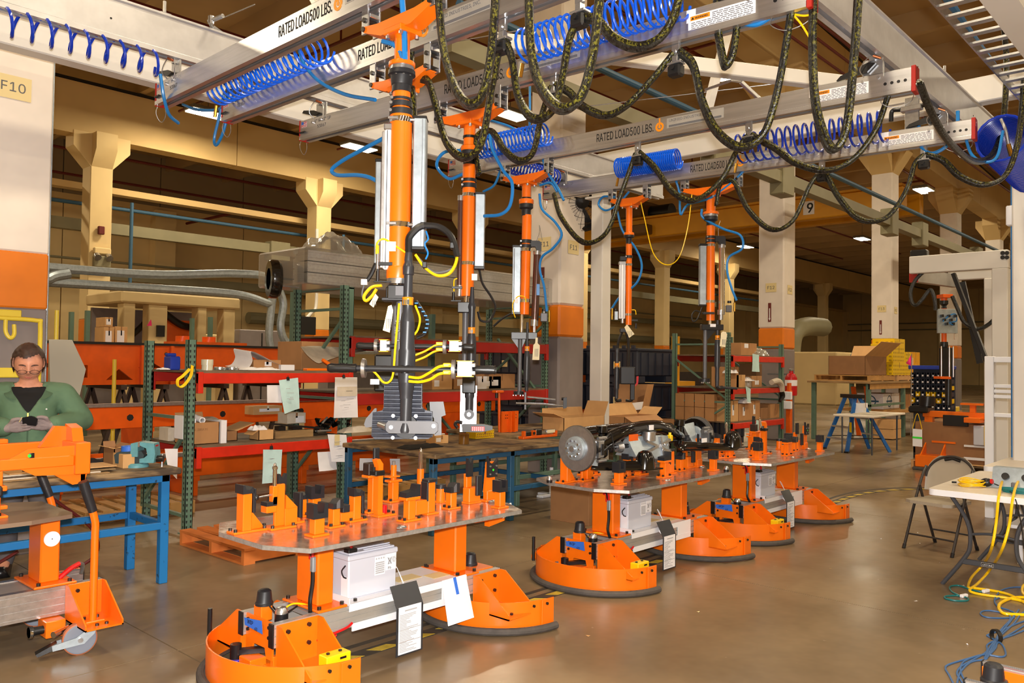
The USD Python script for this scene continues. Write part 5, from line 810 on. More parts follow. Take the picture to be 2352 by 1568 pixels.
def battery(label, loc):
    t = thing('battery', label, 'battery', loc, 0, 'grey batteries on the tooling carts')
    part(t, 'case', G().box(0, .33, -.085, .085, 0, .215, .008), BATT); part(t, 'lid', G().box(-.006, .336, -.091, .091, .205, .235, .006).box(.01, .32, -.075, .075, .235, .245, .003), BATT); part(t, 'lid_ribs', G().box(.05, .33, -.02, -.012, .245, .25).box(.05, .33, .03, .038, .245, .25).box(.12, .3, -.06, -.052, .245, .25), BATT); part(t, 'terminal', G().box(.01, .07, -.07, -.02, .24, .265, .005), BLACK)
    l1 = part(t, 'print_label', G().box(.175, .245, -.0862, -.085, .10, .20), PAPER); g = G()
    for k in range(6): g.box(.18, .24, -.0866, -.0862, .108+k*.011, .115+k*.011)
    part(l1, 'print', g, INKG); part(l1, 'symbols', G().bolts([(.185+k*.017, -.0862, .19) for k in range(4)], (0, -1, 0), .005, .0006), INKG)
    l2 = part(t, 'recycling_label', G().box(.25, .325, -.0862, -.085, .115, .205), PAPER); g = G()
    P = np.array([[1, 0, 0, .265], [0, 0, -1, -.0862], [0, 1, 0, .12], [0, 0, 0, 1.]]); g.text('Pb', .014, P, .0006); g.prism([(0, .028), (.028, .066), (.03, .065), (.002, .026)], 0, .0006, T=P).prism([(.028, .028), (0, .066), (-.002, .064), (.026, .026)], 0, .0006, T=P).prism(sbox(.006, .03, .022, .06).difference(sbox(.008, .032, .02, .058)), 0, .0006, T=P)
    for a in range(6): g.prism(Point(.044+.009*math.cos(a), .05+.012*math.sin(a)).buffer(.005).difference(Point(.044+.009*math.cos(a), .05+.012*math.sin(a)).buffer(.0038)), 0, .0006, T=P)
    part(l2, 'symbols', g, PRINT); part(t, 'end_label', G().box(-.001, 0, -.08, -.02, .01, .12), PAPER); part(t, 'side_lead', G().tube([(-.004, -.06, .18), (-.012, -.04, .15), (-.008, -.05, .12), (-.004, -.07, .115)], .004, 6), BLACK)
    return t
bt = battery('grey battery with recycling label on the front cart', (C1[0]+.68, C1[1]-.02, .34)); copy(bt, 'grey battery on the second cart below the axle', (CARTS[1][0]+.68, CARTS[1][1]-.02, .34)); copy(bt, 'grey battery on the third cart', (CARTS[2][0]+.68, CARTS[2][1]-.02, .34))
def clip_sheet(name, label, loc, w, h, rows=True):
    t = thing(name, label, 'paper', loc)
    part(t, 'sleeve', G().hull([(0, 0, 0), (w, 0, 0), (w, -.06, -h*.3), (0, -.06, -h*.3), (0, .003, 0), (w, .003, 0), (w, -.057, -h*.3), (0, -.057, -h*.3)]).box(0, w, -.06, -.057, -h, -h*.3), TOOL, False); part(t, 'sheet', G().box(.014, w-.014, -.0615, -.06, -h+.008, -h*.29), PAPER, False); part(t, 'sheet_top', G().hull([(.014, -.014, -.08*h/.4), (w-.014, -.014, -.08*h/.4), (w-.014, -.0615, -h*.3), (.014, -.0615, -h*.3), (.014, -.012, -.06*h/.4), (w-.014, -.012, -.06*h/.4)]), PAPER, False)
    g = G().box(w*.3, w*.75, -.0625, -.0615, -h*.36, -h*.34)
    r2 = np.random.default_rng(5)
    for k in range(26): z = -h*.4-k*h*.0215; g.box(.022, .022+(w-.044)*r2.uniform(.3, .9), -.0623, -.0615, z-.0035, z)
    for z in (-h*.62, -h*.8): g.box(.018, w-.018, -.0625, -.0615, z-.003, z)
    part(t, 'print', g, INKG); part(t, 'string', G().tube([(w*.5, -.002, -.01), (w*.42, .03, .07), (w*.46, .05, .08), (w*.56, .004, -.01)], .0018, 5), PAPER); return t
for (X, Y), s, xx in ((CARTS[0], 'front', .90), (CARTS[1], 'second', .96), (CARTS[2], 'third', .96)): clip_sheet('job_sheet', 'printed job sheet in a black bordered sleeve hanging from the %s cart' % s, (X+xx, Y-.185, .385), .19, .37)
t = thing('paper_sheet', 'white sheet with blue tape hanging on the beam of the front cart', 'paper', (C1[0]+1.29, C1[1]-.18, .345)); part(t, 'sheet', G().hull([(0, 0, 0), (.19, -.004, .005), (.2, -.07, -.24), (.0, -.06, -.25), (0, .002, 0), (.19, -.002, .005), (.2, -.068, -.24), (0, -.058, -.25)]), PAPER, False); part(t, 'tape', G().hull([(.085, -.004, .002), (.105, -.004, .004), (.11, -.03, -.09), (.09, -.03, -.09), (.085, -.008, .003), (.105, -.008, .005), (.11, -.034, -.09), (.09, -.034, -.09)]), TAPEB)
one('tape_label', G().hull([(CARTS[1][0]+.482, 3.65, .672), (CARTS[1][0]+.482, 3.78, .676), (CARTS[1][0]+.482, 3.64, .716), (CARTS[1][0]+.482, 3.79, .716), (CARTS[1][0]+.488, 3.65, .672), (CARTS[1][0]+.488, 3.79, .716)]), TAPEB, 'strip of blue tape on the column of the second cart', 'tape')
# magnetic guide strip on the floor under the cart row
t = thing('guide_tape', 'black floor strip with yellow dashes under the cart row, curving away right', 'floor marking')
path = [(.8, 3.70), (3, 3.70), (6, 3.72), (9, 3.78), (10.6, 3.86), (11.4, 3.72), (11.95, 3.4), (12.3, 2.9), (12.5, 2.2)]; sp = spline([(*p, 0) for p in path], 10)[:, :2]; ls = LineString(sp)
part(t, 'black_strip', G().prism(ls.buffer(.05, cap_style=2), 0, .003), TAPEF, False); part(t, 'grey_strip', G().prism(LineString(sp).parallel_offset(.13, 'left').buffer(.02, cap_style=2), 0, .002), TAPEF, False)
for k in range(46):
    p, q = ls.interpolate(k*.26+.05), ls.interpolate(k*.26+.19); d = unit((q.x-p.x, q.y-p.y, 0)); n = np.array([-d[1], d[0], 0]); a, b = np.array([p.x, p.y, 0]), np.array([q.x, q.y, 0])
    part(t, 'yellow_dash', G().prism([(a-n*.045)[:2], (b-n*.045)[:2], (b+n*.02-d*.06)[:2], (a+n*.02-d*.06)[:2]], .003, .0042), TAPEY, False)
# small beacons standing between carts
for (px, py), s in (((1262, 1108), 'left edge of the second cart plate'), ((1668, 1083), 'right end of the second cart plate')):
    p = at_z(px, py, TZ); t = thing('beacon', 'small silver domed beacon at the ' + s, 'beacon', (p[0], p[1], TZ)); part(t, 'base', G().cyl((0, 0, 0), (0, 0, .02), .022, 14), BLACK); part(t, 'dome', G().lathe([(.02, .02), (.02, .035), (.012, .048), (0, .05)], None, 14), STEEL)
# axle assembly on the second cart
AX0, AY0, AZ0 = 4.75, 3.71, 1.005
t = thing('axle_assembly', 'rear axle assembly with brake disc, black arms and differential on the second cart', 'axle', (AX0, AY0, 0))
def disc(x, s):
    d = part(t, 'brake_disc', G().lathe([(.05, -.012), (.165, -.012), (.165, .012), (.05, .012)], frame((x, 0, AZ0), (1, 0, 0)), 48), STEEL); part(d, 'disc_rim', G().lathe([(.166, -.011), (.168, -.008), (.168, .012), (.16, .013)], frame((x, 0, AZ0), (1, 0, 0)), 48), RUBBER)
    part(d, 'hub_hat', G().lathe([(0, .05*s), (.03, .05*s), (.034, .045*s), (.07, .045*s), (.086, .036*s), (.09, .012*s)], frame((x, 0, AZ0), (-1, 0, 0)) if s > 0 else frame((x, 0, AZ0), (1, 0, 0)), 36), GALV)
    g = G()
    for k in range(10): a = k*.6283; g.bolts([(x-.045*s, .058*math.cos(a), AZ0+.058*math.sin(a))], (-s, 0, 0), .007 if k % 2 else .009, .012)
    part(d, 'wheel_studs', g, CHROME); part(d, 'hub_nut', G().cyl((x-.045*s, 0, AZ0), (x-.068*s, 0, AZ0), .022, 12), STEEL)
disc(0, 1); disc(1.71, -1)
def caliper(x, s):
    c = part(t, 'brake_caliper', G().hull([(x+.03*s, -.10, AZ0-.07), (x+.03*s, -.10, AZ0+.07), (x+.10*s, -.1, AZ0+.06), (x+.10*s, -.1, AZ0-.06), (x+.03*s, -.175, AZ0-.06), (x+.03*s, -.175, AZ0+.06), (x+.10*s, -.17, AZ0+.05), (x+.10*s, -.17, AZ0-.05)]).cyl((x+.02*s, -.13, AZ0+.05), (x+.13*s, -.13, AZ0+.05), .02, 10).cyl((x+.02*s, -.13, AZ0-.05), (x+.13*s, -.13, AZ0-.05), .02, 10).cyl((x+.05*s, -.15, AZ0+.08), (x+.15*s, -.15, AZ0+.08), .012, 8).cyl((x+.05*s, -.15, AZ0-.085), (x+.15*s, -.15, AZ0-.085), .012, 8), STEEL); part(c, 'caliper_dark', G().cyl((x+.015*s, -.15, AZ0), (x+.05*s, -.15, AZ0), .03, 12).box(*sorted((x+.06*s, x+.085*s)), -.18, -.172, AZ0-.04, AZ0+.04), BLACK)
    part(t, 'knuckle', G().hull([(x+.04*s, -.05, AZ0-.12), (x+.04*s, .06, AZ0-.12), (x+.15*s, -.08, AZ0-.1), (x+.15*s, .05, AZ0+.1), (x+.05*s, 0, AZ0+.12), (x+.12*s, -.1, AZ0-.13)]), GALV)
    part(t, 'dust_shield', G().lathe([(0, .02), (.14, .02), (.15, .025), (.15, .03), (0, .03)], frame((x, .01, AZ0), (s, 0, 0)), 32), BLACKG)
caliper(0, 1); caliper(1.71, -1)
part(t, 'upper_crossmember', G().tube([(.2, .02, AZ0-.02), (.36, -.02, AZ0+.05), (.52, -.06, AZ0+.10), (.75, -.05, AZ0+.115), (1.0, -.05, AZ0+.11), (1.2, -.04, AZ0+.06), (1.45, .02, AZ0-.0)], [.05, .055, .05, .055, .055, .05, .05], 14), BLACKG); part(t, 'rear_crossmember', G().tube([(.15, .22, AZ0+.06), (.5, .26, AZ0+.08), (1.2, .26, AZ0+.08), (1.6, .2, AZ0+.06)], .045, 12), BLACKG)
q = part(t, 'part_sticker', G().box(.78, .84, -.115, -.107, AZ0+.1, AZ0+.14), PAPER)
def arm(pts, r, name='lower_arm'): part(t, name, G().hull([np.array(p)+np.array(o)*rr for p, rr in zip(pts, r) for o in ((1, 0, 0), (-1, 0, 0), (0, .7, .0), (0, -.7, 0), (0, 0, .6), (0, 0, -.6), (.6, .4, .45), (-.6, -.4, -.45), (.6, -.4, .45), (-.6, .4, -.45))]), BLACKG)
arm([(.14, -.06, AZ0-.14), (.55, -.22, AZ0-.15), (.62, -.05, AZ0-.17)], [.05, .07, .05]); arm([(1.55, -.06, AZ0-.1), (1.20, -.16, AZ0-.05), (1.95, -.26, AZ0-.10)], [.05, .07, .05])
for x, y, z in ((.56, -.22, AZ0-.15), (1.9, -.25, AZ0-.07)): part(t, 'spring_cup', G().lathe([(.08, -.02), (.078, 0), (.07, .06), (.05, .10), (.02, .115), (0, .116)], TR(x, y, z), 24), BLACKG); part(t, 'cup_flange', G().prism([(x-.1, y-.05), (x+.13, y-.08), (x+.13, y+.05), (x-.08, y+.07)], z-.03, z-.02), BLACKG)
for x in (.3, 1.42): part(t, 'shock_mount', G().lathe([(.03, -.12), (.05, -.1), (.05, -.02), (.025, -.01), (.025, .06), (.045, .07), (.045, .12), (0, .12)], TR(x, .0, AZ0+.03), 18), BLACKG); part(t, 'mount_collar', G().cyl((x, 0, AZ0-.0), (x, 0, AZ0+.012), .053, 18), TOOLG)
part(t, 'half_shaft', G().cyl((.1, 0, AZ0-.02), (.8, -.02, AZ0-.02), .018, 12).cyl((1.15, -.02, AZ0-.02), (1.6, 0, AZ0-.02), .018, 12), BLACK); part(t, 'boot', G().lathe([(0, 0), (.03, 0), (.04, .012), (.032, .02), (.043, .032), (.034, .04), (.046, .052), (0, .06)], frame((.46, -.02, AZ0-.02), (1, 0, 0)), 18), STEEL)
df = part(t, 'differential', G().hull([(.62, -.10, AZ0-.1), (.62, .1, AZ0-.1), (.62, 0, AZ0+.05), (.86, -.2, AZ0-.13), (.98, -.18, AZ0-.12), (.98, -.16, AZ0+.05), (.86, -.16, AZ0+.06), (.95, .1, AZ0), (.9, -.12, AZ0-.17)]), GALV); part(df, 'casting_ribs', G().bar((.7, -.15, AZ0-.06), (.97, -.185, AZ0+.02), .02, .02).bar((.7, -.14, AZ0+.02), (.97, -.19, AZ0-.08), .02, .02).bar((.85, -.2, AZ0-.14), (.85, -.17, AZ0+.05), .02, .02), STEEL); part(df, 'round_cover', G().cyl((.76, -.12, AZ0+.02), (.76, -.12, AZ0+.085), .055, 24).cyl((.76, -.12, AZ0+.085), (.76, -.12, AZ0+.09), .06, 24), STEEL); part(df, 'yellow_cap', G().box(1.02, 1.06, -.16, -.12, AZ0+.0, AZ0+.05, .006).cyl((1.04, -.14, AZ0+.05), (1.04, -.14, AZ0+.07), .012, 10), YELLOW); part(df, 'cover_bolts', G().bolts([(.9+.05*math.cos(a), -.19, AZ0-.06+.05*math.sin(a)) for a in np.arange(6)], (0, -1, 0), .009, .012), CHROME)
part(t, 'brake_line', G().tube([(.16, -.1, AZ0+.02), (.2, -.14, AZ0+.10), (.26, -.12, AZ0+.09), (.3, -.12, AZ0-.03)], .005, 6), BLACK); part(t, 'brake_line', G().tube([(.2, -.1, AZ0-.02), (.23, -.15, AZ0+.03), (.25, -.12, AZ0-.03)], .005, 6), BLACK); part(t, 'bracket_orange_tag', G().box(.5, .62, -.115, -.11, AZ0+.03, AZ0+.08), ORANGE2); part(t, 'sticker', G().box(1.42, 1.50, -.22, -.215, AZ0-.03, AZ0+.005), PAPER)
# ---------------------------------------------------------------- left cart with casters and welded frame
O0 = (.12, 5.13)
t = thing('tooling_cart', 'left orange cart with grey casters and two black gripped handles, cut by the left edge', 'cart', (*O0, 0))
for s in (-1, 1):
    part(t, 'beam', extrusion(G(), -.6, 1.80, *sorted((s*.125, s*.17)), .185, .345, 4), ALU, False); part(t, 'beam_cap', G().box(1.8, 1.806, *sorted((s*.124, s*.171)), .184, .346, .002), BLACK)
    bracket(t, 1.60, 1.80, s, .17, .15, .345, .30)
    pts = [(1.69, s*.33, .158), (1.69, s*.33, .62), (1.685, s*.335, .72), (1.64, s*.345, .86), (1.625, s*.35, .905)]
    part(t, 'handle_post', G().tube(pts, .02, 12), ORANGE); part(t, 'handle_foot', G().box(1.64, 1.74, s*.33-.04, s*.33+.04, .158, .17, .003), ORANGE); part(t, 'handle_grip', G().tube([(1.672, s*.338, .77), (1.64, s*.345, .86), (1.612, s*.352, .94)], [.024, .026, .026], 14), BLACKM); part(t, 'foot_bolts', G().bolts([(1.655, s*.33-.03*s, .17), (1.725, s*.33-.03*s, .17)], (0, 0, 1), .01, .014), BOLT)
    c = part(t, 'caster_wheel', G().lathe([(0, -.02), (.07, -.022), (.08, -.02), (.085, -.012), (.085, .012), (.08, .02), (.07, .022), (0, .02)], frame((1.62, s*.34, .085), (.25, 1, 0)), 30), M('wheel_grey', (118, 124, 138), .5) if 'wheel_grey' not in MATS else MATS['wheel_grey']); part(c, 'tyre_ring', G().lathe([(.0795, -.022), (.086, -.018), (.087, 0), (.086, .018), (.0795, .022)], frame((1.62, s*.34, .085), (.25, 1, 0)), 36), M('tyre_orange', (176, 104, 70), .6) if 'tyre_orange' not in MATS else MATS['tyre_orange'])
    T = TR(1.62, s*.34, 0, -.245)
    part(c, 'caster_fork', G().prism([(.05, .15), (.085, .15), (.07, .11), (.02, .062), (-.13, .045), (-.135, .075), (-.02, .098)], -.036, -.028, 'y', T).prism([(.05, .15), (.085, .15), (.07, .11), (.02, .062), (-.13, .045), (-.135, .075), (-.02, .098)], .028, .036, 'y', T).cyl((.06, 0, .138), (.06, 0, .152), .05, 20, T=None if 0 else None) if False else G().prism([(.05, .15), (.085, .15), (.07, .11), (.02, .062), (-.13, .045), (-.135, .075), (-.02, .098)], -.036, -.028, 'y', T).prism([(.05, .15), (.085, .15), (.07, .11), (.02, .062), (-.13, .045), (-.135, .075), (-.02, .098)], .028, .036, 'y', T).box(.02, .10, -.04, .04, .138, .15, .004, T), GALV); part(c, 'brake_pedal', G().hull([(T[:3, :3]@np.array(p)+T[:3, 3]) for p in ((-.11, -.025, .085), (-.11, .025, .085), (-.12, -.03, .05), (-.12, .03, .05), (-.21, -.03, .04), (-.21, .03, .04), (-.2, -.03, .025), (-.2, .03, .025))]), BLACK); part(c, 'axle_bolt', G().cyl((1.61, s*.34-.045, .085), (1.63, s*.34+.045, .085), .014, 8), STEEL)
part(t, 'deck_profile', extrusion(G(), -.6, 1.55, -.124, .124, .32, .34, 1), ALUX, False)
c = part(t, 'support_column', G().box(1.49, 1.59, -.1, .1, .357, .738, .008), ORANGE); part(c, 'foot_plate', G().box(1.44, 1.66, -.17, .17, .345, .358, .004), ORANGE); part(c, 'foot_bolts', G().bolts([(1.47, -.145, .358), (1.63, -.145, .358), (1.47, .145, .358), (1.63, .145, .358)], (0, 0, 1), .011, .016), BOLT)
q = part(t, 'reflector', G().cyl((1.545, -.101, .60), (1.545, -.108, .60), .042, 32), GLASSB, label='round white flash-lit reflector'); part(q, 'centre_pin', G().cyl((1.545, -.108, .6), (1.545, -.11, .6), .003, 8), BLACK)
pg = [(-.6, -.36), (1.36, -.36), (1.58, -.30), (1.60, -.24), (1.60, .25), (1.40, .36), (-.6, .36)]
part(t, 'table_plate', G().prism(pg, .738, .76), M('plate_brown_reflect', (158, 138, 120), .3, metal=.6), False)
part(t, 'drawer_latch', G().cyl((1.42, -.2, .13), (1.52, -.21, .135), .022, 14).cyl((1.41, -.2, .13), (1.43, -.2, .13), .03, 14), BLACK); part(t, 'latch_bands', G().cyl((1.41, -.2, .128), (1.425, -.2, .128), .031, 14).cyl((1.51, -.21, .135), (1.525, -.21, .135), .027, 14), CHROME); part(t, 'lock_tube', G().cyl((1.5, -.30, .12), (1.62, -.24, .13), .018, 12), CHROME); part(t, 'under_block', G().box(1.48, 1.58, -.25, -.12, .09, .18, .004), ORANGE); part(t, 'toggle_clamp', G().tube([(1.60, -.06, .36), (1.66, -.05, .40), (1.72, -.03, .42)], .014), REDW); part(t, 'toggle_arm', G().tube([(1.72, -.03, .42), (1.75, .0, .40), (1.75, .02, .35)], .012), STEEL)
p0 = part(t, 'fixture_post', G().box(1.18, 1.27, -.16, -.08, .772, .87, .004), ORANGE); part(p0, 'base_plate', G().box(1.15, 1.30, -.19, -.05, .76, .774, .003), ORANGE); part(p0, 'bolts', G().bolts([(1.19, -.175, .774), (1.26, -.175, .774)], (0, 0, 1), .01, .016), BOLT); part(p0, 'pad', G().box(1.17, 1.28, -.17, -.07, .87, .93, .012), BLACKM); part(p0, 'side_block', G().box(1.27, 1.31, -.14, -.09, .80, .82, .003), ORANGE)
t = thing('welded_frame', 'orange welded part resting on the posts of the left cart', 'steel frame', (O0[0]+.02, O0[1], -.03))
part(t, 'near_rail', G().box(-.6, 1.62, -.14, -.08, 1.035, 1.095, .005), ORANGE); part(t, 'far_rail', G().box(-.6, 1.30, .22, .27, 1.05, 1.15, .005), ORANGE); part(t, 'riser', G().box(1.19, 1.26, -.15, -.09, .955, 1.035, .004).box(1.17, 1.28, -.16, -.08, .93, .957, .004), ORANGE)
part(t, 'end_plate', G().box(1.62, 1.70, -.16, .10, .985, 1.165, .005), ORANGE); part(t, 'cheek_plate', G().prism([(1.28, 1.09), (1.38, 1.145), (1.62, 1.15), (1.62, 1.09)], -.135, -.125, 'y').prism([(1.34, 1.04), (1.42, .995), (1.62, .985), (1.62, 1.04)], -.135, -.125, 'y'), ORANGE); part(t, 'top_fin', G().prism([(.10, 1.13), (-.06, 1.13), (-.02, 1.24), (.08, 1.26)], 1.64, 1.70, 'x').prism([(1.50, 1.13), (1.70, 1.13), (1.70, 1.24), (1.58, 1.25)], .06, .10, 'y'), ORANGE); part(t, 'lower_fin', G().prism([(1.52, .99), (1.70, .99), (1.68, .93), (1.62, .925)], -.12, -.10, 'y').box(1.66, 1.69, -.12, .06, .93, .99, .003), ORANGE); part(t, 'corner_post', G().box(1.32, 1.38, .2, .27, 1.15, 1.175, .004).box(1.30, 1.60, .18, .24, 1.05, 1.15, .006), ORANGE); part(t, 'cross_plate', G().box(.9, 1.0, -.08, .22, 1.04, 1.06), ORANGE)
for x, y in ((1.40, -.10), (1.08, .26)): k_ = part(t, 'black_button', G().cyl((x, y, 1.095 if y < 0 else 1.15), (x, y, 1.122 if y < 0 else 1.177), .038, 20), BLACK); part(k_, 'green_dot', G().cyl((x-.012, y-.037, 1.108 if y < 0 else 1.163), (x-.012, y-.0395, 1.108 if y < 0 else 1.163), .009, 12), GREENL); part(k_, 'lower_disc', G().cyl((x, y, 1.02), (x, y, 1.035), .034, 18), BLACK) if y < 0 else None
# ---------------------------------------------------------------- blue bench with vise
def bench(name, label, x0, x1, y0, y1, z, top, legs, zr, over=.04, blue=BENCHB):
    t = thing(name, label, 'workbench', (x0, y0, 0)); w, d = x1-x0, y1-y0
    part(t, 'bench_top', G().box(-.02, w+over, -over, d+.02, z-.045, z, .008), top); part(t, 'top_rail', G().box(0, w, 0, .05, z-.1, z-.046, .003).box(0, w, d-.05, d, z-.1, z-.046, .003).box(w-.05, w, .05, d-.05, z-.1, z-.046), blue)
    for x, y in legs: part(t, 'leg', G().box(x-.03, x+.03, y-.03, y+.03, 0, z-.046, .004), blue)
    part(t, 'lower_rail', G().box(.03, w-.03, .005, .045, zr, zr+.05, .003), blue); part(t, 'lower_rail', G().box(.03, w-.03, d-.045, d-.005, zr, zr+.05, .003), blue); part(t, 'end_rail', G().box(w-.05, w-.01, .03, d-.03, zr, zr+.05, .003), blue); return t
bench('workbench', 'bright blue steel bench on the left with the vise', .5, 2.72, 5.86, 6.48, .83, BENCHT, [(.05, .03), (2.19, .03), (2.19, .59), (.05, .59)], .39, .06)
VX, VY, VZ = 2.56, 6.06, .83
t = thing('vise', 'teal bench vise with a long hanging handle on the blue bench', 'vise', (VX, VY, VZ), -.75)
part(t, 'swivel_base', G().lathe([(0, 0), (.085, 0), (.085, .018), (.07, .03), (0, .03)], None, 26), VISE); part(t, 'body', G().prism([(-.13, .03), (.06, .03), (.07, .09), (.05, .12), (-.12, .11), (-.14, .09)], -.05, .05, 'y'), VISED); part(t, 'fixed_jaw', G().prism([(-.02, .08), (.03, .08), (.03, .185), (-.02, .175)], -.065, .065, 'y'), VISE); part(t, 'moving_jaw', G().prism([(.04, .035), (.14, .035), (.15, .10), (.14, .175), (.04, .185), (.04, .16), (.085, .14), (.095, .09), (.07, .07), (.04, .065)], -.055, .055, 'y'), VISE); part(t, 'jaw_faces', G().box(.028, .042, -.065, .065, .15, .188, .002), STEEL); part(t, 'red_mark', G().box(.141, .1435, -.03, .03, .15, .162), REDW); part(t, 'screw_head', G().cyl((.14, 0, .06), (.19, 0, .06), .024, 16), BOLT); part(t, 'handle', G().cyl((.175, .02, .08), (.18, -.01, -.19), .007, 10).sph((.175, .02, .085), .011), STEEL)
def carton(name, label, x0, x1, y0, y1, z, h, m=CARD, flaps=None, tape=False, sticker=None, group=None, rz=0, cat='box'):
    t = thing(name, label, cat, ((x0+x1)/2, (y0+y1)/2, z), rz, group); w, d = (x1-x0)/2, (y1-y0)/2
    if flaps:
        k = .006; part(t, 'carton', G().box(-w, w, -d, -d+k, 0, h).box(-w, w, d-k, d, 0, h).box(-w, -w+k, -d, d, 0, h).box(w-k, w, -d, d, 0, h).box(-w, w, -d, d, 0, .006), m, False)
        for f in flaps:
            L = min(w, d)*.9 if len(f) < 3 else f[2]; a = f[1]; c, s = math.cos(a)*L, math.sin(a)*L
            P = {'-y': [(-w, -d, h), (w, -d, h), (w*.97, -d-c, h+s), (-w*.97, -d-c, h+s)], '+y': [(-w, d, h), (w, d, h), (w*.97, d+c, h+s), (-w*.97, d+c, h+s)], '-x': [(-w, -d, h), (-w, d, h), (-w-c, d*.97, h+s), (-w-c, -d*.97, h+s)], '+x': [(w, -d, h), (w, d, h), (w+c, d*.97, h+s), (w+c, -d*.97, h+s)]}[f[0]]
            part(t, 'flap', G().hull(P+[(p[0]+.004, p[1]+.004, p[2]+.004) for p in P]), CARDL if rng.random() < .5 else m, False)
    else:
        part(t, 'carton', G().box(-w, w, -d, d, 0, h, .003), m, False); part(t, 'top_seam', G().box(-w, w, -.012, .012, h, h+.001).box(-.012, .012, -d-.001, -d, h*.55, h), CARDD if not tape else TAPEC, False)
    if sticker: part(t, 'sticker', G().box(w*sticker[0], w*sticker[1], -d-.001, -d, h*sticker[2], h*sticker[3]), PAPER)
    return t
def pxcarton(name, label, pa, pb, py, pt, Y, dep, z=None, m=CARD, **k):     # front face in the plane Y, seen from pa to pb, standing at z
    a, b = at_y(pa, py, Y), at_y(pb, py, Y); z = a[2] if z is None else z; h = at_y((pa+pb)/2, pt, Y)[2]-z
    return carton(name, label, a[0], b[0], Y, Y+dep, z, max(h, .02), m, **k)
pxcarton('cardboard_box', 'open cardboard box with raised flaps on the blue bench', 262, 290, 1056, 1030, 6.2, .2, .83, m=CARDD, flaps=[('+y', 1.2), ('-x', .3), ('+x', .7), ('-y', .2, .06)])
def roll(name, label, c, r, h, m, ri=.6, cat='tape roll', ax=(0, 0, 1)):
    return one(name, G().lathe([(r*ri, 0), (r, 0), (r, h), (r*ri, h), (r*ri, 0)], frame(c, ax), 28), m, label, cat)
p = at_y(304, 1030, 6.06); roll('tape_roll', 'roll of blue masking tape by the vise', (p[0], 6.12, .93), .052, .05, TAPEB)
one('small_box', G().box(p[0]-.08, p[0]+.09, 6.02, 6.2, .83, .93, .003), CARDL, 'plain cardboard box under the blue tape roll', 'box')
def crumple(g, c, sx, sy, sz, seed, n=26, m=18, T=None):
    u, v = np.meshgrid(np.linspace(-1, 1, n), np.linspace(-1, 1, m), indexing='ij'); k = meshkit.fbm(np.stack([u*1.7, v*1.7, np.full_like(u, seed*3.7)], -1), 4, seed); edge = np.clip(1-np.maximum(abs(u), abs(v))**4, 0, 1)
    P = np.stack([c[0]+u*sx*(1+.1*k), c[1]+v*sy*(1+.12*k), c[2]+sz*k*edge+.002], -1).reshape(-1, 3); i, j = np.meshgrid(np.arange(n-1), np.arange(m-1), indexing='ij'); q = np.stack([i*m+j, (i+1)*m+j, (i+1)*m+j+1, i*m+j+1], -1).reshape(-1, 4); P2 = P-[0, 0, .002]; N = len(P)
    return g.add(np.vstack([P, P2]), np.vstack([q[:, [0, 1, 2]], q[:, [0, 2, 3]], q[:, [2, 1, 0]]+N, q[:, [3, 2, 0]]+N]), T)
p = at_z(228, 1062, .83); one('work_glove', crumple(G(), (p[0], p[1]-.01, .832), .10, .07, .05, 3), M('glove_black', (28, 24, 28), .9), 'black work glove lying on the blue bench', 'glove', smooth=60)
t = thing('board_stack', 'stack of worn boards and paper on the blue bench', 'boards', (0, 0, .831))
for k in range(5): a = rng.uniform(-.05, .05); part(t, 'board', G().box(1.5+k*.05, 2.25+rng.uniform(-.1, .12), 5.84+k*.02, 6.05+k*.03, k*.008, k*.008+.007, T=None), [BOARD, PAPERD, BENCHT, PAPERD, CARDL][k], False)
one('kraft_paper', G().box(.9, 1.55, 5.84, 6.0, .832, .85), CARDL, 'flat cardboard strip on the blue bench at the left edge', 'cardboard')
one('air_hose', G().tube([(1.95, 6.45, .75), (2.2, 6.5, .55), (2.45, 6.55, .32), (2.5, 6.6, .12), (2.3, 6.62, .02), (1.9, 6.62, .012), (1.6, 6.65, .012), (1.7, 6.7, .05), (2.0, 6.72, .2)], .012, 8), PIPED, 'dark red hose looping under the blue bench', 'hose')
# ---------------------------------------------------------------- pallet racks
def upright(t, x, y, z1, w=.075, m=RACKG, holes=True):
    p = part(t, 'upright', G().box(x-w/2, x+w/2, y-.0, y+.006, 0.004, z1).box(x-w/2, x-w/2+.005, y, y+.07, .004, z1).box(x+w/2-.005, x+w/2, y, y+.07, .004, z1), m, False); part(t, 'foot', G().box(x-.06, x+.06, y-.02, y+.09, 0, .008), m)
    if holes:
        g = G()
        for k in range(int(z1/.051)-1):
            z = .06+k*.051
            for dx in (-.02, .02): g.hull([(x+dx-.008, y-.0012, z+.013), (x+dx+.008, y-.0012, z+.013), (x+dx-.005, y-.0012, z-.012), (x+dx+.005, y-.0012, z-.012), (x+dx, y-.0002, z)])
            g.box(x-w/2-.001, x-w/2, y+.025, y+.04, z-.01, z+.012)
        part(p, 'slots', g, DARK, False)
def frame_brace(t, x, y0, y1, segs, m=RACKG):
    for (za, zb, kind) in segs: part(t, 'brace' if za != zb else 'strut', G().bar((x, y0+.04, za), (x, y1+.03, zb), .03, .03), m)
def rack_beam(t, x0, x1, y, z0, z1, m=RACKR, brk=True):
    p = part(t, 'beam', G().box(x0+.04, x1-.04, y-.045, y, z0, z1, .005), m)
    if brk:
        for x in (x0+.04, x1-.04-.05): part(p, 'connector', G().box(x-.0, x+.05, y-.05, y-.001, z0-.09, z1+.01, .003), m)
t = thing('pallet_rack', 'low pallet rack on the left with red beams, green uprights and clipped papers', 'rack')
RX0, RX1, RY0, RY1 = 3.6, 5.44, 7.36, 8.32
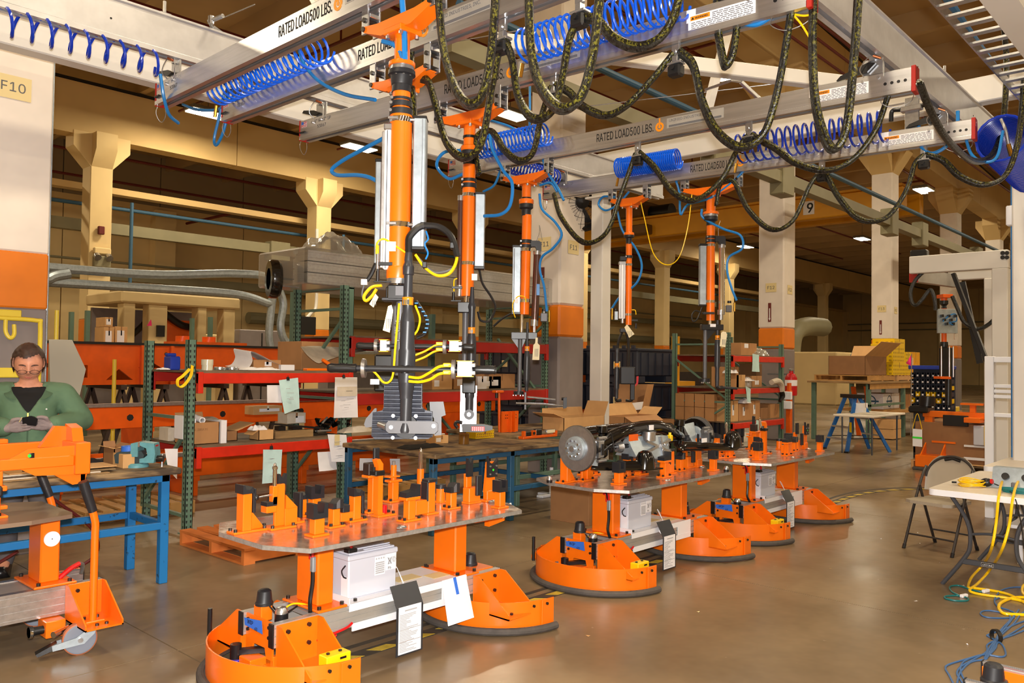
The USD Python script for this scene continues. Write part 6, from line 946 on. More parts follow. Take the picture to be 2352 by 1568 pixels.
upright(t, RX0, RY0, 1.80); upright(t, RX0+.03, RY1, 1.80); upright(t, RX1-.03, RY0+.12, 2.46); upright(t, RX1-.03, RY1+.1, 2.46)
frame_brace(t, RX0+.01, RY0, RY1, [(1.06, 1.06, 0), (1.0, .20, 0), (.15, .15, 0)]); frame_brace(t, RX1-.03, RY0+.12, RY1+.1, [(2.2, 2.2, 0), (2.1, 1.3, 0), (1.2, 1.2, 0), (1.1, .3, 0)])
for z0, z1 in ((1.39, 1.49), (.69, .79)):
    rack_beam(t, RX0, RX1, RY0, z0, z1); rack_beam(t, RX0, RX1, RY1+.05, z0, z1, RACKD); part(t, 'shelf_board', G().box(RX0+.05, RX1-.05, RY0-.03, RY1+.02, z1, z1+.024), SHELF)
SU, SL = 1.514, .814
t = thing('pallet_rack', 'pallet rack in the middle with red beams behind the hanging tools', 'rack'); QX0, QX1, QY0, QY1 = 5.52, 9.02, 7.62, 8.75
upright(t, QX0+.06, QY0, 2.46, holes=False); upright(t, QX1, QY0, 2.44); upright(t, QX1, QY1, 2.44); upright(t, QX0+.06, QY1, 2.46, holes=False)
frame_brace(t, QX1, QY0, QY1, [(2.3, 2.3, 0), (2.2, 1.4, 0), (1.3, 1.3, 0), (1.25, .3, 0)])
part(t, 'brace', G().bar((8.1, QY0+.1, 1.95), (8.95, QY0+.1, 1.2), .03, .03), RACKG); part(t, 'brace', G().bar((7.2, QY0+.5, 1.1), (8.0, QY0+.5, .35), .03, .03), RACKG); part(t, 'mid_upright', G().box(7.72, 7.79, QY1-.1, QY1-.03, 0, 2.3), RACKG)
for z0, z1 in ((1.76, 1.89), (1.12, 1.25)):
    rack_beam(t, QX0, QX1+.03, QY0, z0, z1, RACKD); rack_beam(t, QX0, QX1, QY1+.05, z0, z1, RACKD); part(t, 'shelf_board', G().box(QX0+.05, QX1-.05, QY0-.02, QY1+.02, z1, z1+.02), SHELF)
# things on the left rack, upper shelf
def upx(px, Y, z=SU): return at_y(px, 840, Y)[0]
one('parts_bin', G().box(upx(392, 7.6), upx(415, 7.6), 7.6, 7.75, SU, SU+.13, .01).box(upx(394, 7.6), upx(414, 7.6), 7.68, 7.75, SU+.13, SU+.16, .008), BLUEBIN, 'blue plastic parts bin on the left rack behind the green post', 'bin')
x = upx(476, 7.55); roll('tape_roll', 'wide clear tape roll, upper one of two on the left rack', (x, 7.55, SU+.05), .056, .055, TAPEC, .55); roll('tape_roll', 'clear tape roll, lower one of two on the left rack', (x, 7.55, SU), .052, .05, TAPEC, .55)
for k, (px, s) in enumerate(((505, 'left'), (533, 'right'))): one('wire_coil', G().tube(helix((upx(px, 7.55), 7.55, SU+.004), (upx(px, 7.55), 7.55, SU+.03), .055, 4, 14), .005, 6, 0), STEEL, 'flat steel wire coil on the upper left shelf, %s one' % s, 'coil')
pxcarton('cardboard_box', 'brown box on the upper shelf of the left rack under white paper', 582, 645, 850, 826, 7.6, .3, SU, m=CARD, sticker=(-.2, .3, .4, .8))
one('white_box', G().box(upx(646, 7.55), upx(677, 7.55), 7.55, 7.7, SU, SU+.06, .003), PAPER, 'flat white box beside the brown box on the upper left shelf', 'box')
t = thing('paper_roll', 'curling white drawing sheet on the upper left shelf', 'paper'); xs_ = [upx(v, 7.65) for v in (545, 560, 568, 565, 590, 620, 640)]; zs_ = [SU+.01, SU+.03, SU+.1, SU+.19, SU+.15, SU+.08, SU+.05]
v = spline(np.stack([xs_, np.full(7, 7.55), zs_], 1), 8); part(t, 'sheet', G().add(np.vstack([v, v+[0, .35, .03]]), [[i, i+1, i+1+len(v)] for i in range(len(v)-1)]+[[i, i+1+len(v), i+len(v)] for i in range(len(v)-1)]), PAPER, True); part(t, 'flat_sheets', crumple(G(), (upx(595, 7.5), 7.48, SU+.004), .18, .09, .05, 9), PAPER, 60)
pxcarton('cardboard_box', 'large brown box at the right end of the upper left shelf', 692, 790, 848, 785, 8.0, .5, SU, m=CARD)
t = thing('drawing_roll', 'big rolled sheet of white paper leaning over the large brown box', 'paper'); v = np.array([at_y(x, y, 7.6) for x, y in ((690, 796), (705, 815), (728, 833), (745, 830), (790, 815), (840, 806))]); w = np.array([at_y(x, y, 7.95) for x, y in ((690, 796), (720, 794), (760, 796), (790, 798), (815, 800), (840, 805))]); v, w = spline(v, 5), spline(w, 5); n = len(v); part(t, 'sheet', G().add(np.vstack([v, w]), [[i, i+1, i+1+n] for i in range(n-1)]+[[i, i+1+n, i+n] for i in range(n-1)]), PAPERD, True)
t = thing('orange_bracket', 'orange triangular bracket on the upper left shelf', 'bracket'); a, b, c = at_y(702, 848, 7.45), at_y(770, 848, 7.45), at_y(742, 826, 7.45); part(t, 'base', G().box(a[0], b[0], 7.42, 7.5, SU, SU+.025, .003), ORANGE); part(t, 'strut', G().bar((b[0], 7.46, SU+.03), (c[0], 7.46, c[2]), .03, .03), ORANGE)
one('white_parts', crumple(G(), (upx(375, 7.6), 7.6, SU+.004), .05, .04, .03, 5), PAPER, 'small white parts on the upper left shelf', 'parts')
# lower shelf
def lpx(px, Y, py=1005): return at_y(px, py, Y)[0]
t = pxcarton('cardboard_box', 'brown box stuffed with paper rolls on the lower left shelf', 437, 503, 1020, 970, 7.42, .32, SL, m=CARD, flaps=[('+y', 1.3, .08)]); g = G()
for k, (px, h, a) in enumerate(((445, .20, .1), (458, .17, -.2))): part(t, 'paper_bundle', G().box(-.19+k*.06, -.12+k*.06, -.1, .08, .05, .27-k*.03, .004), PAPER)
part(t, 'clear_sheet', crumple(G(), (.07, 0, .22), .1, .1, .05, 4), CLEAR, True); part(t, 'tube_roll', G().lathe([(.02, 0), (.03, 0), (.03, .3), (.02, .3), (.02, 0)], frame((-.02, -.14, .225), (.1, 1, .1)), 18), PAPER)
part(t, 'writing', G().text('CALIBRATE', .022, np.array([[1, 0, 0, -.14], [0, 0, -1, -.161], [0, 1, 0, .13], [0, 0, 0, 1.]]), .001), CARDD)
one('foam_board', G().box(lpx(505, 7.42), lpx(518, 7.42), 7.4, 7.7, SL, SL+.22), PAPER, 'white foam board standing beside the stuffed box', 'board')
pxcarton('cardboard_box', 'open flapped box on the lower left shelf, right of the white board', 520, 545, 1016, 990, 7.55, .3, SL, m=CARDD, flaps=[('+x', .35, .2), ('+y', .9, .12)])
t = pxcarton('cardboard_box', 'small light box with tissue on the lower left shelf', 594, 629, 1012, 987, 7.42, .18, SL, m=CARDL, flaps=[('-x', -.6, .08)]); part(t, 'tissue', crumple(G(), (-.05, 0, .10), .08, .06, .08, 8), PAPER, 60)
one('timber', G().box(lpx(628, 7.5), lpx(715, 7.5), 7.46, 7.56, SL, SL+.075, .004), BOARD, 'rough timber block on the lower left shelf', 'timber')
t = thing('black_plate', 'black machined plate lying across the timber', 'plate'); part(t, 'plate', G().hull([at_y(x, y, yy) for yy in (7.5, 7.75) for x, y in ((620, 971), (622, 975), (742, 981), (742, 986))]), BLACK); part(t, 'lug', G().box(lpx(636, 7.55), lpx(652, 7.55), 7.52, 7.6, SL+.077, SL+.12).box(lpx(668, 7.55), lpx(690, 7.55), 7.52, 7.6, SL+.077, SL+.11), BLACK)
pxcarton('cardboard_box', 'white printed carton behind the black plate on the lower left shelf', 660, 702, 972, 948, 8.0, .2, SL+.1, m=PAPERD, sticker=(-.1, .8, .1, .7))
pxcarton('cardboard_box', 'taped brown carton at the back of the lower left shelf', 582, 648, 953, 932, 8.6, .2, None, m=CARDL, tape=True, sticker=(-.6, .8, .35, .7))
t = thing('black_castings', 'heap of glossy black castings on the lower left shelf', 'parts'); r3 = np.random.default_rng(11)
for k in range(9):
    p = at_y(722+k*9, 985-r3.uniform(0, 22), 7.55); part(t, 'casting', G().hull([p+r3.normal(0, 1, 3)*[.045, .05, .03] for _ in range(9)]), BLACKG)
part(t, 'bolt_ends', G().cyl(at_y(728, 990, 7.5), at_y(760, 988, 7.5), .014, 10).cyl(at_y(740, 972, 7.5), at_y(752, 958, 7.5), .012, 10), STEEL)
one('leaflets', crumple(G(), (lpx(820, 7.45), 7.45, SL+.02), .22, .06, .1, 13), PAPERD, 'fanned paper leaflets at the right end of the lower left shelf', 'paper', smooth=60)
one('loose_boxes', G().box(lpx(386, 7.9), lpx(400, 7.9), 7.9, 8.1, SL, SL+.13, .003), PAPERD, 'small white box on the lower shelf behind the green post', 'box'); one('loose_papers', crumple(G(), (3.85, 7.8, SL+.01), .16, .12, .07, 15), PAPERD, 'crumpled papers on the lower shelf at the left post', 'paper', smooth=60)
def sheet(name, label, pts, Y, m=PAPER, clip=None, seed=1, marks=True):
    t = thing(name, label, 'paper'); c = [at_y(x, y, Y) for x, y in pts]; n = 7; V = []
    for i in range(n):
        for j in range(n):
            u, w = i/(n-1), j/(n-1); p = (1-u)*(1-w)*c[0]+u*(1-w)*c[1]+u*w*c[2]+(1-u)*w*c[3]; V.append(p+[0, -.02*w*w*math.sin(3*u+seed)-.004, 0])
    V = np.array(V); f = [[i*n+j, (i+1)*n+j, (i+1)*n+j+1] for i in range(n-1) for j in range(n-1)]+[[i*n+j, (i+1)*n+j+1, i*n+j+1] for i in range(n-1) for j in range(n-1)]
    part(t, 'sheet', G().add(np.vstack([V, V+[0, .002, 0]]), np.vstack([np.array(f), np.array(f)[:, ::-1]+n*n])), m, True)
    if marks:
        g = G(); r4 = np.random.default_rng(seed)
        for k in range(5): u, w = r4.uniform(.2, .5), r4.uniform(.25, .8); p = (1-u)*(1-w)*c[0]+u*(1-w)*c[1]+u*w*c[2]+(1-u)*w*c[3]; g.box(p[0], p[0]+r4.uniform(.03, .09), p[1]-.028, p[1]-.026, p[2], p[2]+.004)
        part(t, 'handwriting', g, INKG)
    if clip: q = at_y(*clip, Y); part(t, 'binder_clip', G().hull([(q[0]-.016, Y-.012, q[2]-.02), (q[0]+.016, Y-.012, q[2]-.02), (q[0]-.016, Y+.004, q[2]-.02), (q[0]+.016, Y+.004, q[2]-.02), (q[0]-.016, Y-.003, q[2]+.015), (q[0]+.016, Y-.003, q[2]+.015)]).tube([(q[0]-.006, Y-.004, q[2]+.01), (q[0], Y-.004, q[2]+.03), (q[0]+.006, Y-.004, q[2]+.01)], .002, 5), BLACK)
    return t
FB = RY0-.052
sheet('paper_sheet', 'tilted pale blue sheet with writing clipped under the upper red beam', [(640, 873), (684, 867), (690, 938), (651, 950)], FB, PAPERB, (661, 869), 2)
sheet('paper_sheet', 'plain white sheet beside the tilted blue sheet', [(613, 884), (642, 884), (648, 925), (613, 925)], FB+.03, PAPER, None, 3, False)
t = sheet('paper_sheet', 'white sheet with brown packing tape band clipped under the upper red beam', [(769, 866), (820, 866), (820, 958), (768, 960)], FB, PAPER, (789, 864), 4); a, b = at_y(774, 888, FB-.02), at_y(819, 909, FB-.02); part(t, 'brown_tape', G().box(a[0], b[0], FB-.028, FB-.026, b[2], a[2]), PAPERD)
sheet('paper_sheet', 'pale blue sheet clipped under the lower red beam behind the front cart', [(604, 1032), (648, 1032), (642, 1106), (604, 1111)], FB, PAPERB, (623, 1027), 5)
t = sheet('paper_sheet', 'white sheet with a yellow note hanging from the lower red beam', [(752, 997), (795, 998), (801, 1060), (762, 1060)], FB-.01, PAPER, None, 6); a, b = at_y(769, 998, FB-.03), at_y(780, 1022, FB-.03); part(t, 'yellow_note', G().box(a[0], b[0], FB-.03, FB-.028, b[2], a[2]), SIGNC)
sheet('paper_sheet', 'plain white sheet below the sheet with the yellow note', [(729, 1038), (768, 1036), (775, 1078), (731, 1082)], FB+.03, PAPER, None, 7, False); sheet('paper_sheet', 'white sheet hanging at the end of the left rack behind the vise', [(378, 1030), (408, 1030), (408, 1100), (385, 1080)], FB+.05, PAPER, None, 8, False)
sheet('paper_sheet', 'white sheet hanging under the wooden bench top', [(826, 1052), (870, 1052), (872, 1082), (824, 1080)], 6.9, PAPER, None, 9, False); sheet('paper_sheet', 'square white sheet under the wooden bench right of the first one', [(895, 1053), (918, 1053), (918, 1083), (898, 1080)], 6.9, PAPER, None, 10, False)
t = thing('cable_coil', 'yellow cable coil hanging on the green rack post', 'cable'); 
for k in range(3): part(t, 'loop', G().tube([at_y(x+k*2, y+k, RY0-.03-.008*k) for x, y in ((440, 838), (436, 862), (420, 884), (408, 886), (406, 872), (418, 862), (434, 846))], .006, 7), YCAB)
# ---------------------------------------------------------------- wooden topped blue bench in the middle
t = bench('workbench', 'slate blue bench with worn wooden top in the middle', 5.15, 7.2, 5.72, 7.1, .765, BENCHT, [(.03, .03), (2.02, .03), (.03, 1.35), (2.02, 1.35), (1.1, .03)], .30, .05, M('bench_slate', (36, 88, 124), .5, c2=(60, 66, 70), scale=14, lo=.6, hi=.68))
def bz(px, py): return at_z(px, py, .767)
p = bz(730+240, 1030); one('black_rag', crumple(G(), (bz(965, 1027)[0], bz(965, 1027)[1], .768), .22, .10, .05, 21), M('rag_black', (20, 17, 16), .9), 'black rag on the wooden bench under the gripper', 'rag', smooth=60)
def zbox(name, label, pa, pb, py, h, dep, m, cat='box', **k): a, b = bz(pa, py), bz(pb, py); return carton(name, label, a[0], b[0], a[1], a[1]+dep, .767, h, m, cat=cat, **k)
zbox('cardboard_box', 'small brown box with white label on the wooden bench', 1000, 1053, 1020, .085, .15, CARDL, sticker=(-.9, -.2, .25, .75))
t = zbox('yellow_carton', 'yellow carton with black print on the wooden bench', 1093, 1170, 1008, .095, .16, YELLOW); g = G()
for i in range(9):
    for j in range(3): x = -.14+i*.032+(j % 2)*.012; g.prism([(x, .012+j*.03), (x+.012, .012+j*.03), (x+.022, .03+j*.03), (x+.010, .03+j*.03)], -.082, -.0805, 'y')
part(t, 'printed_pattern', g, CARDD); one('oil_jar', G().lathe([(0, 0), (.055, 0), (.055, .10), (.05, .11), (.0, .11)], TR(bz(1073, 1020)[0], bz(1073, 1020)[1]+.05, .767), 20), M('amber_jar', (110, 74, 26), .2), 'amber jar beside the yellow carton', 'jar')
p = bz(1235, 1005); t = thing('orange_tray', 'long low orange gripper tool with clamps lying on the wooden bench', 'tool', (p[0], p[1], .767)); L = bz(1305, 1000)[0]-p[0]+.1
part(t, 'base_bar', G().box(-.28, .32, -.03, .05, 0, .03, .004).box(-.28, -.24, -.03, .0, .03, .09).box(-.12, -.06, -.03, .0, .03, .09).box(.28, .32, -.03, .0, .03, .07), ORANGE2); part(t, 'black_clamps', G().box(-.23, -.13, -.02, .03, .03, .08, .006).box(-.05, .06, -.02, .04, .03, .1, .01).cyl((-.1, -.035, .06), (-.1, -.0, .06), .018, 12), BLACK); part(t, 'steel_lever', G().bar((.04, 0, .06), (.3, -.01, .075), .025, .02).box(.14, .28, -.03, .03, .05, .085, .006), STEEL); part(t, 'clamp_tag', G().box(.13, .27, -.034, -.031, .05, .085), TAGM)
a = bz(1160, 1000); t = thing('orange_stand', 'orange steel stand with a drilled plate and tall handle on the wooden bench', 'stand', (a[0], a[1]+.05, .767)); part(t, 'drilled_plate', G().prism([(0, .03), (.28, .03), (.29, .28), (0, .28)], 0, .02, 'y').box(0, .28, .0, .12, 0, .03), ORANGE2); part(t, 'ribs', G().box(.1, .112, -.05, .0, .03, .28).box(.17, .182, -.05, 0, .03, .28), ORANGE2); part(t, 'holes', G().bolts([(.06+u, -.001, .2+v) for u in (0, .03, .15, .18) for v in (0, .035)], (0, -1, 0), .007, .001), DARK); part(t, 'handle_rod', G().cyl((.02, .06, .03), (.0, .06, .52), .017, 12), ORANGE2); part(t, 'handle_plate', G().box(-.08, .05, .02, .10, .5, .53, .01), ORANGE2); part(t, 'black_stem', G().cyl((-.05, .05, .44), (-.05, .05, .5), .018, 10), BLACK)
# things on the middle rack
R2U, R2L = 1.911, 1.271
def rx(px, Y=7.75): return at_y(px, 800, Y)[0]
for pa, pb, h, lab, mm, zz in ((1050, 1120, .22, 'brown box on the middle rack left of the white box', CARD, R2L), (1118, 1158, .17, 'box with a white printed side on the middle rack', PAPERD, R2L), (1130, 1190, .20, 'tall brown box on the middle rack right', CARD, R2L), (1000, 1046, .2, 'tall brown box on the middle rack left', CARDL, R2L), (960, 1000, .24, 'brown box on the middle rack far left', CARDD, R2L)):
    carton('cardboard_box', lab, rx(pa), rx(pb), 7.8, 8.2, zz, h, mm, sticker=(-.8, -.3, .2, .6))
carton('orange_carton', 'small box with orange and white print on the middle rack', rx(1095), rx(1116), 7.72, 7.85, R2L, .17, PAPER, sticker=(-.5, .5, .2, .8))
one('black_casting', G().lathe([(.05, 0), (.13, 0), (.14, .05), (.1, .12), (.05, .13)], TR(rx(1110), 8.3, R2L+.2), 20), BLACK, 'round black casting on the middle rack', 'part')
# wrapped aluminium profiles on top of the middle rack
t = thing('profile_bundle', 'bundle of plastic wrapped aluminium profiles on top of the middle rack', 'aluminium profiles', (0, 0, 0))
for i in range(4):
    for j in range(3): part(t, 'profile', extrusion(G(), 5.05+.12*i, 9.4+.1*j, 7.7+i*.22, 7.9+i*.22, 2.47+j*.125, 2.585+j*.125, 2), ALU, False)
part(t, 'plastic_wrap', crumple(G(), (7.2, 7.66, 2.66), 2.1, .02, .0, 31) if False else G().box(4.98, 9.55, 7.64, 8.62, 2.455, 2.86, .02), CLEAR, False); part(t, 'wrap_heap', crumple(G(), (5.55, 8.0, 2.86), .28, .25, .35, 33), CLEAR, True)
for x in (5.58, 9.02): part(t, 'bearer', G().box(x-.04, x+.04, 7.62, 8.75, 2.44, 2.455), RACKG)
t = thing('round_cover', 'black round metal cover at the left end of the wrapped profiles', 'cover'); part(t, 'ring', G().lathe([(.12, -.06), (.20, -.06), (.215, -.03), (.215, .03), (.19, .06), (.12, .06)], frame((4.88, 8.1, 2.52), (1, -.35, 0)), 30), BLACKG); part(t, 'face', G().cyl((4.9, 8.09, 2.52), (4.93, 8.08, 2.52), .13, 26), BLACK); part(t, 'stay', G().bar((4.9, 8.1, 2.45), (5.2, 8.1, 2.45), .03, .012), STEEL)
# pallets
def pallet(label, x, y, rz=0, w=1.2, d=1.0, m=WOOD, z=0, group=None):
    t = thing('pallet', label, 'pallet', (x, y, z), rz, group)
    for k in range(3): part(t, 'stringer', G().box(0, w, k*(d-.04)/2, k*(d-.04)/2+.04, .018, .11), m)
    for k in range(7): part(t, 'deck_board', G().box(k*(w-.1)/6, k*(w-.1)/6+.1, -.005, d+.005, .11, .13), m)
    for k in range(3): part(t, 'bottom_board', G().box(k*(w-.1)/2, k*(w-.1)/2+.1, 0, d, 0, .018), m)
    return t
pallet('orange edged wooden pallet on the floor behind the front cart', 3.36, 5.93, .02, 1.05, 1.05, WOODO); pallet('wooden pallet under the conveyor behind the blue bench', 3.05, 8.35, 0, 1.1, .9)
pallet('wooden pallet on the floor behind the wooden bench', 6.1, 7.75, 0, 1.1, .8)
# ---------------------------------------------------------------- conveyors and machines beyond
def conveyor(label, y, x0, x1, z0, z1, holes=True):
    t = thing('conveyor_beam', label, 'conveyor'); part(t, 'side_plate', G().box(x0, x1, y, y+.05, z0, z1, .006), ORANGE2); part(t, 'side_plate', G().box(x0, x1, y+.9, y+.95, z0, z1, .006), ORANGE2); part(t, 'rail', G().box(x0, x1, y-.02, y+.07, z1, z1+.05, .008), ALU)
    for x in np.arange(x0+.5, x1, 1.5): part(t, 'leg', G().box(x, x+.08, y+.05, y+.9, 0, z0, .004).box(x, x+.08, y+.01, y+.05, z0-.06, z0), ORANGE2)
    if holes: part(t, 'holes', G().bolts([(x, y, (z0+z1)/2) for x in np.arange(x0+.45, x1, 1.3)], (0, -1, 0), .045, .004), DARK)
    return t
conveyor('orange conveyor beam with a silver rail, lower one behind the left rack', 9.3, 2.6, 8.6, .24, .48, False); conveyor('orange conveyor beam with black round holes, upper one behind the left rack', 11.0, 2.8, 11.5, .70, .98)
t = thing('welding_fixture', 'long orange welded machine frame on saw horses behind the left rack', 'machine frame'); fx0, fx1, fy = 3.9, 9.1, 14.0
part(t, 'top_plate', G().box(fx0, fx1, fy-.1, fy+1.2, 1.84, 1.88), DARK); outer = sbox(fx0, 1.18, fx1, 1.84)
for k in range(9): outer = outer.difference(Polygon([(fx0+.35+k*.56, 1.26), (fx0+.78+k*.56, 1.26), (fx0+.55+k*.56, 1.44)])) if k in (2, 4, 5, 7) else outer.difference(sbox(fx0+.35+k*.56, 1.30, fx0+.62+k*.56, 1.50) if k % 3 else Polygon([(fx0+.3+k*.56, 1.46), (fx0+.5+k*.56, 1.58), (fx0+.7+k*.56, 1.46)]))
part(t, 'side_plate', G().prism(outer, fy-.05, fy, 'y'), ORANGE2); part(t, 'rear_plate', G().box(fx0, fx1, fy+1.1, fy+1.15, 1.18, 1.84), ORANGE2)
for x in (fx0+.05, fx0+2.0, fx0+2.5, fx1-.1): part(t, 'web', G().box(x, x+.05, fy-.14, fy+1.1, 1.18, 1.84), ORANGE2)
part(t, 'bolts', G().bolts([(fx0+2.2, fy-.05, z) for z in (1.3, 1.5, 1.7)]+[(fx0+2.45, fy-.05, z) for z in (1.3, 1.5, 1.7)], (0, -1, 0), .03, .01), BLACK); part(t, 'orange_gear', G().box(6.6, 7.9, fy, fy+.6, 1.88, 1.93).cyl((6.8, fy+.3, 1.93), (6.8, fy+.3, 2.03), .12, 14).cyl((7.3, fy+.3, 1.93), (7.3, fy+.3, 2.03), .12, 14), ORANGE2)
for k, x in enumerate((4.2, 5.6, 6.3, 7.4, 8.6)):
    t = thing('saw_horse', 'dark steel saw horse under the orange machine frame, number %s from the left' % ['one', 'two', 'three', 'four', 'five'][k], 'saw horse', (x, fy, 0)); part(t, 'top_bar', G().box(-.05, .05, -.2, 1.3, 1.1, 1.18), M('horse_brown', (66, 52, 44), .7) if 'horse_brown' not in MATS else MATS['horse_brown'])
    for s in (-1, 1):
        for y in (-.1, 1.2): part(t, 'leg', G().bar((.0, y, 1.12), (s*.32, y, 0.0), .07, .06), MATS['horse_brown'])
t = thing('machine_guard', 'cream machine enclosure with canopy behind the orange frame', 'machine'); gx, gy = 8.6, 21.5
part(t, 'canopy', G().box(gx, gx+3.3, gy, gy+2.4, 3.05, 3.36, .04), CREAM)
for x, w in ((gx+.1, .3), (gx+.75, .5), (gx+2.1, .25), (gx+2.85, .35)): part(t, 'post', G().box(x, x+w, gy+.1, gy+.5, 0, 3.05, .02), CREAM)
part(t, 'back_panel', G().box(gx+.1, gx+3.2, gy+2.2, gy+2.3, 0, 3.0), COLG); part(t, 'orange_head', G().prism([(gx+1.35, 1.9), (gx+2.6, 1.9), (gx+2.6, 2.7), (gx+1.45, 2.7), (gx+1.4, 2.3)], gy+.9, gy+1.6, 'y'), ORANGE2); part(t, 'hose', G().tube([(gx+1.3, gy+.8, 3.0), (gx+1.9, gy+.8, 2.6), (gx+2.3, gy+.8, 2.5)], .1).tube([(gx+.2, gy+.4, 2.0), (gx+.8, gy+.6, 2.5), (gx+1.2, gy+.8, 3.0)], .08), BLACK); part(t, 'panel_box', G().box(gx+.95, gx+1.15, gy+.02, gy+.1, 2.2, 2.5), BLACK); part(t, 'yellow_panel', G().box(gx+.7, gx+1.05, gy+.05, gy+.1, 1.5, 2.0), YELLOW)
t = thing('machine_guard', 'cream machine cabinets behind the steel cable ducts', 'machine'); 
for k, (x, w, h) in enumerate(((12.2, 1.0, 2.4), (13.4, 1.6, 2.6), (15.2, 1.2, 2.2))): part(t, 'cabinet', G().box(x, x+w, 24.2, 25.2, 0, h, .03), CREAM if k != 1 else COLG); part(t, 'door_gap', G().box(x+w*.48, x+w*.5, 24.18, 24.2, .1, h-.1), DARK)
for k, dx in enumerate((0, .35)):
    run('cable_duct', [(6.0, 20.8, 3.7-dx), (9.0, 20.8, 3.75-dx), (11.2, 20.5, 3.95-dx*1.6), (12.2, 20.5, 3.9-dx*2), (12.55+.1-dx, 20.5, 3.3), (12.6-dx, 20.5, 2.5-dx), (13.0-dx, 20.5, 2.05-dx*1.3), (14.5, 20.5, 1.95-dx*1.6), (16, 20.5, 1.95-dx*1.6)], .11, GALV, 'flexible steel cable duct curving down beside the machine, %s' % ('upper', 'lower')[k], 'cable duct', 8, 10)
run('cable_duct', [(6.9, 20.2, 3.55), (6.5, 20.2, 3.4), (6.3, 20.2, 3.0), (6.3, 20.2, 0.0)], .12, GALV, 'flexible steel cable duct turning down at the far left', 'cable duct', 8, 10)
t = thing('wall_monitor', 'black monitor on a white arm at the far cream column', 'monitor', (16.6, 25.4, 0)); part(t, 'panel', G().box(-.42, .42, -.06, 0, 2.55, 3.2, .02), BLACK); part(t, 'arm', G().tube([(0, 0, 3.1), (.4, .2, 3.4), (.72, .4, 3.8), (.72, .45, 6.5)], .06), WSTEEL)
t = thing('emergency_light', 'emergency light with red strobe on the far column left', 'light', (9.7, 25.95, 0)); part(t, 'red_strobe', G().box(-.08, .1, -.1, .02, 5.35, 5.6, .02), PIPED); part(t, 'lamp_bar', G().box(-.2, .3, -.12, .02, 4.75, 4.95, .03), CREAM); part(t, 'lamp_head', G().cyl((-.12, -.1, 4.7), (-.12, -.22, 4.62), .1, 14), STEEL); part(t, 'lamp_head', G().cyl((.22, -.1, 4.7), (.22, -.22, 4.62), .1, 14), STEEL); part(t, 'battery_box', G().box(-.2, .3, -.12, .02, 4.35, 4.7, .03), DUCT)
t = thing('far_rack', 'red beamed rack with white cartons beyond the orange frame', 'rack')
for z in (1.75,): part(t, 'beam', G().box(3.8, 9.3, 18.0, 18.08, z, z+.13), RACKD); part(t, 'shelf', G().box(3.8, 9.3, 18.08, 19, z+.1, z+.13), SHELF)
for x in (3.8, 6.5, 9.2): part(t, 'upright', G().box(x, x+.08, 18, 18.1, 0, 2.6), RACKG); part(t, 'upright', G().box(x, x+.08, 18.9, 19, 0, 2.6), RACKG)
for k, (a, b, h) in enumerate(((238, 262, .4), (264, 292, .42), (240, 258, .2))):
    xa, xb = at_y(a, 790, 18.2)[0], at_y(b, 790, 18.2)[0]; carton('cardboard_box', 'white labelled carton on the far red rack, %s' % ('left', 'right', 'on top')[k], xa, xb, 18.2, 18.7, 1.88 if k < 2 else 2.29, h if k < 2 else .2, CARDL, sticker=(-.7, .5, .2, .8))
one('yellow_post', G().cyl((5.2, 13.2, 0), (5.2, 13.2, 1.6), .03, 10).lathe([(0, 0), (.25, 0), (.25, .03), (0, .03)], TR(5.2, 13.2, 0), 20), YPIPE, 'thin yellow post in front of the orange machine frame', 'post')
t = thing('canvas_bag', 'grey canvas bag hanging behind the man', 'bag'); part(t, 'bag', G().hull([(2.93, 9.0, 1.25), (3.2, 9.0, 1.2), (2.9, 9.0, 1.8), (3.12, 9.0, 1.8), (3.26, 9.0, 1.5), (2.95, 9.15, 1.25), (3.18, 9.15, 1.25), (3.0, 9.12, 1.8)]), M('canvas', (196, 190, 172), .85)); part(t, 'hook_post', G().cyl((3.0, 9.1, 0), (3.0, 9.1, 2.1), .02, 8), YPIPE)
# ---------------------------------------------------------------- the man at the bench
PX, PY = 2.10, 6.92; PAZ = math.atan2(PY, PX)
MS = Gf.Vec3f(1.03, 1.03, .905)
def manthing(*a):
    p = thing(*a); UsdGeom.Xformable(p).AddScaleOp().Set(MS); return p
man = manthing('person', 'person in green work jacket and glasses looking down at a black part held in gloves', 'person', (PX, PY, 0), PAZ-math.pi/2)
def ball(p, r, n=14):
    m = trimesh.creation.uv_sphere(r, count=[n, n+4]); return np.array(m.vertices)+np.asarray(p, float)
def bones(chain, J, grow=0.0):
    out = manifold3d.Manifold()
    for a, b in chain:
        (pa, ra), (pb, rb) = J[a], J[b]; out += manifold3d.Manifold.hull_points(np.vstack([ball(pa, ra+grow), ball(pb, rb+grow)]))
    return out
def finish(mf, edge=.02, it=10):
    m = mf.refine_to_length(edge).to_mesh(); t_ = trimesh.Trimesh(m.vert_properties[:, :3], m.tri_verts, process=True); trimesh.smoothing.filter_taubin(t_, .5, -.53, it); return t_
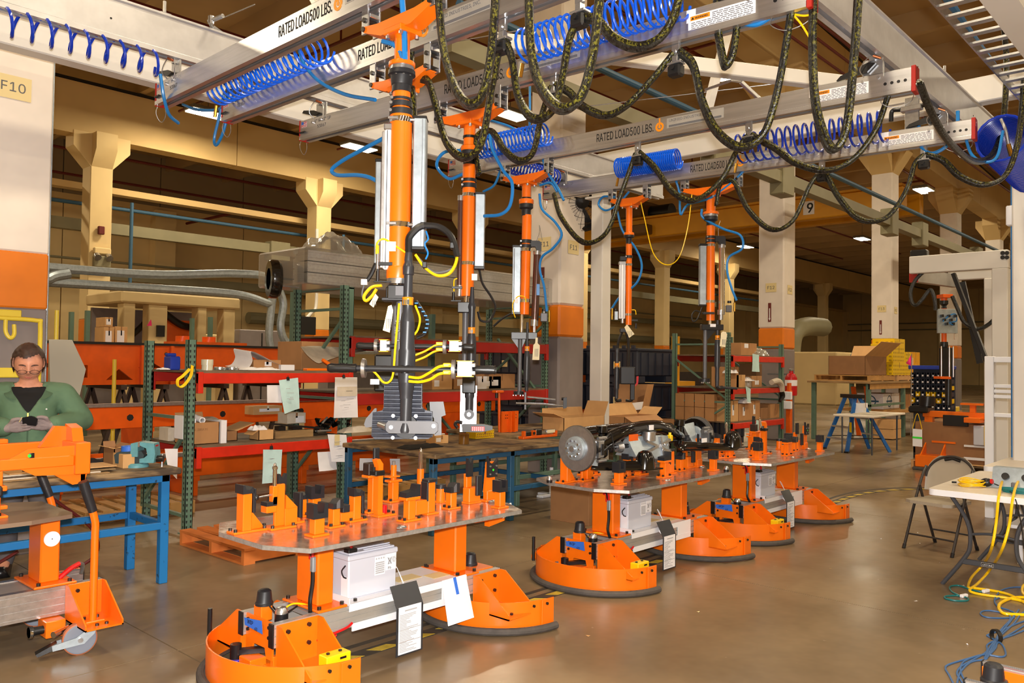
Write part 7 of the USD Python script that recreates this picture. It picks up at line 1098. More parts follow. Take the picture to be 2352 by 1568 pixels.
# joints: x to the picture's right, y away from the camera, z up
J = {'pel': ((0, .02, .98), .165), 'pelL': ((-.09, .02, .95), .14), 'pelR': ((.09, .02, .95), .14), 'bel': ((0, -.03, 1.13), .175), 'che': ((0, -.0, 1.34), .165), 'shL': ((-.215, .02, 1.475), .075), 'shR': ((.215, .02, 1.475), .075), 'clL': ((-.10, .01, 1.46), .10), 'clR': ((.10, .01, 1.46), .10), 'nk': ((0, -.01, 1.53), .068), 'nk2': ((0, -.035, 1.60), .062),
     'elL': ((-.345, -.02, 1.25), .054), 'elR': ((.345, -.02, 1.25), .054), 'wrL': ((-.115, -.30, 1.225), .032), 'wrR': ((.135, -.29, 1.235), .032),
     'hipL': ((-.10, .02, .92), .105), 'hipR': ((.10, .02, .92), .105), 'knL': ((-.12, -.01, .50), .065), 'knR': ((.12, .0, .50), .065), 'anL': ((-.125, .04, .09), .045), 'anR': ((.125, .04, .09), .045), 'toL': ((-.14, -.12, .045), .042), 'toR': ((.14, -.12, .045), .042)}
TOR = [('pel', 'bel'), ('pelL', 'pelR'), ('pelL', 'bel'), ('pelR', 'bel'), ('bel', 'che'), ('che', 'clL'), ('che', 'clR'), ('clL', 'clR'), ('clL', 'shL'), ('clR', 'shR')]; ARM = [('shL', 'elL'), ('elL', 'wrL'), ('shR', 'elR'), ('elR', 'wrR')]; LEG = [('hipL', 'knL'), ('knL', 'anL'), ('hipR', 'knR'), ('knR', 'anR'), ('pelL', 'hipL'), ('pelR', 'hipR')]; FEET = [('anL', 'toL'), ('anR', 'toR')]; NECK = [('clL', 'nk'), ('clR', 'nk'), ('nk', 'nk2')]
# head, shaped from a sphere and tilted to look down
hs = trimesh.creation.icosphere(4, 1.0); v = np.array(hs.vertices); X, Y, Z = v.T.copy()
fr = np.clip(-Y, 0, 1)
hx = X*.084*(1-.22*np.clip(-Z, 0, 1)**1.3); hy = Y*.106*(1-.10*np.clip(-Z, 0, 1)); hz = Z*.142
gs = lambda x0, z0, sx, sz: np.exp(-((X-x0)/sx)**2-((Z-z0)/sz)**2)*(Y < .1)
hy -= .030*gs(0, -.16, .13, .17)+.014*gs(0, .06, .10, .2)+.010*gs(0, -.80, .35, .16)+.008*gs(0, -.47, .30, .07)+.006*gs(0, -.55, .26, .05)+.008*gs(0, .24, .7, .10)+.010*gs(.5, -.2, .22, .25)+.010*gs(-.5, -.2, .22, .25)
hy += .013*gs(.38, .04, .18, .11)+.013*gs(-.38, .04, .18, .11)+.006*gs(0, -.50, .28, .022)
hx += np.sign(X)*.006*np.exp(-((Z+.5)/.3)**2)*np.clip(fr, 0, 1)
HT = trimesh.transformations.rotation_matrix(.40, [1, 0, 0]); HT[:3, :3] *= 1.14; HT[:3, 3] = (-.005, -.06, 1.735)
hv = np.stack([hx, hy, hz], -1)
def hp(p): return HT[:3, :3]@np.asarray(p, float)+HT[:3, 3]
head = manifold3d.Manifold(manifold3d.Mesh(np.asarray(hv@HT[:3, :3].T+HT[:3, 3], np.float32), np.asarray(hs.faces, np.uint32)))
for s in (-1, 1): head += manifold3d.Manifold.hull_points(np.vstack([ball(hp((s*.084, .012, .028)), .012, 8), ball(hp((s*.092, .022, .03)), .010, 8), ball(hp((s*.084, .012, -.028)), .009, 8)]))
# hands with five fingers each, curled round the black part
HAND = {}
def hand(s, w, tip):
    w, tip = np.array(w), np.array(tip); d = unit(tip-w); up = unit(np.array([0, -.35, .9])-d*(np.array([0, -.35, .9])@d)); sd = np.cross(d, up); k = {}
    ch = []; k['w'] = (w, .032); k['p1'] = (w+d*.05+up*.028, .02); k['p2'] = (w+d*.05-up*.028, .02); k['m'] = (w+d*.06, .022); ch += [('w', 'p1'), ('w', 'p2'), ('p1', 'p2'), ('w', 'm')]
    m1 = bones(ch, k); hull_ = manifold3d.Manifold.hull_points(np.vstack([ball(*k['w']), ball(w+d*.088+up*.034, .013), ball(w+d*.088-up*.034, .013), ball(w+d*.05+up*.036, .014), ball(w+d*.045-up*.03, .015)])); m1 += hull_
    fwd = np.array([0, -1.0, 0])
    for i, (o, L) in enumerate(((.033, .9), (.012, 1.0), (-.011, .95), (-.033, .78))):
        a = w+d*.085+up*o; b = a+(d*.85+fwd*.25)*.040*L; c = b+(d*.75-fwd*.55)*.028*L*1.0; e = c+(d*.2-fwd*.9)*.022*L; kk = {'a': (a, .0115), 'b': (b, .0105), 'c': (c, .0095), 'e': (e, .0085)}; m1 += bones([('a', 'b'), ('b', 'c'), ('c', 'e')], kk)
    a = w+d*.03+up*.03; b = a+up*.03+d*.02+fwd*.012; c = b+d*.032+up*.004+fwd*.0; e = c+d*.022-up*.006; m1 += bones([('a', 'b'), ('b', 'c'), ('c', 'e')], {'a': (a, .017), 'b': (b, .0135), 'c': (c, .0115), 'e': (e, .0095)})
    return m1
hL = hand(-1, J['wrL'][0], (.02, -.36, 1.25)); hR = hand(1, J['wrR'][0], (.015, -.35, 1.26))
body = bones(TOR+ARM+LEG+FEET+NECK, J)+head+hL+hR
bd = finish(body, .014, 6); part(man, 'body', bd, SKIN, True)
# clothes
def cloth(mf, name, m, edge=.025, it=14, wr=.004, seed=1):
    t_ = finish(mf, edge, it); v = np.array(t_.vertices); n = t_.vertex_normals; v += n*(wr*(meshkit.fbm(v*[14, 14, 9]+seed, 3, seed)-.5)*2)[:, None]; return part(man, name, (v, t_.faces), m, True)
J2 = dict(J); J2['elL'] = (J['elL'][0], .066); J2['elR'] = (J['elR'][0], .066); J2['wrL'] = ((-.15, -.26, 1.228), .05); J2['wrR'] = ((.168, -.25, 1.236), .05)
jk = bones(TOR+ARM, J2, .026); V_ = manifold3d.Manifold.hull_points(np.array([(x*w_, y, z) for z, w_ in ((1.62, .125), (1.50, .10), (1.335, .006)) for x in (-1, 1) for y in (-.4, -.06)])); jk = jk-V_-manifold3d.Manifold.cylinder(.4, .088, .098, 24).translate([0, -.02, 1.46])
jacket = cloth(jk, 'jacket', JACKET, .018, 8, .006)
col = G()
for s in (-1, 1):
    p = [np.array(q) for q in ((s*.02, .09, 1.575), (s*.09, .05, 1.575), (s*.118, -.03, 1.55), (s*.098, -.12, 1.50), (s*.075, -.165, 1.44))]; q = [a+np.array([s*.035, -.008, -.038]) for a in p[:3]]+[p[3]+np.array([s*.05, -.012, -.02]), p[4]+np.array([s*.035, -.004, .012])]; a, b = spline(p, 4), spline(q, 4); n = len(a); col.add(np.vstack([a, b, a+[0, -.004, -.004], b+[0, -.006, -.004]]), [[i, i+1, n+i+1] for i in range(n-1)]+[[i, n+i+1, n+i] for i in range(n-1)]+[[2*n+i, 3*n+i+1, 2*n+i+1] for i in range(n-1)]+[[2*n+i, 3*n+i, 3*n+i+1] for i in range(n-1)])
part(jacket, 'collar', col, JACKETD, True)
sv = np.array(finish(jk, .03, 4).vertices); 
zz_ = np.linspace(.95, 1.33, 12); zp = [(0, sv[(abs(sv[:, 0]) < .04) & (abs(sv[:, 2]-z) < .04)][:, 1].min()-.002, z) for z in zz_]; part(jacket, 'zip', G().tube(zp, .004, 6, 0), JACKETD); part(jacket, 'zip_pull', G().box(-.006, .006, zp[-1][1]-.012, zp[-1][1]-.002, 1.30, 1.335, .002), BRASS)
part(jacket, 'chest_mark', G().sph((.115, sv[(abs(sv[:, 0]-.115) < .03) & (abs(sv[:, 2]-1.36) < .03)][:, 1].min()-.0, 1.36), .007, 8), PAPER)
for s, w in ((-1, 'wrL'), (1, 'wrR')): p = np.array(J2[w][0]); d = unit(np.array(J[w][0])-np.array(J['elL' if s < 0 else 'elR'][0])); part(jacket, 'cuff', G().lathe([(.045, -.03), (.058, -.03), (.06, .0), (.056, .028), (.044, .03)], frame(p+d*.02, d), 22), JACKETD)
cloth(bones([('che', 'clL'), ('che', 'clR'), ('clL', 'clR'), ('clL', 'nk'), ('clR', 'nk'), ('bel', 'che')], J, .010)-manifold3d.Manifold.cube([1, 1, 1]).translate([-.5, -.6, 1.545]), 'tee_shirt', TSHIRT, .02, 6, .002)
cloth(bones(LEG+[('pelL', 'pelR'), ('pel', 'pelL'), ('pel', 'pelR')], J, .028), 'trousers', TROUSER, .03, 10, .006, 5)
for s in (-1, 1): part(man, 'shoe', G().hull(np.vstack([ball((s*.125, .06, .06), .055, 8), ball((s*.142, -.14, .04), .045, 8), [(s*.125+u, y, .004) for u in (-.045, .045) for y in (-.16, .09)]])), BLACK, 50)
for nm, hm in (('L', hL), ('R', hR)):
    w = np.array(J['wr'+nm][0]); g_ = finish(hm, .006, 4); vv = np.array(g_.vertices)+g_.vertex_normals*.0028; gp_ = part(man, 'glove', (vv, g_.faces), GLOVE, True)
    tips = vv[:, 1] < -10
    part(gp_, 'glove_cuff', G().lathe([(.034, -.03), (.042, -.03), (.04, 0), (.036, .02)], frame(w, unit(np.array((.02, -.36, 1.25))-w) if nm == 'L' else unit(np.array((.015, -.35, 1.26))-w)), 18), GLOVE)
one_ = manthing('held_part', 'black moulded part held in the gloved hands of the man', 'part', (PX, PY, 0), PAZ-math.pi/2); part(one_, 'block', G().hull([(-.03, -.36, 1.250), (.05, -.38, 1.240), (-.035, -.40, 1.310), (.02, -.42, 1.325), (.06, -.42, 1.300), (.06, -.34, 1.250), (-.02, -.35, 1.300), (.04, -.36, 1.315)]), BLACKM); part(one_, 'edge', G().tube([(-.035, -.405, 1.312), (-.05, -.38, 1.275)], .004, 6), SIGNC)
# hair, brows, glasses, mouth
hr = trimesh.creation.icosphere(4, 1.0); v = np.array(hr.vertices); X, Y, Z = v.T; keep = (Z > .42-.0*X) | ((Y > -.15) & (Z > -.02)) | ((Y > .2) & (Z > -.55)) | ((abs(X) > .8) & (Z > -.1) & (Y > -.35)) | ((Z > .40) & (Y < 0)); keep &= ~((Y < -.55) & (Z < .50+.18*np.clip(X+.2, 0, 1)))
k_ = meshkit.fbm(v*[9, 3, 7], 3, 4); P = np.stack([X*.084*1.06, Y*.106*1.06, Z*.142*1.045], -1)+v*(.004+.012*k_)[:, None]
fk = hr.faces[keep[hr.faces].all(1)]; part(man, 'hair', (P@HT[:3, :3].T+HT[:3, 3], fk), HAIR, True)
fv = np.array([hx, hy, hz]).T
def face(x, z, lift=.001): i = np.argmin((fv[:, 0]-x)**2+(fv[:, 2]-z)**2+(fv[:, 1] > 0)*9); return np.array([x, fv[i, 1]-lift, z])
for s in (-1, 1):
    part(man, 'eyebrow', G().tube([hp(face(s*x, z, .002)) for x, z in ((.015, .026), (.030, .031), (.046, .027), (.054, .021))], [.003, .005, .004, .002], 6), HAIR)
    e = part(man, 'eye', G().sph(hp(face(s*.031, .006, -.006)), .0095, 12), PAPER); part(e, 'iris', G().sph(hp(face(s*.031, .0, .0005)), .0042, 10), BLACK); part(man, 'eyelid', G().hull([hp(face(s*x, z, l)) for x, z, l in ((.019, .006, .003), (.031, .013, .004), (.043, .006, .003), (.031, .002, .0055), (.022, .002, .004), (.041, .002, .004))]), SKIN, 60)
part(man, 'lips', G().tube([hp(face(x, z, .0)) for x, z in ((-.024, -.070), (-.01, -.067), (0, -.0685), (.01, -.067), (.024, -.070))], [.0015, .0035, .003, .0035, .0015], 8).tube([hp(face(x, z, .0)) for x, z in ((-.02, -.0725), (0, -.076), (.02, -.0725))], [.0015, .0045, .0015], 8), M('lips', (186, 110, 98), .5))
gl = manthing('glasses', 'dark half frame glasses worn low by the man', 'glasses', (PX, PY, 0), PAZ-math.pi/2)
for s in (-1, 1):
    a = np.linspace(0, 2*np.pi, 17); rp_ = [hp((s*.034+.026*math.cos(t_), -.124-.003*math.sin(t_), -.014+.017*math.sin(t_))) for t_ in a]; part(gl, 'rim', G().tube(rp_, .0016, 6, 0), BLACK); part(gl, 'lens', G().hull([p+HT[:3, :3]@np.array([0, d_, 0]) for p in rp_ for d_ in (0, .0008)]), EYEGLASS); part(gl, 'temple', G().tube([hp((s*.060, -.122, -.010)), hp((s*.088, -.07, .004)), hp((s*.093, .02, .02))], .0018, 6), BLACK)
part(gl, 'bridge', G().tube([hp((-.009, -.126, -.010)), hp((0, -.132, -.006)), hp((.009, -.126, -.010))], .0016, 6), BLACK)
# ---------------------------------------------------------------- right hand side
t = thing('pallet_rack', 'right pallet rack with red beams, brown cartons and a diagonally braced green end frame', 'rack'); KX0, KX1, KY0, KY1 = 12.85, 14.95, 6.75, 7.8
for x in (KX0, KX1):
    upright(t, x, KY0, 2.2 if x == KX0 else 2.05, holes=x == KX0); upright(t, x, KY1, 2.2, holes=False); frame_brace(t, x, KY0, KY1, [(2.0, 2.0, 0), (1.05, 1.75, 0), (1.0, 1.0, 0), (.95, .3, 0)])
for z0, z1 in ((1.70, 1.80), (1.14, 1.23), (.54, .64)):
    rack_beam(t, KX0, KX1, KY0, z0, z1); rack_beam(t, KX0, KX1, KY1+.05, z0, z1, RACKD); part(t, 'shelf_board', G().box(KX0+.05, KX1-.05, KY0-.02, KY1+.02, z1, z1+.02), SHELF)
def kx(px, Y): return at_y(px, 850, Y)[0]
def kbox(name, label, pa, pb, z, h, m, Y=6.85, d=.35, **k): a, b = kx(pa, Y), kx(pb, Y); return carton(name, label, a, b, Y, Y+d, z, h, m, **k)
kbox('cardboard_box', 'brown carton on top of the right rack', 1702, 1738, 1.821, .22, CARD, sticker=(-.6, -.1, .6, .95)); one('plastic_bag', crumple(G(), (kx(1745, 6.85), 6.9, 1.825), .25, .12, .22, 41), CLEAR, 'crumpled clear bag on top of the right rack', 'bag', smooth=60)
for k, (pa, pb, h, mm) in enumerate(((1676, 1697, .36, CARD), (1692, 1712, .22, CARDL), (1712, 1726, .14, PAPERD), (1727, 1750, .2, CARD), (1737, 1750, .42, CARDD))): kbox('cardboard_box', 'carton on the middle shelf of the right rack, %s from the left' % ['first', 'second', 'third', 'fourth', 'fifth'][k], pa, pb, 1.251, h, mm, Y=6.82+(.38 if k == 4 else 0), sticker=(-.4, .4, .2, .6) if k in (2, 3) else None)
for k, (px, s) in enumerate(((1684, 'left'), (1722, 'right'))): one('packing_paper', crumple(G(), (kx(px, 6.8), 6.85, 1.5 if k == 0 else 1.36), .14, .08, .12, 43+k), PAPER, 'crumpled packing paper on the middle shelf of the right rack, ' + s, 'paper', smooth=60)
g1 = 'printed brown cartons in the right rack'
pos = [(12.95+.19*i, .661, 'lower', i) for i in range(5)]+[(13.0+.19*i, .661+.235, 'upper', i) for i in range(5)]
c0 = None
for n, (x, z, row, i) in enumerate(pos):
    lab = 'brown printed carton in the right rack, %s row, %s from the left' % (row, ['first', 'second', 'third', 'fourth', 'fifth'][i])
    Yc = 7.25
    if c0 is None:
        c0 = carton('printed_carton', lab, x, x+.18, Yc, Yc+.3, z, .23, CARD, group=g1); part(c0, 'printed_mark', G().prism(sbox(-.05, .06, .05, .17).difference(sbox(-.03, .08, .03, .15)), -.1515, -.15, 'y').box(-.0915, -.09, -.06, .04, .05, .18), CARDD)
    else: copy(c0, lab, (x+.09, Yc+.15, z), 0)
# the end face of the carton stack towards the camera
for n in range(8):
    i, r_ = n % 4, n//4; lab = 'printed brown carton at the rack end, %s row, %s from the far side' % (('bottom', 'top')[r_], ['first', 'second', 'third', 'fourth'][i])
    copy(c0, lab, (12.98, 7.72-.2*i-(.0 if r_ == 0 else .0), .661+.235*r_), math.pi/2)
for k, (pa, pb, h, mm) in enumerate(((1675, 1696, .36, CARDL), (1698, 1722, .3, CARD), (1722, 1746, .34, CARD), (1748, 1764, .2, CARDD), (1770, 1792, .26, CARD))): kbox('cardboard_box', 'carton on the bottom shelf of the right rack, %s from the left' % ['first', 'second', 'third', 'fourth', 'fifth'][k], pa, pb, .661, h, mm, Y=6.8, sticker=(-.3, .1, .3, .8) if k < 3 else None)
one('packing_paper', crumple(G(), (kx(1712, 6.8), 6.85, .97), .13, .1, .12, 47), PAPER, 'white packing paper on the bottom shelf cartons of the right rack', 'paper', smooth=60)
for (pts, s, sd) in (([(1728, 812), (1743, 815), (1742, 854), (1729, 853)], 'upper beam', 61), ([(1712, 886), (1724, 893), (1722, 925), (1717, 922)], 'middle beam', 62), ([(1737, 964), (1753, 968), (1742, 1000), (1732, 998)], 'lower beam', 63)): sheet('paper_sheet', 'narrow pale sheet hanging on the %s of the right rack' % s, pts, KY0-.055, PAPERB, None, sd, False)
t = thing('work_glove', 'white and black glove hanging over the middle beam of the right rack', 'glove'); part(t, 'glove', G().tube([at_y(x, y, KY0-.06) for x, y in ((1772, 878), (1785, 875), (1793, 882), (1796, 900))], [.05, .06, .06, .05], 10), PAPERD); part(t, 'fingers', G().tube([at_y(x, y, KY0-.06) for x, y in ((1795, 898), (1797, 910), (1791, 921))], [.05, .05, .03], 10), BLACK)
# dark plastic bulk containers stacked behind the rack
def container(label, x, y, z, w=1.2, d=1.15, h=.62):
    t = thing('bulk_container', label, 'container', (x, y, z), 0, 'dark blue bulk containers'); part(t, 'body', G().box(0, w, 0, d, .12, h, .02), BIN); part(t, 'foot', G().box(.05, .25, 0, d, 0, .12).box(w-.25, w-.05, 0, d, 0, .12), BIN)
    for k in range(5): part(t, 'rib', G().box(.1+k*.24, .16+k*.24, -.02, .0, .14, h-.08).box(-.02, 0, .1+k*.22, .16+k*.22, .14, h-.08), BIN)
    part(t, 'rim', G().box(-.03, w+.03, -.03, d+.03, h-.05, h, .01), BIN)
    for k in range(6): part(t, 'lug', G().box(-.025, .02, .05+k*.2, .12+k*.2, h, h+.05), BIN)
    part(t, 'label_card', G().box(-.024, -.021, .35, .5, .25, .38), SIGNC); return t
cc = None
for k in range(3):
    for i in range(3):
        lab = 'dark blue bulk container, %s layer, %s stack from the left' % (('bottom', 'middle', 'top')[k], ('third', 'second', 'first')[i]); loc = (11.9 if i else 12.2, 8.2+i*1.25, .02+k*.64)
        cc = container(lab, *loc) if cc is None else (copy(cc, lab, loc), cc)[1]
for i in range(2): copy(cc, 'dark blue bulk container on the floor behind the right rack, %s' % ('near', 'far')[i], (13.6+i*1.3, 8.1, .02))
t = thing('cardboard_sheet', 'large leaning cardboard sheet with a white strip right of the white post', 'cardboard'); P = [at_y(x, y, Y) for x, y, Y in ((1405, 1010, 7.6), (1476, 1010, 7.6), (1502, 882, 8.0), (1420, 882, 8.0))]; part(t, 'sheet', G().hull(P+[p+[.02, .03, 0] for p in P]), CARDD, False); part(t, 'side_flap', G().hull([at_y(1470, 955, 7.55), at_y(1487, 882, 7.75), at_y(1502, 882, 7.8), at_y(1484, 955, 7.6), at_y(1484, 955, 7.65)]), CARD, False); part(t, 'white_strip', G().hull([at_y(x, y, 7.5) for x, y in ((1408, 930), (1478, 922), (1474, 940), (1408, 946))]+[at_y(1408, 930, 7.52)]), PAPER, False)
for k, (pa, pb, py, pt, Y, fl) in enumerate(((1295, 1388, 1000, 957, 6.35, [('+x', 1.1, .2), ('-x', .3, .2), ('+y', 1.4, .1)]), (1434, 1508, 1000, 955, 7.0, [('+x', .6, .2), ('+y', 1.0, .2), ('-y', -.5, .15)]), (1490, 1548, 1000, 964, 7.2, [('-x', .5, .1)]))): pxcarton('cardboard_box', 'open flapped carton behind the axle, %s' % ('left, in front of the post', 'right of the white post', 'farther right beside the dark containers')[k], pa, pb, py, pt, Y, .35, None, m=(CARDL, CARD, CARDD)[k], flaps=fl)
t = bench('workbench', 'low table carrying the open cartons behind the axle', 6.9, 9.0, 6.25, 7.4, .80, BENCHT, [(.05, .05), (2.0, .05), (2.0, 1.1), (.05, 1.1)], .3, .02, RACKG)
p = at_z(1340, 1150, 0); t = thing('white_stand', 'small white footed stand on the floor under the second cart', 'stand', (p[0], p[1]+.5, 0)); part(t, 'foot', G().box(-.22, .22, -.05, .05, 0, .03, .01).box(-.05, .05, -.18, .18, 0, .03, .01), WHITE); part(t, 'stem', G().cyl((0, 0, .03), (0, 0, .35), .025, 12), WHITE)
carton('cardboard_box', 'wide brown carton on the floor under the second cart plate', 6.6, 7.5, 5.0, 5.5, 0, .42, CARDD)
# far right: fire extinguisher, barrier, shelf with boxes, step ladder
q = at_y(1817, 880, 7.2); t = thing('fire_extinguisher', 'red fire extinguisher hanging on column F12', 'fire extinguisher', (q[0], 7.2, 0)); z0 = at_y(1817, 908, 7.2)[2]; part(t, 'cylinder', G().lathe([(0, z0), (.11, z0), (.12, z0+.03), (.12, z0+.36), (.08, z0+.44), (.04, z0+.46), (.04, z0+.5), (0, z0+.5)], None, 20), RED); part(t, 'label_band', G().lathe([(.1205, z0+.2), (.1215, z0+.2), (.1215, z0+.32), (.1205, z0+.32)], None, 20), PAPER); part(t, 'valve', G().box(-.05, .06, -.03, .03, z0+.5, z0+.55, .008), STEEL); part(t, 'wall_hook', G().box(-.03, .03, 0, .5, z0+.42, z0+.45), STEEL)
q = at_z(1828, 1005, 0); t = thing('barrier_post', 'orange red barrier post with two bright white reflectors', 'post', (q[0]-2.4, q[1]-.9, 0)); part(t, 'post', G().box(-.05, .05, -.05, .05, .0, 1.15, .01).box(-.06, .06, -.02, .02, 1.15, 1.3).box(-.15, .15, -.15, .15, 0, .03), ORANGE2)
for z in (.78, .97): part(t, 'reflector', G().box(-.105, -.05, -.09, .09, z, z+.16, .01), GLASSB)
SX, SY = 18.3, 6.3
t = thing('storage_bench', 'long wooden storage bench carrying pallets and yellow boxes on the right', 'shelf', (SX, SY, 0))
for x in (0, 2.3, 4.6): part(t, 'upright', G().box(x, x+.09, 0, .09, 0, 1.28, .006), RACKG); part(t, 'upright', G().box(x, x+.09, 1.2, 1.29, 0, 1.28, .006), RACKG)
part(t, 'top_board', G().box(-.1, 4.8, -.05, 1.35, 1.28, 1.33, .006), BOARD); part(t, 'front_rail', G().box(0, 4.7, -.02, .03, 1.16, 1.28), WOOD); part(t, 'lower_board', G().box(1.5, 4.7, -.15, 1.3, .60, .66), WOOD); part(t, 'cross_bar', G().box(0, 2.3, .0, .05, .78, .83), RACKG)
for k, x in enumerate((.5, 1.3)): part(t, 'orange_slat', G().bar((x-.1, .5, 1.2), (x+.12, .45, .1), .1, .04), ORANGE2)
pallet('pallet on the storage bench under the brown flapped box', SX-.05, SY, 0, 1.7, 1.2, WOOD, 1.332); pallet('pallet on the storage bench under the yellow cartons', SX+1.8, SY, 0, 1.6, 1.2, CARDL, 1.332)
PZ = 1.465
t = carton('cardboard_box', 'large brown box with a raised lid on the storage bench', SX+.0, SX+1.35, SY+.1, SY+.9, PZ, .42, CARDD, flaps=[('-y', .75, .45), ('+x', 1.0, .3)])
def ybox(lab, x0, x1, y0, z, h, m=YELLOW): 
    t = carton('yellow_carton', lab, x0, x1, y0, y0+.5, z, h, m); w = (x1-x0)/2; g = G()
    for i in range(int(w*2/.11)):
        for j in range(int(h/.09)): g.box(-w+.03+i*.11, -w+.09+i*.11, -.2515, -.25, .02+j*.09, .06+j*.09)
    for i in range(4):
        for j in range(int(h/.09)): g.box(-w-.0015, -w, -.22+i*.11, -.16+i*.11, .02+j*.09, .06+j*.09)
    if g.n: part(t, 'printed_pattern', g, M('yellow_dark', (176, 142, 10), .5) if 'yellow_dark' not in MATS else MATS['yellow_dark'])
YB2 = M('amber_carton', (226, 164, 10), .5)
ybox('yellow carton, bottom left of the stack on the storage bench', SX+1.5, SX+2.4, SY+.0, PZ, .30); ybox('yellow carton, middle of the stack on the storage bench', SX+1.55, SX+2.4, SY+.02, PZ+.302, .42); ybox('yellow carton, top of the stack on the storage bench', SX+1.75, SX+2.5, SY+.05, PZ+.724, .13)
ybox('slim yellow carton leaning in the stack of yellow cartons', SX+2.45, SX+2.85, SY+.02, PZ, .55); t = carton('yellow_carton', 'amber ribbed carton at the right of the yellow stack', SX+2.9, SX+3.55, SY+.02, SY+.6, PZ, .56, YB2, sticker=(-.9, -.55, .45, .75))
for k in range(12): part(t, 'rib', G().box(-.31+k*.053, -.29+k*.053, -.294, -.29, .01, .55), YB2)
one('paper_tube', G().cyl((SX+3.5, SY+.1, 1.45), (SX+4.6, SY+.1, 1.45), .12, 18), CARD, 'thick cardboard tube lying on the storage bench', 'tube')
t = carton('white_carton', 'white box with a blue ring emblem on the lower storage shelf', SX+1.75, SX+2.9, SY+.3, SY+.9, .66, .36, PAPER); P = np.array([[0, 0, -1, -.576], [-1, 0, 0, 0], [0, 1, 0, .18], [0, 0, 0, 1.]]); P3 = np.array([[1, 0, 0, -.15], [0, 0, -1, -.301], [0, 1, 0, .18], [0, 0, 0, 1.]]); ring = unary_union([Point(0, 0).buffer(.14).difference(Point(0, 0).buffer(.115)), sbox(-.2, -.02, .2, .02)]); part(t, 'ring_emblem', G().prism(ring, 0, .002, T=P3).text('1830', .0, P3) if 0 else G().prism(ring, 0, .002, T=P3).prism(ring, 0, .002, T=P), PIPEB)
carton('cardboard_box', 'brown box beside the white emblem box', SX+2.95, SX+3.6, SY+.2, SY+.7, .66, .33, CARD)
for k in range(2): carton('cardboard_box', 'light carton under the storage bench, %s' % ('lower', 'upper')[k], SX+1.2, SX+1.75, SY-.1, SY+.4, .02+.22*k, .21, CARDL)
t = carton('cardboard_box', 'open brown box with yellow packs on the floor at the storage bench', SX+2.6, SX+3.7, SY-.9, SY-.4, 0, .62, CARD, flaps=[('+x', -1.1, .35), ('-x', -1.0, .35)]); part(t, 'yellow_packs', G().box(-.5, .5, -.2, .2, .4, .72, .01), YELLOW)
t = sheet('green_rag', 'pale green cloth hanging over the lower storage shelf', [(1994, 942), (2012, 946), (2002, 972), (1989, 966)], SY-.2, M('rag_green', (150, 190, 130), .9), None, 71, False)
t = thing('folding_table', 'white folding table with papers behind the blue ladder', 'table', (15.6, 5.3, 0)); part(t, 'table_top', G().box(0, 1.8, 0, .75, .70, .74, .012), TABLEW); part(t, 'leg', G().cyl((.2, .1, 0), (.2, .1, .7), .016, 8).cyl((.2, .65, 0), (.2, .65, .7), .016, 8), TLEG); part(t, 'leg', G().cyl((1.6, .1, 0), (1.6, .1, .7), .016, 8).cyl((1.6, .65, 0), (1.6, .65, .7), .016, 8), TLEG)
one('papers', crumple(G(), (16.3, 5.6, .742), .35, .22, .05, 51), PAPERD, 'scattered papers on the white table behind the ladder', 'paper', smooth=60); carton('white_box', 'white box standing on the table behind the ladder', 16.2, 16.45, 5.7, 5.9, .742, .2, PAPER)
# blue step ladder
LB = at_z(1893, 1030, 0); LC = at_z(1945, 1040, 0); LD = at_z(1962, 1030, 0)
t = thing('step_ladder', 'blue fibreglass step ladder standing behind the third cart', 'ladder'); tops = [at_line(x, 908, LB, LD) for x in (1912, 1940)]; ht = tops[0][2]
u = unit((LC-LB)*[1, 1, 0]); n_ = np.array([-u[1], u[0], 0.0]); base = (LB+LC)/2; L0 = np.linalg.norm(LC-LB)/2
A = [base-u*L0, base+u*L0]; top = [base+n_*.32-u*.16+[0, 0, ht], base+n_*.32+u*.16+[0, 0, ht]]; R = [base+n_*.95-u*L0*.85, base+n_*.95+u*L0*.85]
for k in range(2): part(t, 'front_stile', G().bar(A[k], top[k], .07, .035, u), LADB); part(t, 'rear_stile', G().bar(R[k], top[k]+n_*.08, .06, .03, u), LADB); part(t, 'foot', G().box(A[k][0]-.04, A[k][0]+.04, A[k][1]-.04, A[k][1]+.04, 0, .03), BLACK); part(t, 'brace', G().bar(A[k]*.75+top[k]*.25, R[k]*.75+top[k]*.25, .03, .012), BLACK)
for f_ in (.22, .44, .66): a, b = A[0]*(1-f_)+top[0]*f_, A[1]*(1-f_)+top[1]*f_; part(t, 'step', G().bar(a, b, .09, .03, (0, 0, 1)), ALUX)
for f_ in (.3, .6): a, b = R[0]*(1-f_)+top[0]*f_, R[1]*(1-f_)+top[1]*f_; part(t, 'rear_bar', G().bar(a, b, .03, .03), ALUX)
cap = (top[0]+top[1])/2; part(t, 'top_cap', G().hull([cap+u*a_+n_*b_+[0, 0, c_] for a_ in (-.24, .24) for b_ in (-.07, .16) for c_ in (-.03, .04)]), BLACK); part(t, 'yellow_label', G().hull([A[1]*.55+top[1]*.45+u*.038+n_*d_+[0, 0, z_] for d_ in (-.05, .0) for z_ in (-.1, .1)]+[A[1]*.55+top[1]*.45+u*.041+[0, 0, 0]]), YELLOW)
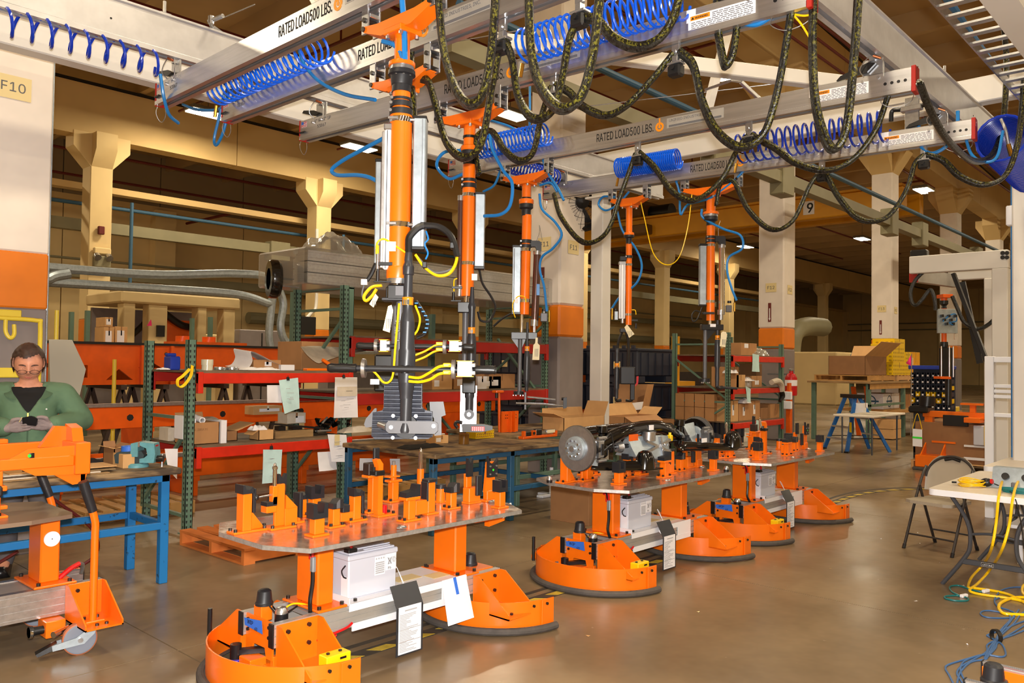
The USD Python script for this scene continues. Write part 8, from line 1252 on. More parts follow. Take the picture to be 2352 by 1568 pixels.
# lifting station far right: white gantry with a small manipulator, bins, orange cart
GX_, GY_ = 14.3, 2.85
def gy(px, X): return at_x(px, 700, X)[1]
t = thing('jib_gantry', 'white twin arm gantry with dark braces on the right', 'gantry')
for X, s in ((13.2, 0), (14.6, 1)):
    ya, yb = (gy(2091, X), gy(2318, X)) if s == 0 else (gy(2153, X), gy(2296, X)); zt = at_x(2120, 588 if s == 0 else 612, X)[2]; part(t, 'arm', G().box(X-.07, X+.07, yb, ya, zt-.26, zt, .01), WSTEEL); part(t, 'post', G().box(X-.09, X+.09, yb, yb+.2, 0, zt-.26, .01), WSTEEL); part(t, 'brace', G().bar((X-.1, ya*.45+yb*.55+.1, zt-.3), (X-.1, yb+.25, zt-1.6), .09, .05), BLACK)
part(t, 'bolts', G().bolts([at_x(px, py, 13.12) for px in (2303, 2313) for py in (581, 591)], (-1, 0, 0), .03, .01), BLACK)
B0, B1_ = at_x(2100, 632, 13.3), at_x(2195, 668, 14.6); B1_ = np.array([B1_[0], B1_[1], B0[2]-.0])
t = thing('bridge_rail', 'short grey rail hanging under the white gantry arms', 'crane rail'); part(t, 'rail', G().bar(B0, B1_, .11, .2), ALUX); part(t, 'end_cap', G().bar(B0, B0+(B0-B1_)*.03, .12, .22), RACKD)
for f_ in (.12, .75): c_ = B0*(1-f_)+B1_*f_; part(t, 'hanger', G().cyl(c_, c_+[0, 0, .36], .03, 8).box(c_[0]-.08, c_[0]+.08, c_[1]-.12, c_[1]+.12, c_[2]+.25, c_[2]+.4, .02), BLACK)
m = Mani(14.2, float((B0*.3+B1_*.7)[1]), 2172, 'small orange manipulator with a grey valve panel under the white gantry', 'B1'); hd = B0[2]-.1
m.cyl('head', ORANGE2, 2173, 676, 694, 7); m.box('head_plate', ORANGE2, 2163, 2186, 676, 684, -.1, .1); m.turn('swivel', BLACK, 2173, [(9, 690), (9, 698), (5, 702), (6, 708)]); m.cyl('tube', ORANGE2, 2173, 708, 800, 5.5); m.box('valve_panel', GALV, 2147, 2192, 711, 766, -.16, -.12, .004); g = G()
for k in range(7): g.box(m.x(2152+k*5), m.x(2156+k*5), -.22, -.16, m.z(730+k % 3*9), m.z(724+k % 3*9))
part(m.t, 'valves', g, BLACK); m.tube('valve_tube', HOSE, [(2155, 740), (2165, 730), (2182, 722), (2186, 738), (2170, 742), (2180, 748)], .008, -.2); m.cyl('side_cylinder', CHROME, 2190, 722, 780, 1.6, -.1); m.turn('lower_swivel', BLACK, 2173, [(8, 785), (9, 795), (7, 800)])
for px in (2163, 2176, 2190): m.cyl('guide_rod', CHROME, px, 795, 865, 1.6, -.05 if px != 2176 else -.12)
m.box('tool_body', BLACK, 2167, 2188, 798, 868, -.06, .08, .01); m.box('tool_foot', ORANGE2, 2156, 2180, 864, 870, -.12, .1); m.cyl('tool_column', BLACK, 2183, 868, 930, 7)
for pts, s in (([(2318, 605), (2250, 602), (2180, 605), (2140, 612), (2105, 640), (2092, 670), (2095, 695), (2105, 700), (2118, 688), (2133, 668), (2140, 668), (2147, 690), (2149, 712)], 'left'), ([(2187, 680), (2200, 710), (2215, 740), (2245, 755), (2270, 745), (2290, 725)], 'right')): one('festoon_cable', G().tube([at_x(x, y, 13.25) for x, y in pts], .028, 8), CABLE, 'black cable on the white gantry, %s loop' % s, 'cable')
# big white cabinet at the right edge and white profile frame
cx_ = at_z(2325, 1085, 0); CB = (9.1, .0); 
ca = at_x(2324, 700, 9.3); t = thing('control_cabinet', 'tall pale grey control cabinet at the right edge', 'cabinet'); z1 = at_x(2330, 388, 9.3)[2]; part(t, 'cabinet_body', G().box(9.3, 10.2, ca[1]-1.0, ca[1], .1, z1, .015), WSTEEL); part(t, 'plinth', G().box(9.35, 10.15, ca[1]-.95, ca[1]-.05, 0, .1), TLEG); part(t, 'door_handle', G().box(9.27, 9.3, ca[1]-.24, ca[1]-.19, 1.05, 1.65, .01), M('handle_maroon', (70, 20, 50), .4)); part(t, 'top_box', G().box(9.5, 9.9, ca[1]-.4, ca[1]-.1, z1, z1+.3, .02), SIGNC); part(t, 'switch_box', G().box(9.34, 9.44, ca[1], ca[1]+.06, z1-.55, z1-.35, .01), WHITE); part(t, 'side_cables', G().cyl((9.6, ca[1]+.04, .3), (9.6, ca[1]+.04, z1-.1), .03, 8).cyl((9.75, ca[1]+.05, .3), (9.75, ca[1]+.05, z1-.1), .02, 8), HOSE); part(t, 'cable_trunk', G().box(9.9, 10.05, ca[1]+.02, ca[1]+.12, 0, z1-.4), ALUX)
fa = at_x(2263, 900, 10.2); fy1, fy0 = fa[1], ca[1]+.05; t = thing('open_shelving', 'white aluminium profile shelving beside the tall cabinet', 'frame'); zz = lambda py: at_x(2285, py, 10.2)[2]
part(t, 'post', G().box(10.16, 10.28, fy1-.09, fy1, 0, zz(818), .006), WHITE); part(t, 'post', G().box(10.16, 10.24, fy0, fy0+.08, 0, zz(818), .006), WHITE)
for a, b in ((819, 832), (882, 890), (894, 902), (906, 914), (948, 957)): part(t, 'cross_bar', G().box(10.17, 10.25, fy0+.08, fy1-.09, zz(b), zz(a), .005), WHITE)
# bin rack with small blue and yellow bins
bx0 = 15.8; t = thing('bin_rack', 'louvred rack with rows of small dark blue and yellow bins', 'rack'); ya, yb = gy(2090, bx0), gy(2186, bx0); zt, zb = at_x(2130, 852, bx0)[2], at_x(2130, 940, bx0)[2]; part(t, 'back_panel', G().box(bx0+.2, bx0+.24, yb, ya, .1, zt+.05), BIN); part(t, 'top_tray', G().box(bx0-.1, bx0+.3, yb, ya, zt+.03, zt+.1, .01), BLUEBIN); part(t, 'leg', G().box(bx0+.2, bx0+.26, ya-.05, ya, 0, .2).box(bx0+.2, bx0+.26, yb, yb+.05, 0, .2), BLACK)
b0 = {}
for r_ in range(6):
    for c_ in range(8):
        w = (ya-yb)/8; y = ya-(c_+1)*w; z = zb+(5-r_)*(zt-zb)/6; yel = (r_ in (3, 4) and (c_*7+r_*3) % 5 < 3) or (r_ == 2 and c_ == 7); key = yel
        lab = '%s parts bin, row %s from the top, %s from the left' % (('yellow', 'dark blue')[not yel], ['one', 'two', 'three', 'four', 'five', 'six'][r_], ['first', 'second', 'third', 'fourth', 'fifth', 'sixth', 'seventh', 'eighth'][c_])
        if key not in b0:
            q = thing('parts_bin', lab, 'bin', (bx0, y, z), 0, 'small parts bins on the louvred rack'); hh = (zt-zb)/6; part(q, 'bin', G().box(0, .2, .01, w-.01, 0, .012).box(0, .2, .01, .02, 0, hh*.75).box(0, .2, w-.02, w-.01, 0, hh*.75).box(0, .012, .01, w-.01, 0, hh*.5), YELLOW if yel else BIN); part(q, 'label_card', G().box(-.003, 0, .03, w-.03, hh*.18, hh*.4), PAPER); b0[key] = q
        else: copy(b0[key], lab, (bx0, y, z))
t = thing('pink_flag', 'small pink pennant on a thin rod above the parts bins', 'flag'); p = at_x(2088, 838, 15.5); part(t, 'pennant', G().hull([at_x(2095, 811, 15.5), at_x(2081, 834, 15.5), at_x(2094, 841, 15.5), at_x(2094, 841, 15.52)]), PINK); part(t, 'rod', G().cyl(at_x(2094, 812, 15.5), at_x(2092, 1000, 15.5), .008, 6), STEEL)
one('pink_flag', G().hull([at_x(x, y, z) for x, y, z in ((337, 748, 9.0), (347, 733, 9.0), (349, 748, 9.0), (343, 745, 9.02))]), PINK, 'tiny pink pennant in front of the far machine on the left', 'flag')
# far orange cart, seen behind the chair
o = at_z(2105, 1078, 0); t = thing('tooling_cart', 'far orange cart with a tall bent arm behind the folding chair', 'cart', (o[0], o[1], 0)); ox, oy = 0, 0
def fl_(px, py, X): p = at_x(px, py, X); return p-np.array([o[0], o[1], 0])
wy = fl_(2175, 1060, o[0]+.0)[1]; part(t, 'bumper_band', G().box(-.02, .6, wy, .02, .05, .24, .01), ORANGE); part(t, 'bumper_rubber', G().box(-.06, .64, wy-.03, .05, .0, .05, .02), RUBBER)
for f_ in (.1, .75): part(t, 'gusset', G().prism([(.02, .24), (.5, .24), (.5, .5), (.42, .5)], wy*f_-.02, wy*f_, 'y'), ORANGE)
part(t, 'beam', extrusion(G(), .3, .5, -2.6, wy*.3, .26, .42, 3) if 0 else G().box(.3, .6, -2.6, wy*.4, .28, .40, .006), ALUX); part(t, 'white_cover', G().box(.25, .65, -2.6, wy*1.4, .40, .43).box(.24, .26, -2.6, wy*1.4, .2, .24), WHITE)
X2 = o[0]+.4
pp = [fl_(x, y, X2) for x, y in ((2168, 1030), (2165, 1005), (2135, 985), (2135, 945))]; part(t, 'bent_arm', G().bar(pp[0], pp[1], .12, .12, (1, 0, 0)).bar(pp[1], pp[2], .12, .12, (1, 0, 0)).bar(pp[2], pp[3], .12, .12, (1, 0, 0)), ORANGE); part(t, 'arm_foot', G().box(.28, .52, pp[0][1]-.2, pp[0][1]+.15, .43, .46), ORANGE)
tb = [fl_(2122, 949, X2), fl_(2330, 953, X2)]; part(t, 'top_beam', G().box(.33, .47, tb[1][1], tb[0][1], tb[0][2]-.05, tb[0][2]+.05, .006), ORANGE); part(t, 'tray_lip', G().box(.1, .7, fl_(2262, 950, X2)[1], fl_(2225, 950, X2)[1], tb[0][2]-.1, tb[0][2]-.02, .006), ORANGE); pd = [fl_(2167, 952, X2-.1), fl_(2225, 980, X2-.1)]; part(t, 'black_pad', G().box(.26, .31, pd[1][1], pd[0][1], pd[1][2], pd[0][2], .006), BLACK); st_ = fl_(2235, 930, X2); part(t, 'stand', G().box(.36, .44, st_[1]-.04, st_[1]+.04, tb[0][2], st_[2], .004).box(.3, .5, st_[1]-.16, st_[1]+.16, st_[2], st_[2]+.03), ORANGE); hd_ = fl_(2115, 940, X2); part(t, 'black_head', G().box(.2, .6, hd_[1]-.16, hd_[1]+.14, hd_[2]-.05, hd_[2]+.06, .03).cyl((.4, hd_[1]-.1, hd_[2]+.06), (.4, hd_[1]-.1, hd_[2]+.22), .12, 16), BLACK)
bb = [fl_(2243, 1048, X2), fl_(2300, 1010, X2)]; part(t, 'battery_case', G().box(.2, .62, bb[1][1], bb[0][1], .44, .44+bb[1][2]-bb[0][2]+.02, .01), BATT); part(t, 'battery_strap', G().box(.19, .63, (bb[0][1]+bb[1][1])/2-.02, (bb[0][1]+bb[1][1])/2+.02, .44, .46+bb[1][2]-bb[0][2]), YELLOW)
sheet('job_sheet', 'job sheet with a green bar hanging on the far orange cart', [(2096, 984), (2118, 986), (2118, 1026), (2096, 1024)], 1.0, PAPER, None, 81, True) if 0 else None
P = [at_x(x, y, o[0]+.05) for x, y in ((2096, 984), (2118, 986), (2118, 1026), (2096, 1024))]; t = thing('job_sheet', 'job sheet with a green bar hanging on the far orange cart', 'paper'); part(t, 'sheet', G().hull(P+[p+[.006, 0, 0] for p in P]), PAPER, False); part(t, 'green_bar', G().hull([p*.45+q*.55+[-.004, 0, d] for p, q in ((P[0], P[3]), (P[1], P[2])) for d in (0, .03)]+[P[0]*.45+P[3]*.55]), GREENL); part(t, 'string', G().tube([P[0], (P[0]+P[1])/2+[0, 0, .25], P[1]], .006, 5), YCAB)
pallet('wooden pallet under the big brown cartons at the parts bins', 14.4, 3.1, 0, 1.7, 1.2, CARDL); carton('cardboard_box', 'big brown carton on a pallet behind the far orange cart', 14.45, 16.0, 3.15, 4.25, .135, .62, CARDD)
t = thing('parts_bench', 'cluttered bench with orange tooling behind the bin rack', 'workbench', (17.5, 1.2, 0)); part(t, 'bench_top', G().box(0, 1.2, 0, 2.6, .85, .9), BENCHT)
for x in (.05, 1.1):
    for y in (.05, 2.5): part(t, 'leg', G().box(x, x+.06, y, y+.06, 0, .85), PIPEB)
for k, (x, y, s) in enumerate(((.2, 2.2, 'left'), (.25, 1.5, 'middle'), (.2, .9, 'right'))):
    t = thing('orange_tool', 'orange tooling block on the cluttered bench, ' + s, 'tool', (17.5+x, 1.2+y, .9)); part(t, 'block', G().box(0, .4, -.25, .25, 0, .45, .05), ORANGE2); part(t, 'head', G().cyl((.1, .1, .45), (.1, .1, .65), .12, 14).box(.1, .3, -.2, .05, .45, .6, .02), BLACK)
t = thing('back_rack', 'red and blue beamed stock rack far back on the right', 'rack', (30, 3.2, 0))
for z, mm in ((1.0, RACKR), (1.9, BLUEBIN), (2.5, RACKR)): part(t, 'beam', G().box(0, .1, -1, 3.5, z, z+.14), mm); part(t, 'shelf', G().box(.1, 1.0, -1, 3.5, z+.1, z+.14), SHELF)
for y in (-1, 1.2, 3.4): part(t, 'upright', G().box(0, .1, y, y+.1, 0, 3.2), YCRANE)
for k, (y, z, h) in enumerate(((2.6, 2.64, .5), (1.5, 2.64, .3), (.2, 2.64, .6), (2.4, 1.14, .45), (.6, 1.14, .5), (1.4, 2.04, .3))): carton('cardboard_box', 'carton on the far stock rack, number %s' % ['one', 'two', 'three', 'four', 'five', 'six'][k], 30.15, 30.7, y, y+.7, z, h, (CARDL, CARD, CARDD)[k % 3], sticker=(-.5, .5, .3, .7))
# warehouse stock seen far behind the right rack
t = thing('wall_duct', 'grey elbowed ventilation duct far back between the columns', 'duct'); part(t, 'duct', G().tube([(40, 16, 3.6), (38, 16, 3.55), (36.6, 16, 3.2), (36.2, 16, 2.2), (36.2, 16, .5)], .45, 12), DUCT); part(t, 'machine', G().box(35.2, 37.5, 13.5, 16.5, 0, 2.3, .05), CREAM); part(t, 'chrome_drum', G().cyl((34.0, 12.0, 2.0), (35.5, 12.0, 2.0), .5, 20), GALV)
one('yellow_column', G().cyl((24, 14.6, 0), (24, 14.6, 2.6), .14, 14).box(23.6, 24.6, 14.2, 15.2, .95, 1.1), YCRANE, 'yellow hydraulic post seen beside column F11', 'post')
carton('machine_cabinet', 'cream machine cabinet seen behind column F11', 21.0, 22.4, 14.0, 15.0, 0, 1.5, CREAM, cat='cabinet'); t = thing('orange_stand', 'orange machine stand seen between column F11 and the white post', 'stand', (12.3, 9.6, 0)); part(t, 'column', G().box(0, .25, 0, .2, 0, 1.5, .02), ORANGE2); part(t, 'drum', G().cyl((.5, .1, .55), (.5, .1, .75), .4, 24), ORANGE2); part(t, 'legs', G().box(.3, .38, .0, .08, 0, .55).box(.7, .78, .0, .08, 0, .55), ORANGE2)
t = thing('ceiling_fan', 'black caged industrial fan on column F11', 'fan', tuple(at_x(1335, 460, 9.6))); fc = np.zeros(3); T = frame(fc, (-.55, -.7, -.45))
part(t, 'shroud', G().lathe([(.40, -.14), (.46, -.10), (.46, .10), (.40, .14), (.38, .1), (.38, -.1), (.40, -.14)], T, 32), BLACK); part(t, 'hub', G().lathe([(0, -.12), (.1, -.1), (.1, .1), (0, .12)], T, 16), BLACK)
for k in range(5): a = k*1.2566; part(t, 'blade', G().hull([(T[:3, :3]@np.array([r*math.cos(a+d), r*math.sin(a+d), z])) for r, d, z in ((.09, -.15, -.03), (.09, .15, .03), (.36, -.22, -.06), (.36, .25, .05), (.36, .25, .06), (.09, .15, .04))]), BLACKM)
g = G()
for k in range(24): a = k*.2618; g.tube([T[:3, :3]@np.array([r*math.cos(a), r*math.sin(a), .16]) for r in (.08, .25, .44)], .003, 4, 0)
for r in (.12, .22, .32, .42): g.tube([T[:3, :3]@np.array([r*math.cos(a), r*math.sin(a), .16]) for a in np.linspace(0, 6.284, 33)], .003, 4, 0)
part(t, 'wire_guard', g, BLACK); part(t, 'yoke', G().tube([T[:3, :3]@np.array(p) for p in ((.48, 0, 0), (.5, .0, -.2), (.0, .0, -.35), (-.5, 0, -.2), (-.48, 0, 0))], .02, 8), BLACK); part(t, 'wall_arm', G().bar(T[:3, :3]@np.array([0, 0, -.3]), T[:3, :3]@np.array([0, 0, -.3])+[-.3, -.2 if 0 else .35, .2], .06, .06), BLACK)
# ---------------------------------------------------------------- chair, folding tables and cables in the right foreground
t = thing('folding_chair', 'putty coloured folding chair with dark frame beside the white tables', 'chair', (8.06, 2.16, 0), -.22)
def sheetgrid(pts, th): 
    P = np.asarray(pts, float); n, m_, _ = P.shape; V = P.reshape(-1, 3); f = [[i*m_+j, (i+1)*m_+j, (i+1)*m_+j+1] for i in range(n-1) for j in range(m_-1)]+[[i*m_+j, (i+1)*m_+j+1, i*m_+j+1] for i in range(n-1) for j in range(m_-1)]; f = np.array(f); N = len(V)
    e = [(i*m_, (i+1)*m_) for i in range(n-1)]+[((i+1)*m_+m_-1, i*m_+m_-1) for i in range(n-1)]+[(j+1, j) for j in range(m_-1)]+[((n-1)*m_+j, (n-1)*m_+j+1) for j in range(m_-1)]
    g = np.array([[a, b, b+N] for a, b in e]+[[a, b+N, a+N] for a, b in e]); return np.vstack([V, V+np.asarray(th)]), np.vstack([f[:, ::-1], f+N, g])
part(t, 'seat', G().prism(Polygon([(-.19, -.19), (.16, -.17), (.20, -.12), (.20, .12), (.16, .17), (-.19, .19), (-.22, .14), (-.22, -.14)]).buffer(.02), .418, .445), TAN, 30)
B = [[(.16+.055*(k/7)+.035*math.cos(u*1.4)-.02, .225*math.sin(u*1.45)/math.sin(1.45)*(1-.0*k)*(1.0 if k < 3 else math.sqrt(max(0, 1-((k-3)/4.6)**2)*.98+.02)), .50+.32*k/7) for u in np.linspace(-1, 1, 11)] for k in range(8)]
bk = part(t, 'backrest', sheetgrid(B, (.014, 0, 0)), TAN, 50); part(t, 'hand_slot', G().tube([(.218, y, .803-abs(y)*.25) for y in (-.07, -.035, 0, .035, .07)], .014, 8), BLACK)
for s in (-1, 1):
    part(t, 'leg', G().tube([(-.22, s*.215, .0), (-.02, s*.215, .43), (.10, s*.215, .64), (.155, s*.21, .72)], .0125, 10), CHLEG); part(t, 'leg', G().tube([(.27, s*.19, .0), (.12, s*.19, .30), (-.0, s*.19, .56)], .0125, 10), CHLEG)
    part(t, 'foot_cap', G().cyl((-.222, s*.215, 0), (-.205, s*.215, .035), .016, 10), BLACK); part(t, 'foot_cap', G().cyl((.272, s*.19, 0), (.256, s*.19, .035), .016, 10), BLACK); part(t, 'seat_bracket', G().box(-.05, .05, s*.2-.006, s*.2+.006, .41, .43), CHLEG)
part(t, 'back_frame', G().tube([(.17+.02*math.cos(a)*0+.05*math.sin(a), .225*math.cos(a), .62+.20*math.sin(a)) for a in np.linspace(0, math.pi, 13)], .0125, 9, 3), CHLEG)
part(t, 'stretcher', G().tube([(-.165, -.215, .12), (-.162, -.19, .128), (-.162, .19, .128), (-.165, .215, .12)], .008, 8), CHLEG); part(t, 'stretcher', G().tube([(.205, -.19, .125), (.205, -.16, .133), (.205, .16, .133), (.205, .19, .125)], .008, 8), CHLEG)
def folding_table(label, x, y, L=1.52, wd=.76, zt=.735):
    t = thing('folding_table', label, 'table', (x, y, 0))
    part(t, 'table_top', G().prism(Polygon([(0, 0), (L, 0), (L, wd), (0, wd)]).buffer(-.05).buffer(.05), zt-.012, zt), TABLEW, 30)
    ring = Polygon([(0, 0), (L, 0), (L, wd), (0, wd)]).buffer(-.05).buffer(.05); part(t, 'table_edge', G().prism(ring.buffer(.002).difference(ring.buffer(-.02)), zt-.045, zt-.002), WHITE, 30)
    for k, xx in enumerate((.22, L-.22)):
        for s in (-1, 1):
            c = wd/2; part(t, 'leg', G().tube([(xx, c+s*.30, zt-.03), (xx+.0, c+s*.17, zt-.24), (xx, c+s*.15, zt-.42), (xx, c+s*.20, .20), (xx, c+s*.34, .0)], .0155, 10, 5), TLEG)
        part(t, 'cross_bar', G().box(xx-.012, xx+.012, wd/2-.2, wd/2+.2, .175, .215, .004), TLEG); part(t, 'brace', G().tube([(xx, wd/2, .42), (xx+(.35 if k == 0 else -.35), wd/2, zt-.04)], .011, 8).tube([(xx, wd/2-.155, .40), (xx, wd/2, .42), (xx, wd/2+.155, .40)], .010, 8), TLEG)
        if k == 0: P = np.array([[0, 0, -1, xx-.0125], [-1, 0, 0, wd/2+.0], [0, 1, 0, .187], [0, 0, 0, 1.]]); part(t, 'name_plate', G().box(-.075, .005, -.005, .022, 0, .001, T=P), PAPERD); part(t, 'name_print', G().box(-.073, .003, -.003, .020, .001, .0015, T=P), BLACK); P[1, 3] += .068; part(t, 'name_lettering', G().text('LIFETIME', .0105, P@TR(0, .002, .0015), .0006), PAPER)
    return t
TX, TY = 6.58, 1.09
folding_table('white folding table with dark bent legs in the right foreground', TX, TY); folding_table('second white folding table behind the first one', 8.5, 1.16)
t = thing('white_board', 'white shelf board lying low behind the folding table legs', 'board'); part(t, 'board', G().box(7.9, 8.9, 1.2, 1.6, .30, .33, .004), WHITE); part(t, 'leg', G().box(7.95, 7.99, 1.25, 1.29, 0, .3).box(8.8, 8.84, 1.25, 1.29, 0, .3).box(7.95, 7.99, 1.5, 1.54, 0, .3).box(8.8, 8.84, 1.5, 1.54, 0, .3), WHITE)
zt = .737
def tz(px, py, z=zt): return at_z(px, py, z)
def fz(px, py, z=.008): return at_z(px, py, z)
c = tz(2232, 1116); t = thing('cable_coil', 'coil of yellow cable on the corner of the white folding table', 'cable', (c[0], c[1], zt))
for k in range(7): r = .085+.012*math.sin(k*2.1); part(t, 'loop', G().tube([(r*(1.05+.05*math.sin(k))*math.cos(a), r*.95*math.sin(a), .007+k*.0065+.006*math.sin(2*a+k)) for a in np.linspace(0, 6.283, 17)], .0045, 6, 2), YCAB)
part(t, 'plug_end', G().cyl((-.02, .10, .02), (-.03, .13, .02), .008, 8), BLACK)
c = tz(2266, 1118); t = thing('charger', 'black and red plug lying beside the yellow cable coil', 'plug', (c[0], c[1], zt)); part(t, 'body', G().sph((0, 0, .035), .036, 14, (1, 1.2, .9)), BLACK); part(t, 'red_ring', G().cyl((-.01, -.03, .045), (-.012, -.045, .047), .018, 12), REDW); one('thin_cable', G().tube([c+[0, -.05, .03], tz(2305, 1122)+[0, 0, .006], tz(2330, 1140)+[-.01, 0, .004], at_x(2345, 1200, TX-.02), at_x(2352, 1260, TX-.02)], .004, 6), BLACK, 'thin black cable from the plug over the table edge', 'cable')
a = tz(2303, 1122); t = thing('outlet_box', 'grey wedge shaped outlet box with round sockets on the white table', 'power outlet', (a[0]+.02, a[1]+.02, zt)); part(t, 'housing', G().prism([(0, 0), (.16, 0), (.16, .15), (.06, .15)], -.55, .06, 'y'), GALV); n0 = unit((-.93, 0, .37))
for k in range(3): s = part(t, 'socket', G().cyl(np.array([.03, -.03-.13*k, .085]), np.array([.03, -.03-.13*k, .085])+n0*.02, .026, 16), BLACK)
part(t, 'socket_cap', G().box(-.004, .02, -.11, -.07, .0, .05, .004), TOOLG)
t = thing('cable_coil', 'coil of teal cable on the white table in front of the outlet box', 'cable'); c = tz(2338, 1134)
for k in range(4): part(t, 'loop', G().tube([(c[0]+.03+(.05+.004*k)*math.cos(a_), c[1]-.02+(.12+.006*k)*math.sin(a_), zt+.006+k*.008) for a_ in np.linspace(0, 6.283, 15)], .0045, 6, 2), TEALC)
def floorline(name, label, pts, r, m, z=None, sm=6): return one(name, G().tube([fz(x, y, r if len(p_) < 3 else p_[2]) for p_ in pts for x, y in (p_[:2],)], r, 7, sm), m, label, 'cable')
yc = [tz(2316, 1108)+[-.01, 0, .07], tz(2303, 1118)+[0, 0, .05], at_x(2294, 1140, TX-.02), at_x(2288, 1200, TX-.06), at_x(2277, 1260, TX-.10)]
one('power_cord', G().tube(yc+[fz(2258, 1296, .10), fz(2232, 1325, .02), fz(2224, 1348, .01), fz(2236, 1350, .009), fz(2280, 1356, .009), fz(2320, 1366, .009), fz(2365, 1390, .009)], .0095, 8), YCAB, 'yellow power cord hanging from the table, left one of two', 'cable')
yc = [tz(2350, 1116)+[-.01, 0, .07], tz(2336, 1126)+[0, 0, .05], at_x(2326, 1146, TX-.02), at_x(2318, 1205, TX-.06), at_x(2300, 1265, TX-.10)]
one('power_cord', G().tube(yc+[fz(2272, 1310, .07), fz(2245, 1340, .02), fz(2227, 1354, .018), fz(2240, 1362, .009), fz(2275, 1368, .009), fz(2320, 1374, .009), fz(2365, 1384, .009)], .0095, 8), YCAB, 'yellow power cord hanging from the table, right one of two', 'cable')
floorline('power_cord', 'yellow cord loop on the floor at the right edge', [(2370, 1372), (2330, 1372), (2302, 1382), (2294, 1394), (2305, 1408), (2335, 1411), (2370, 1412)], .0105, YCAB); floorline('power_cord', 'yellow cord standing up at the right edge', [(2368, 1335, .05), (2350, 1345, .04), (2350, 1362, .02), (2368, 1375)], .009, YCAB)
floorline('network_cable', 'teal cable lying in two loops left of the yellow cords', [(2222, 1350), (2200, 1344), (2182, 1347), (2186, 1358), (2205, 1368), (2195, 1367), (2172, 1369), (2172, 1374), (2195, 1379), (2220, 1379), (2224, 1374), (2215, 1370)], .006, TEALC); floorline('network_cable', 'teal cable end under the yellow cords with a white plug', [(2222, 1351), (2240, 1356), (2258, 1359)], .006, TEALC)
one('cable_plug', G().box(-.035, .035, -.012, .012, 0, .022, .004, TR(*fz(2264, 1360, .0), -.3)).box(-.02, .02, -.009, .009, 0, .02, .004, TR(*fz(2214, 1371, .004), -.2)), PAPER, 'clear white cable plugs on the floor at the yellow cords', 'plug') if 0 else [one('cable_plug', G().box(-.035, .035, -.012, .012, 0, .022, .004, TR(*fz(px, py, .0), -.3)), PAPER, 'white cable plug on the floor, ' + s, 'plug') for px, py, s in ((2264, 1360, 'between the yellow cords'), (2214, 1371, 'on the teal loops'))]
blue = [[(2290, 1365), (2284, 1378), (2292, 1392), (2320, 1402), (2330, 1412), (2300, 1445), (2288, 1466), (2272, 1488), (2262, 1510)], [(2370, 1385), (2340, 1378), (2300, 1372), (2286, 1376)], [(2370, 1350), (2330, 1348), (2300, 1355), (2287, 1370)], [(2330, 1418), (2290, 1419), (2262, 1416), (2252, 1408), (2262, 1402), (2290, 1404), (2320, 1414), (2310, 1440), (2290, 1465), (2280, 1490), (2266, 1512)],
    [(2370, 1395), (2345, 1410), (2330, 1430), (2308, 1450), (2290, 1468), (2276, 1490), (2264, 1512)], [(2370, 1420), (2335, 1432), (2305, 1445), (2270, 1457), (2272, 1462), (2300, 1478), (2310, 1500), (2300, 1508), (2260, 1503), (2220, 1513), (2178, 1526), (2172, 1536), (2180, 1550), (2195, 1580)], [(2370, 1440), (2320, 1460), (2292, 1468), (2268, 1480), (2266, 1496), (2240, 1512), (2208, 1530), (2198, 1545), (2206, 1560), (2215, 1575)], [(2370, 1425), (2330, 1450), (2298, 1470), (2285, 1485), (2272, 1500), (2245, 1506), (2215, 1518), (2206, 1535), (2212, 1555), (2225, 1570)], [(2340, 1400), (2318, 1430), (2296, 1456), (2288, 1470), (2288, 1485), (2276, 1500), (2264, 1512)], [(2262, 1514), (2230, 1520), (2208, 1540), (2200, 1560), (2198, 1580)]]
for k, p in enumerate(blue): floorline('network_cable', 'grey blue floor cable at lower right, %s' % ['with a small round loop', 'reaching the right edge high', 'beside the table foot', 'with a flat long loop', 'inside the tied bundle', 'sweeping wide to the left', 'curling left of the cart', 'curling inside the wide one', 'upright through the tie', 'at the end of the cart rail'][k], p, .0052, BLUEC)
c = fz(2288, 1467, .012); one('cable_tie', G().lathe([(.034, -.012), (.042, -.012), (.042, .012), (.034, .012), (.034, -.012)], frame(c+[0, 0, .016], (-.6, .5, 0)), 20), BLACK, 'black strap around the blue cable bundle', 'strap')
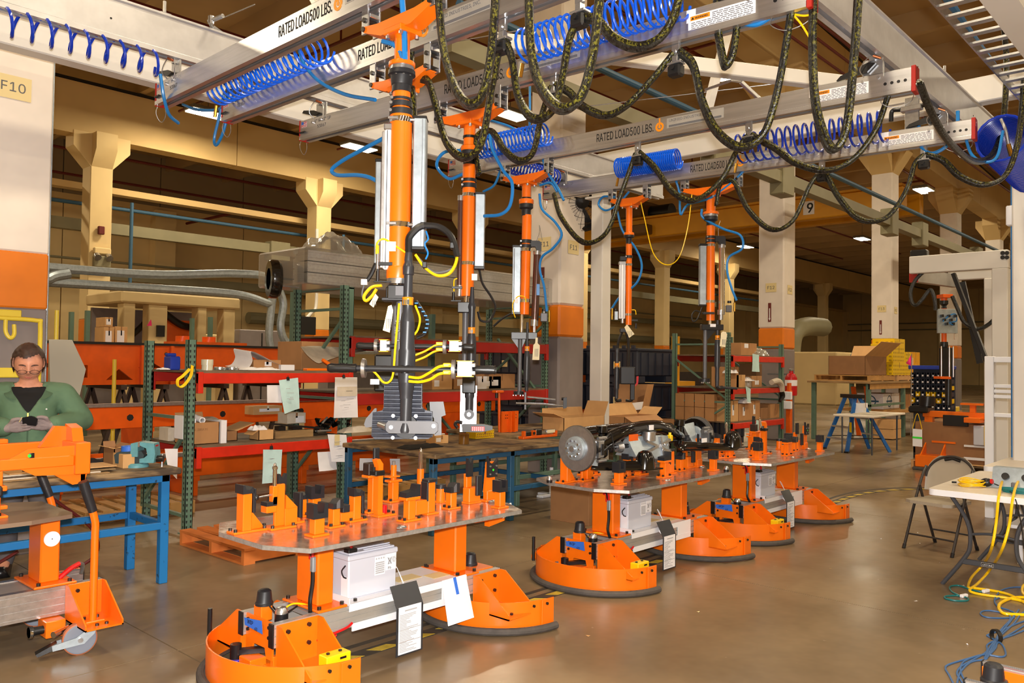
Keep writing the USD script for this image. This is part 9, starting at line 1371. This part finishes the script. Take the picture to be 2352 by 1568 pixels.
# corner of another cart at the bottom right
t = thing('tooling_cart', 'corner of an orange cart with a black knob at the bottom right edge', 'cart', (3.98, .93, 0))
for x in (.125, -.165): part(t, 'beam', extrusion(G(), -1.4, .0, x, x+.04, .19, .33, 3) if 0 else G().box(x, x+.04, -1.4, 0, .19, .322, .003), ALU, False); part(t, 'beam_slot', G().box(x+.006, x+.012, -1.4, 0, .322, .33).box(x+.017, x+.023, -1.4, 0, .322, .33).box(x+.028, x+.034, -1.4, 0, .322, .33), ALU, False); part(t, 'beam_cap', G().box(x-.001, x+.041, 0, .006, .189, .331), BLACK)
part(t, 'inner_plate', G().box(.116, .124, -.35, -.0, .14, .315, .003).box(-.124, .124, -.02, -.012, .14, .25), ORANGE); part(t, 'inner_bolts', G().bolts([(.116, -.09, .27), (.116, -.24, .26)], (-1, 0, 0), .013, .012), BOLT); part(t, 'knob_tower', G().box(-.10, -.03, -.12, -.05, .2, .315, .004), ORANGE); part(t, 'stop_knob', G().lathe([(0, 0), (.05, 0), (.05, .012), (.042, .018), (.036, .07), (.026, .08), (0, .082)], TR(-.065, -.085, .315), 22), BLACKM); part(t, 'floor_plate', G().box(-.12, .12, -.35, -.02, .13, .14), ORANGE); part(t, 'caster', G().cyl((-.02, -.2, .06), (.02, -.2, .06), .06, 18).cyl((-.02, -1.2, .06), (.02, -1.2, .06), .06, 18).box(-.03, .03, -.23, -.17, .06, .13).box(-.03, .03, -1.23, -1.17, .06, .19), TOOLG); part(t, 'deck', G().hull([(x, y, z) for x in (-.3, .3) for y in (-1.3, -.42) for z in (.40, .42)]), MATS['plate_brown_reflect'])
part(t, 'deck_post', G().box(-.05, .05, -.95, -.75, .33, .40), ORANGE)
# small litter and chips on the floor
r5 = np.random.default_rng(77)
for k in range(26):
    x, y = r5.uniform(2.0, 9), r5.uniform(.8, 3.0); s = r5.uniform(.006, .014); one('floor_chip', G().hull(np.array([x, y, 0])+np.abs(r5.normal(0, 1, (7, 3)))*[s, s, s*.35]), (PAPER, SIGNC, CARDL)[k % 3], 'tiny pale chip lying on the open floor', 'litter', 'chips on the floor')
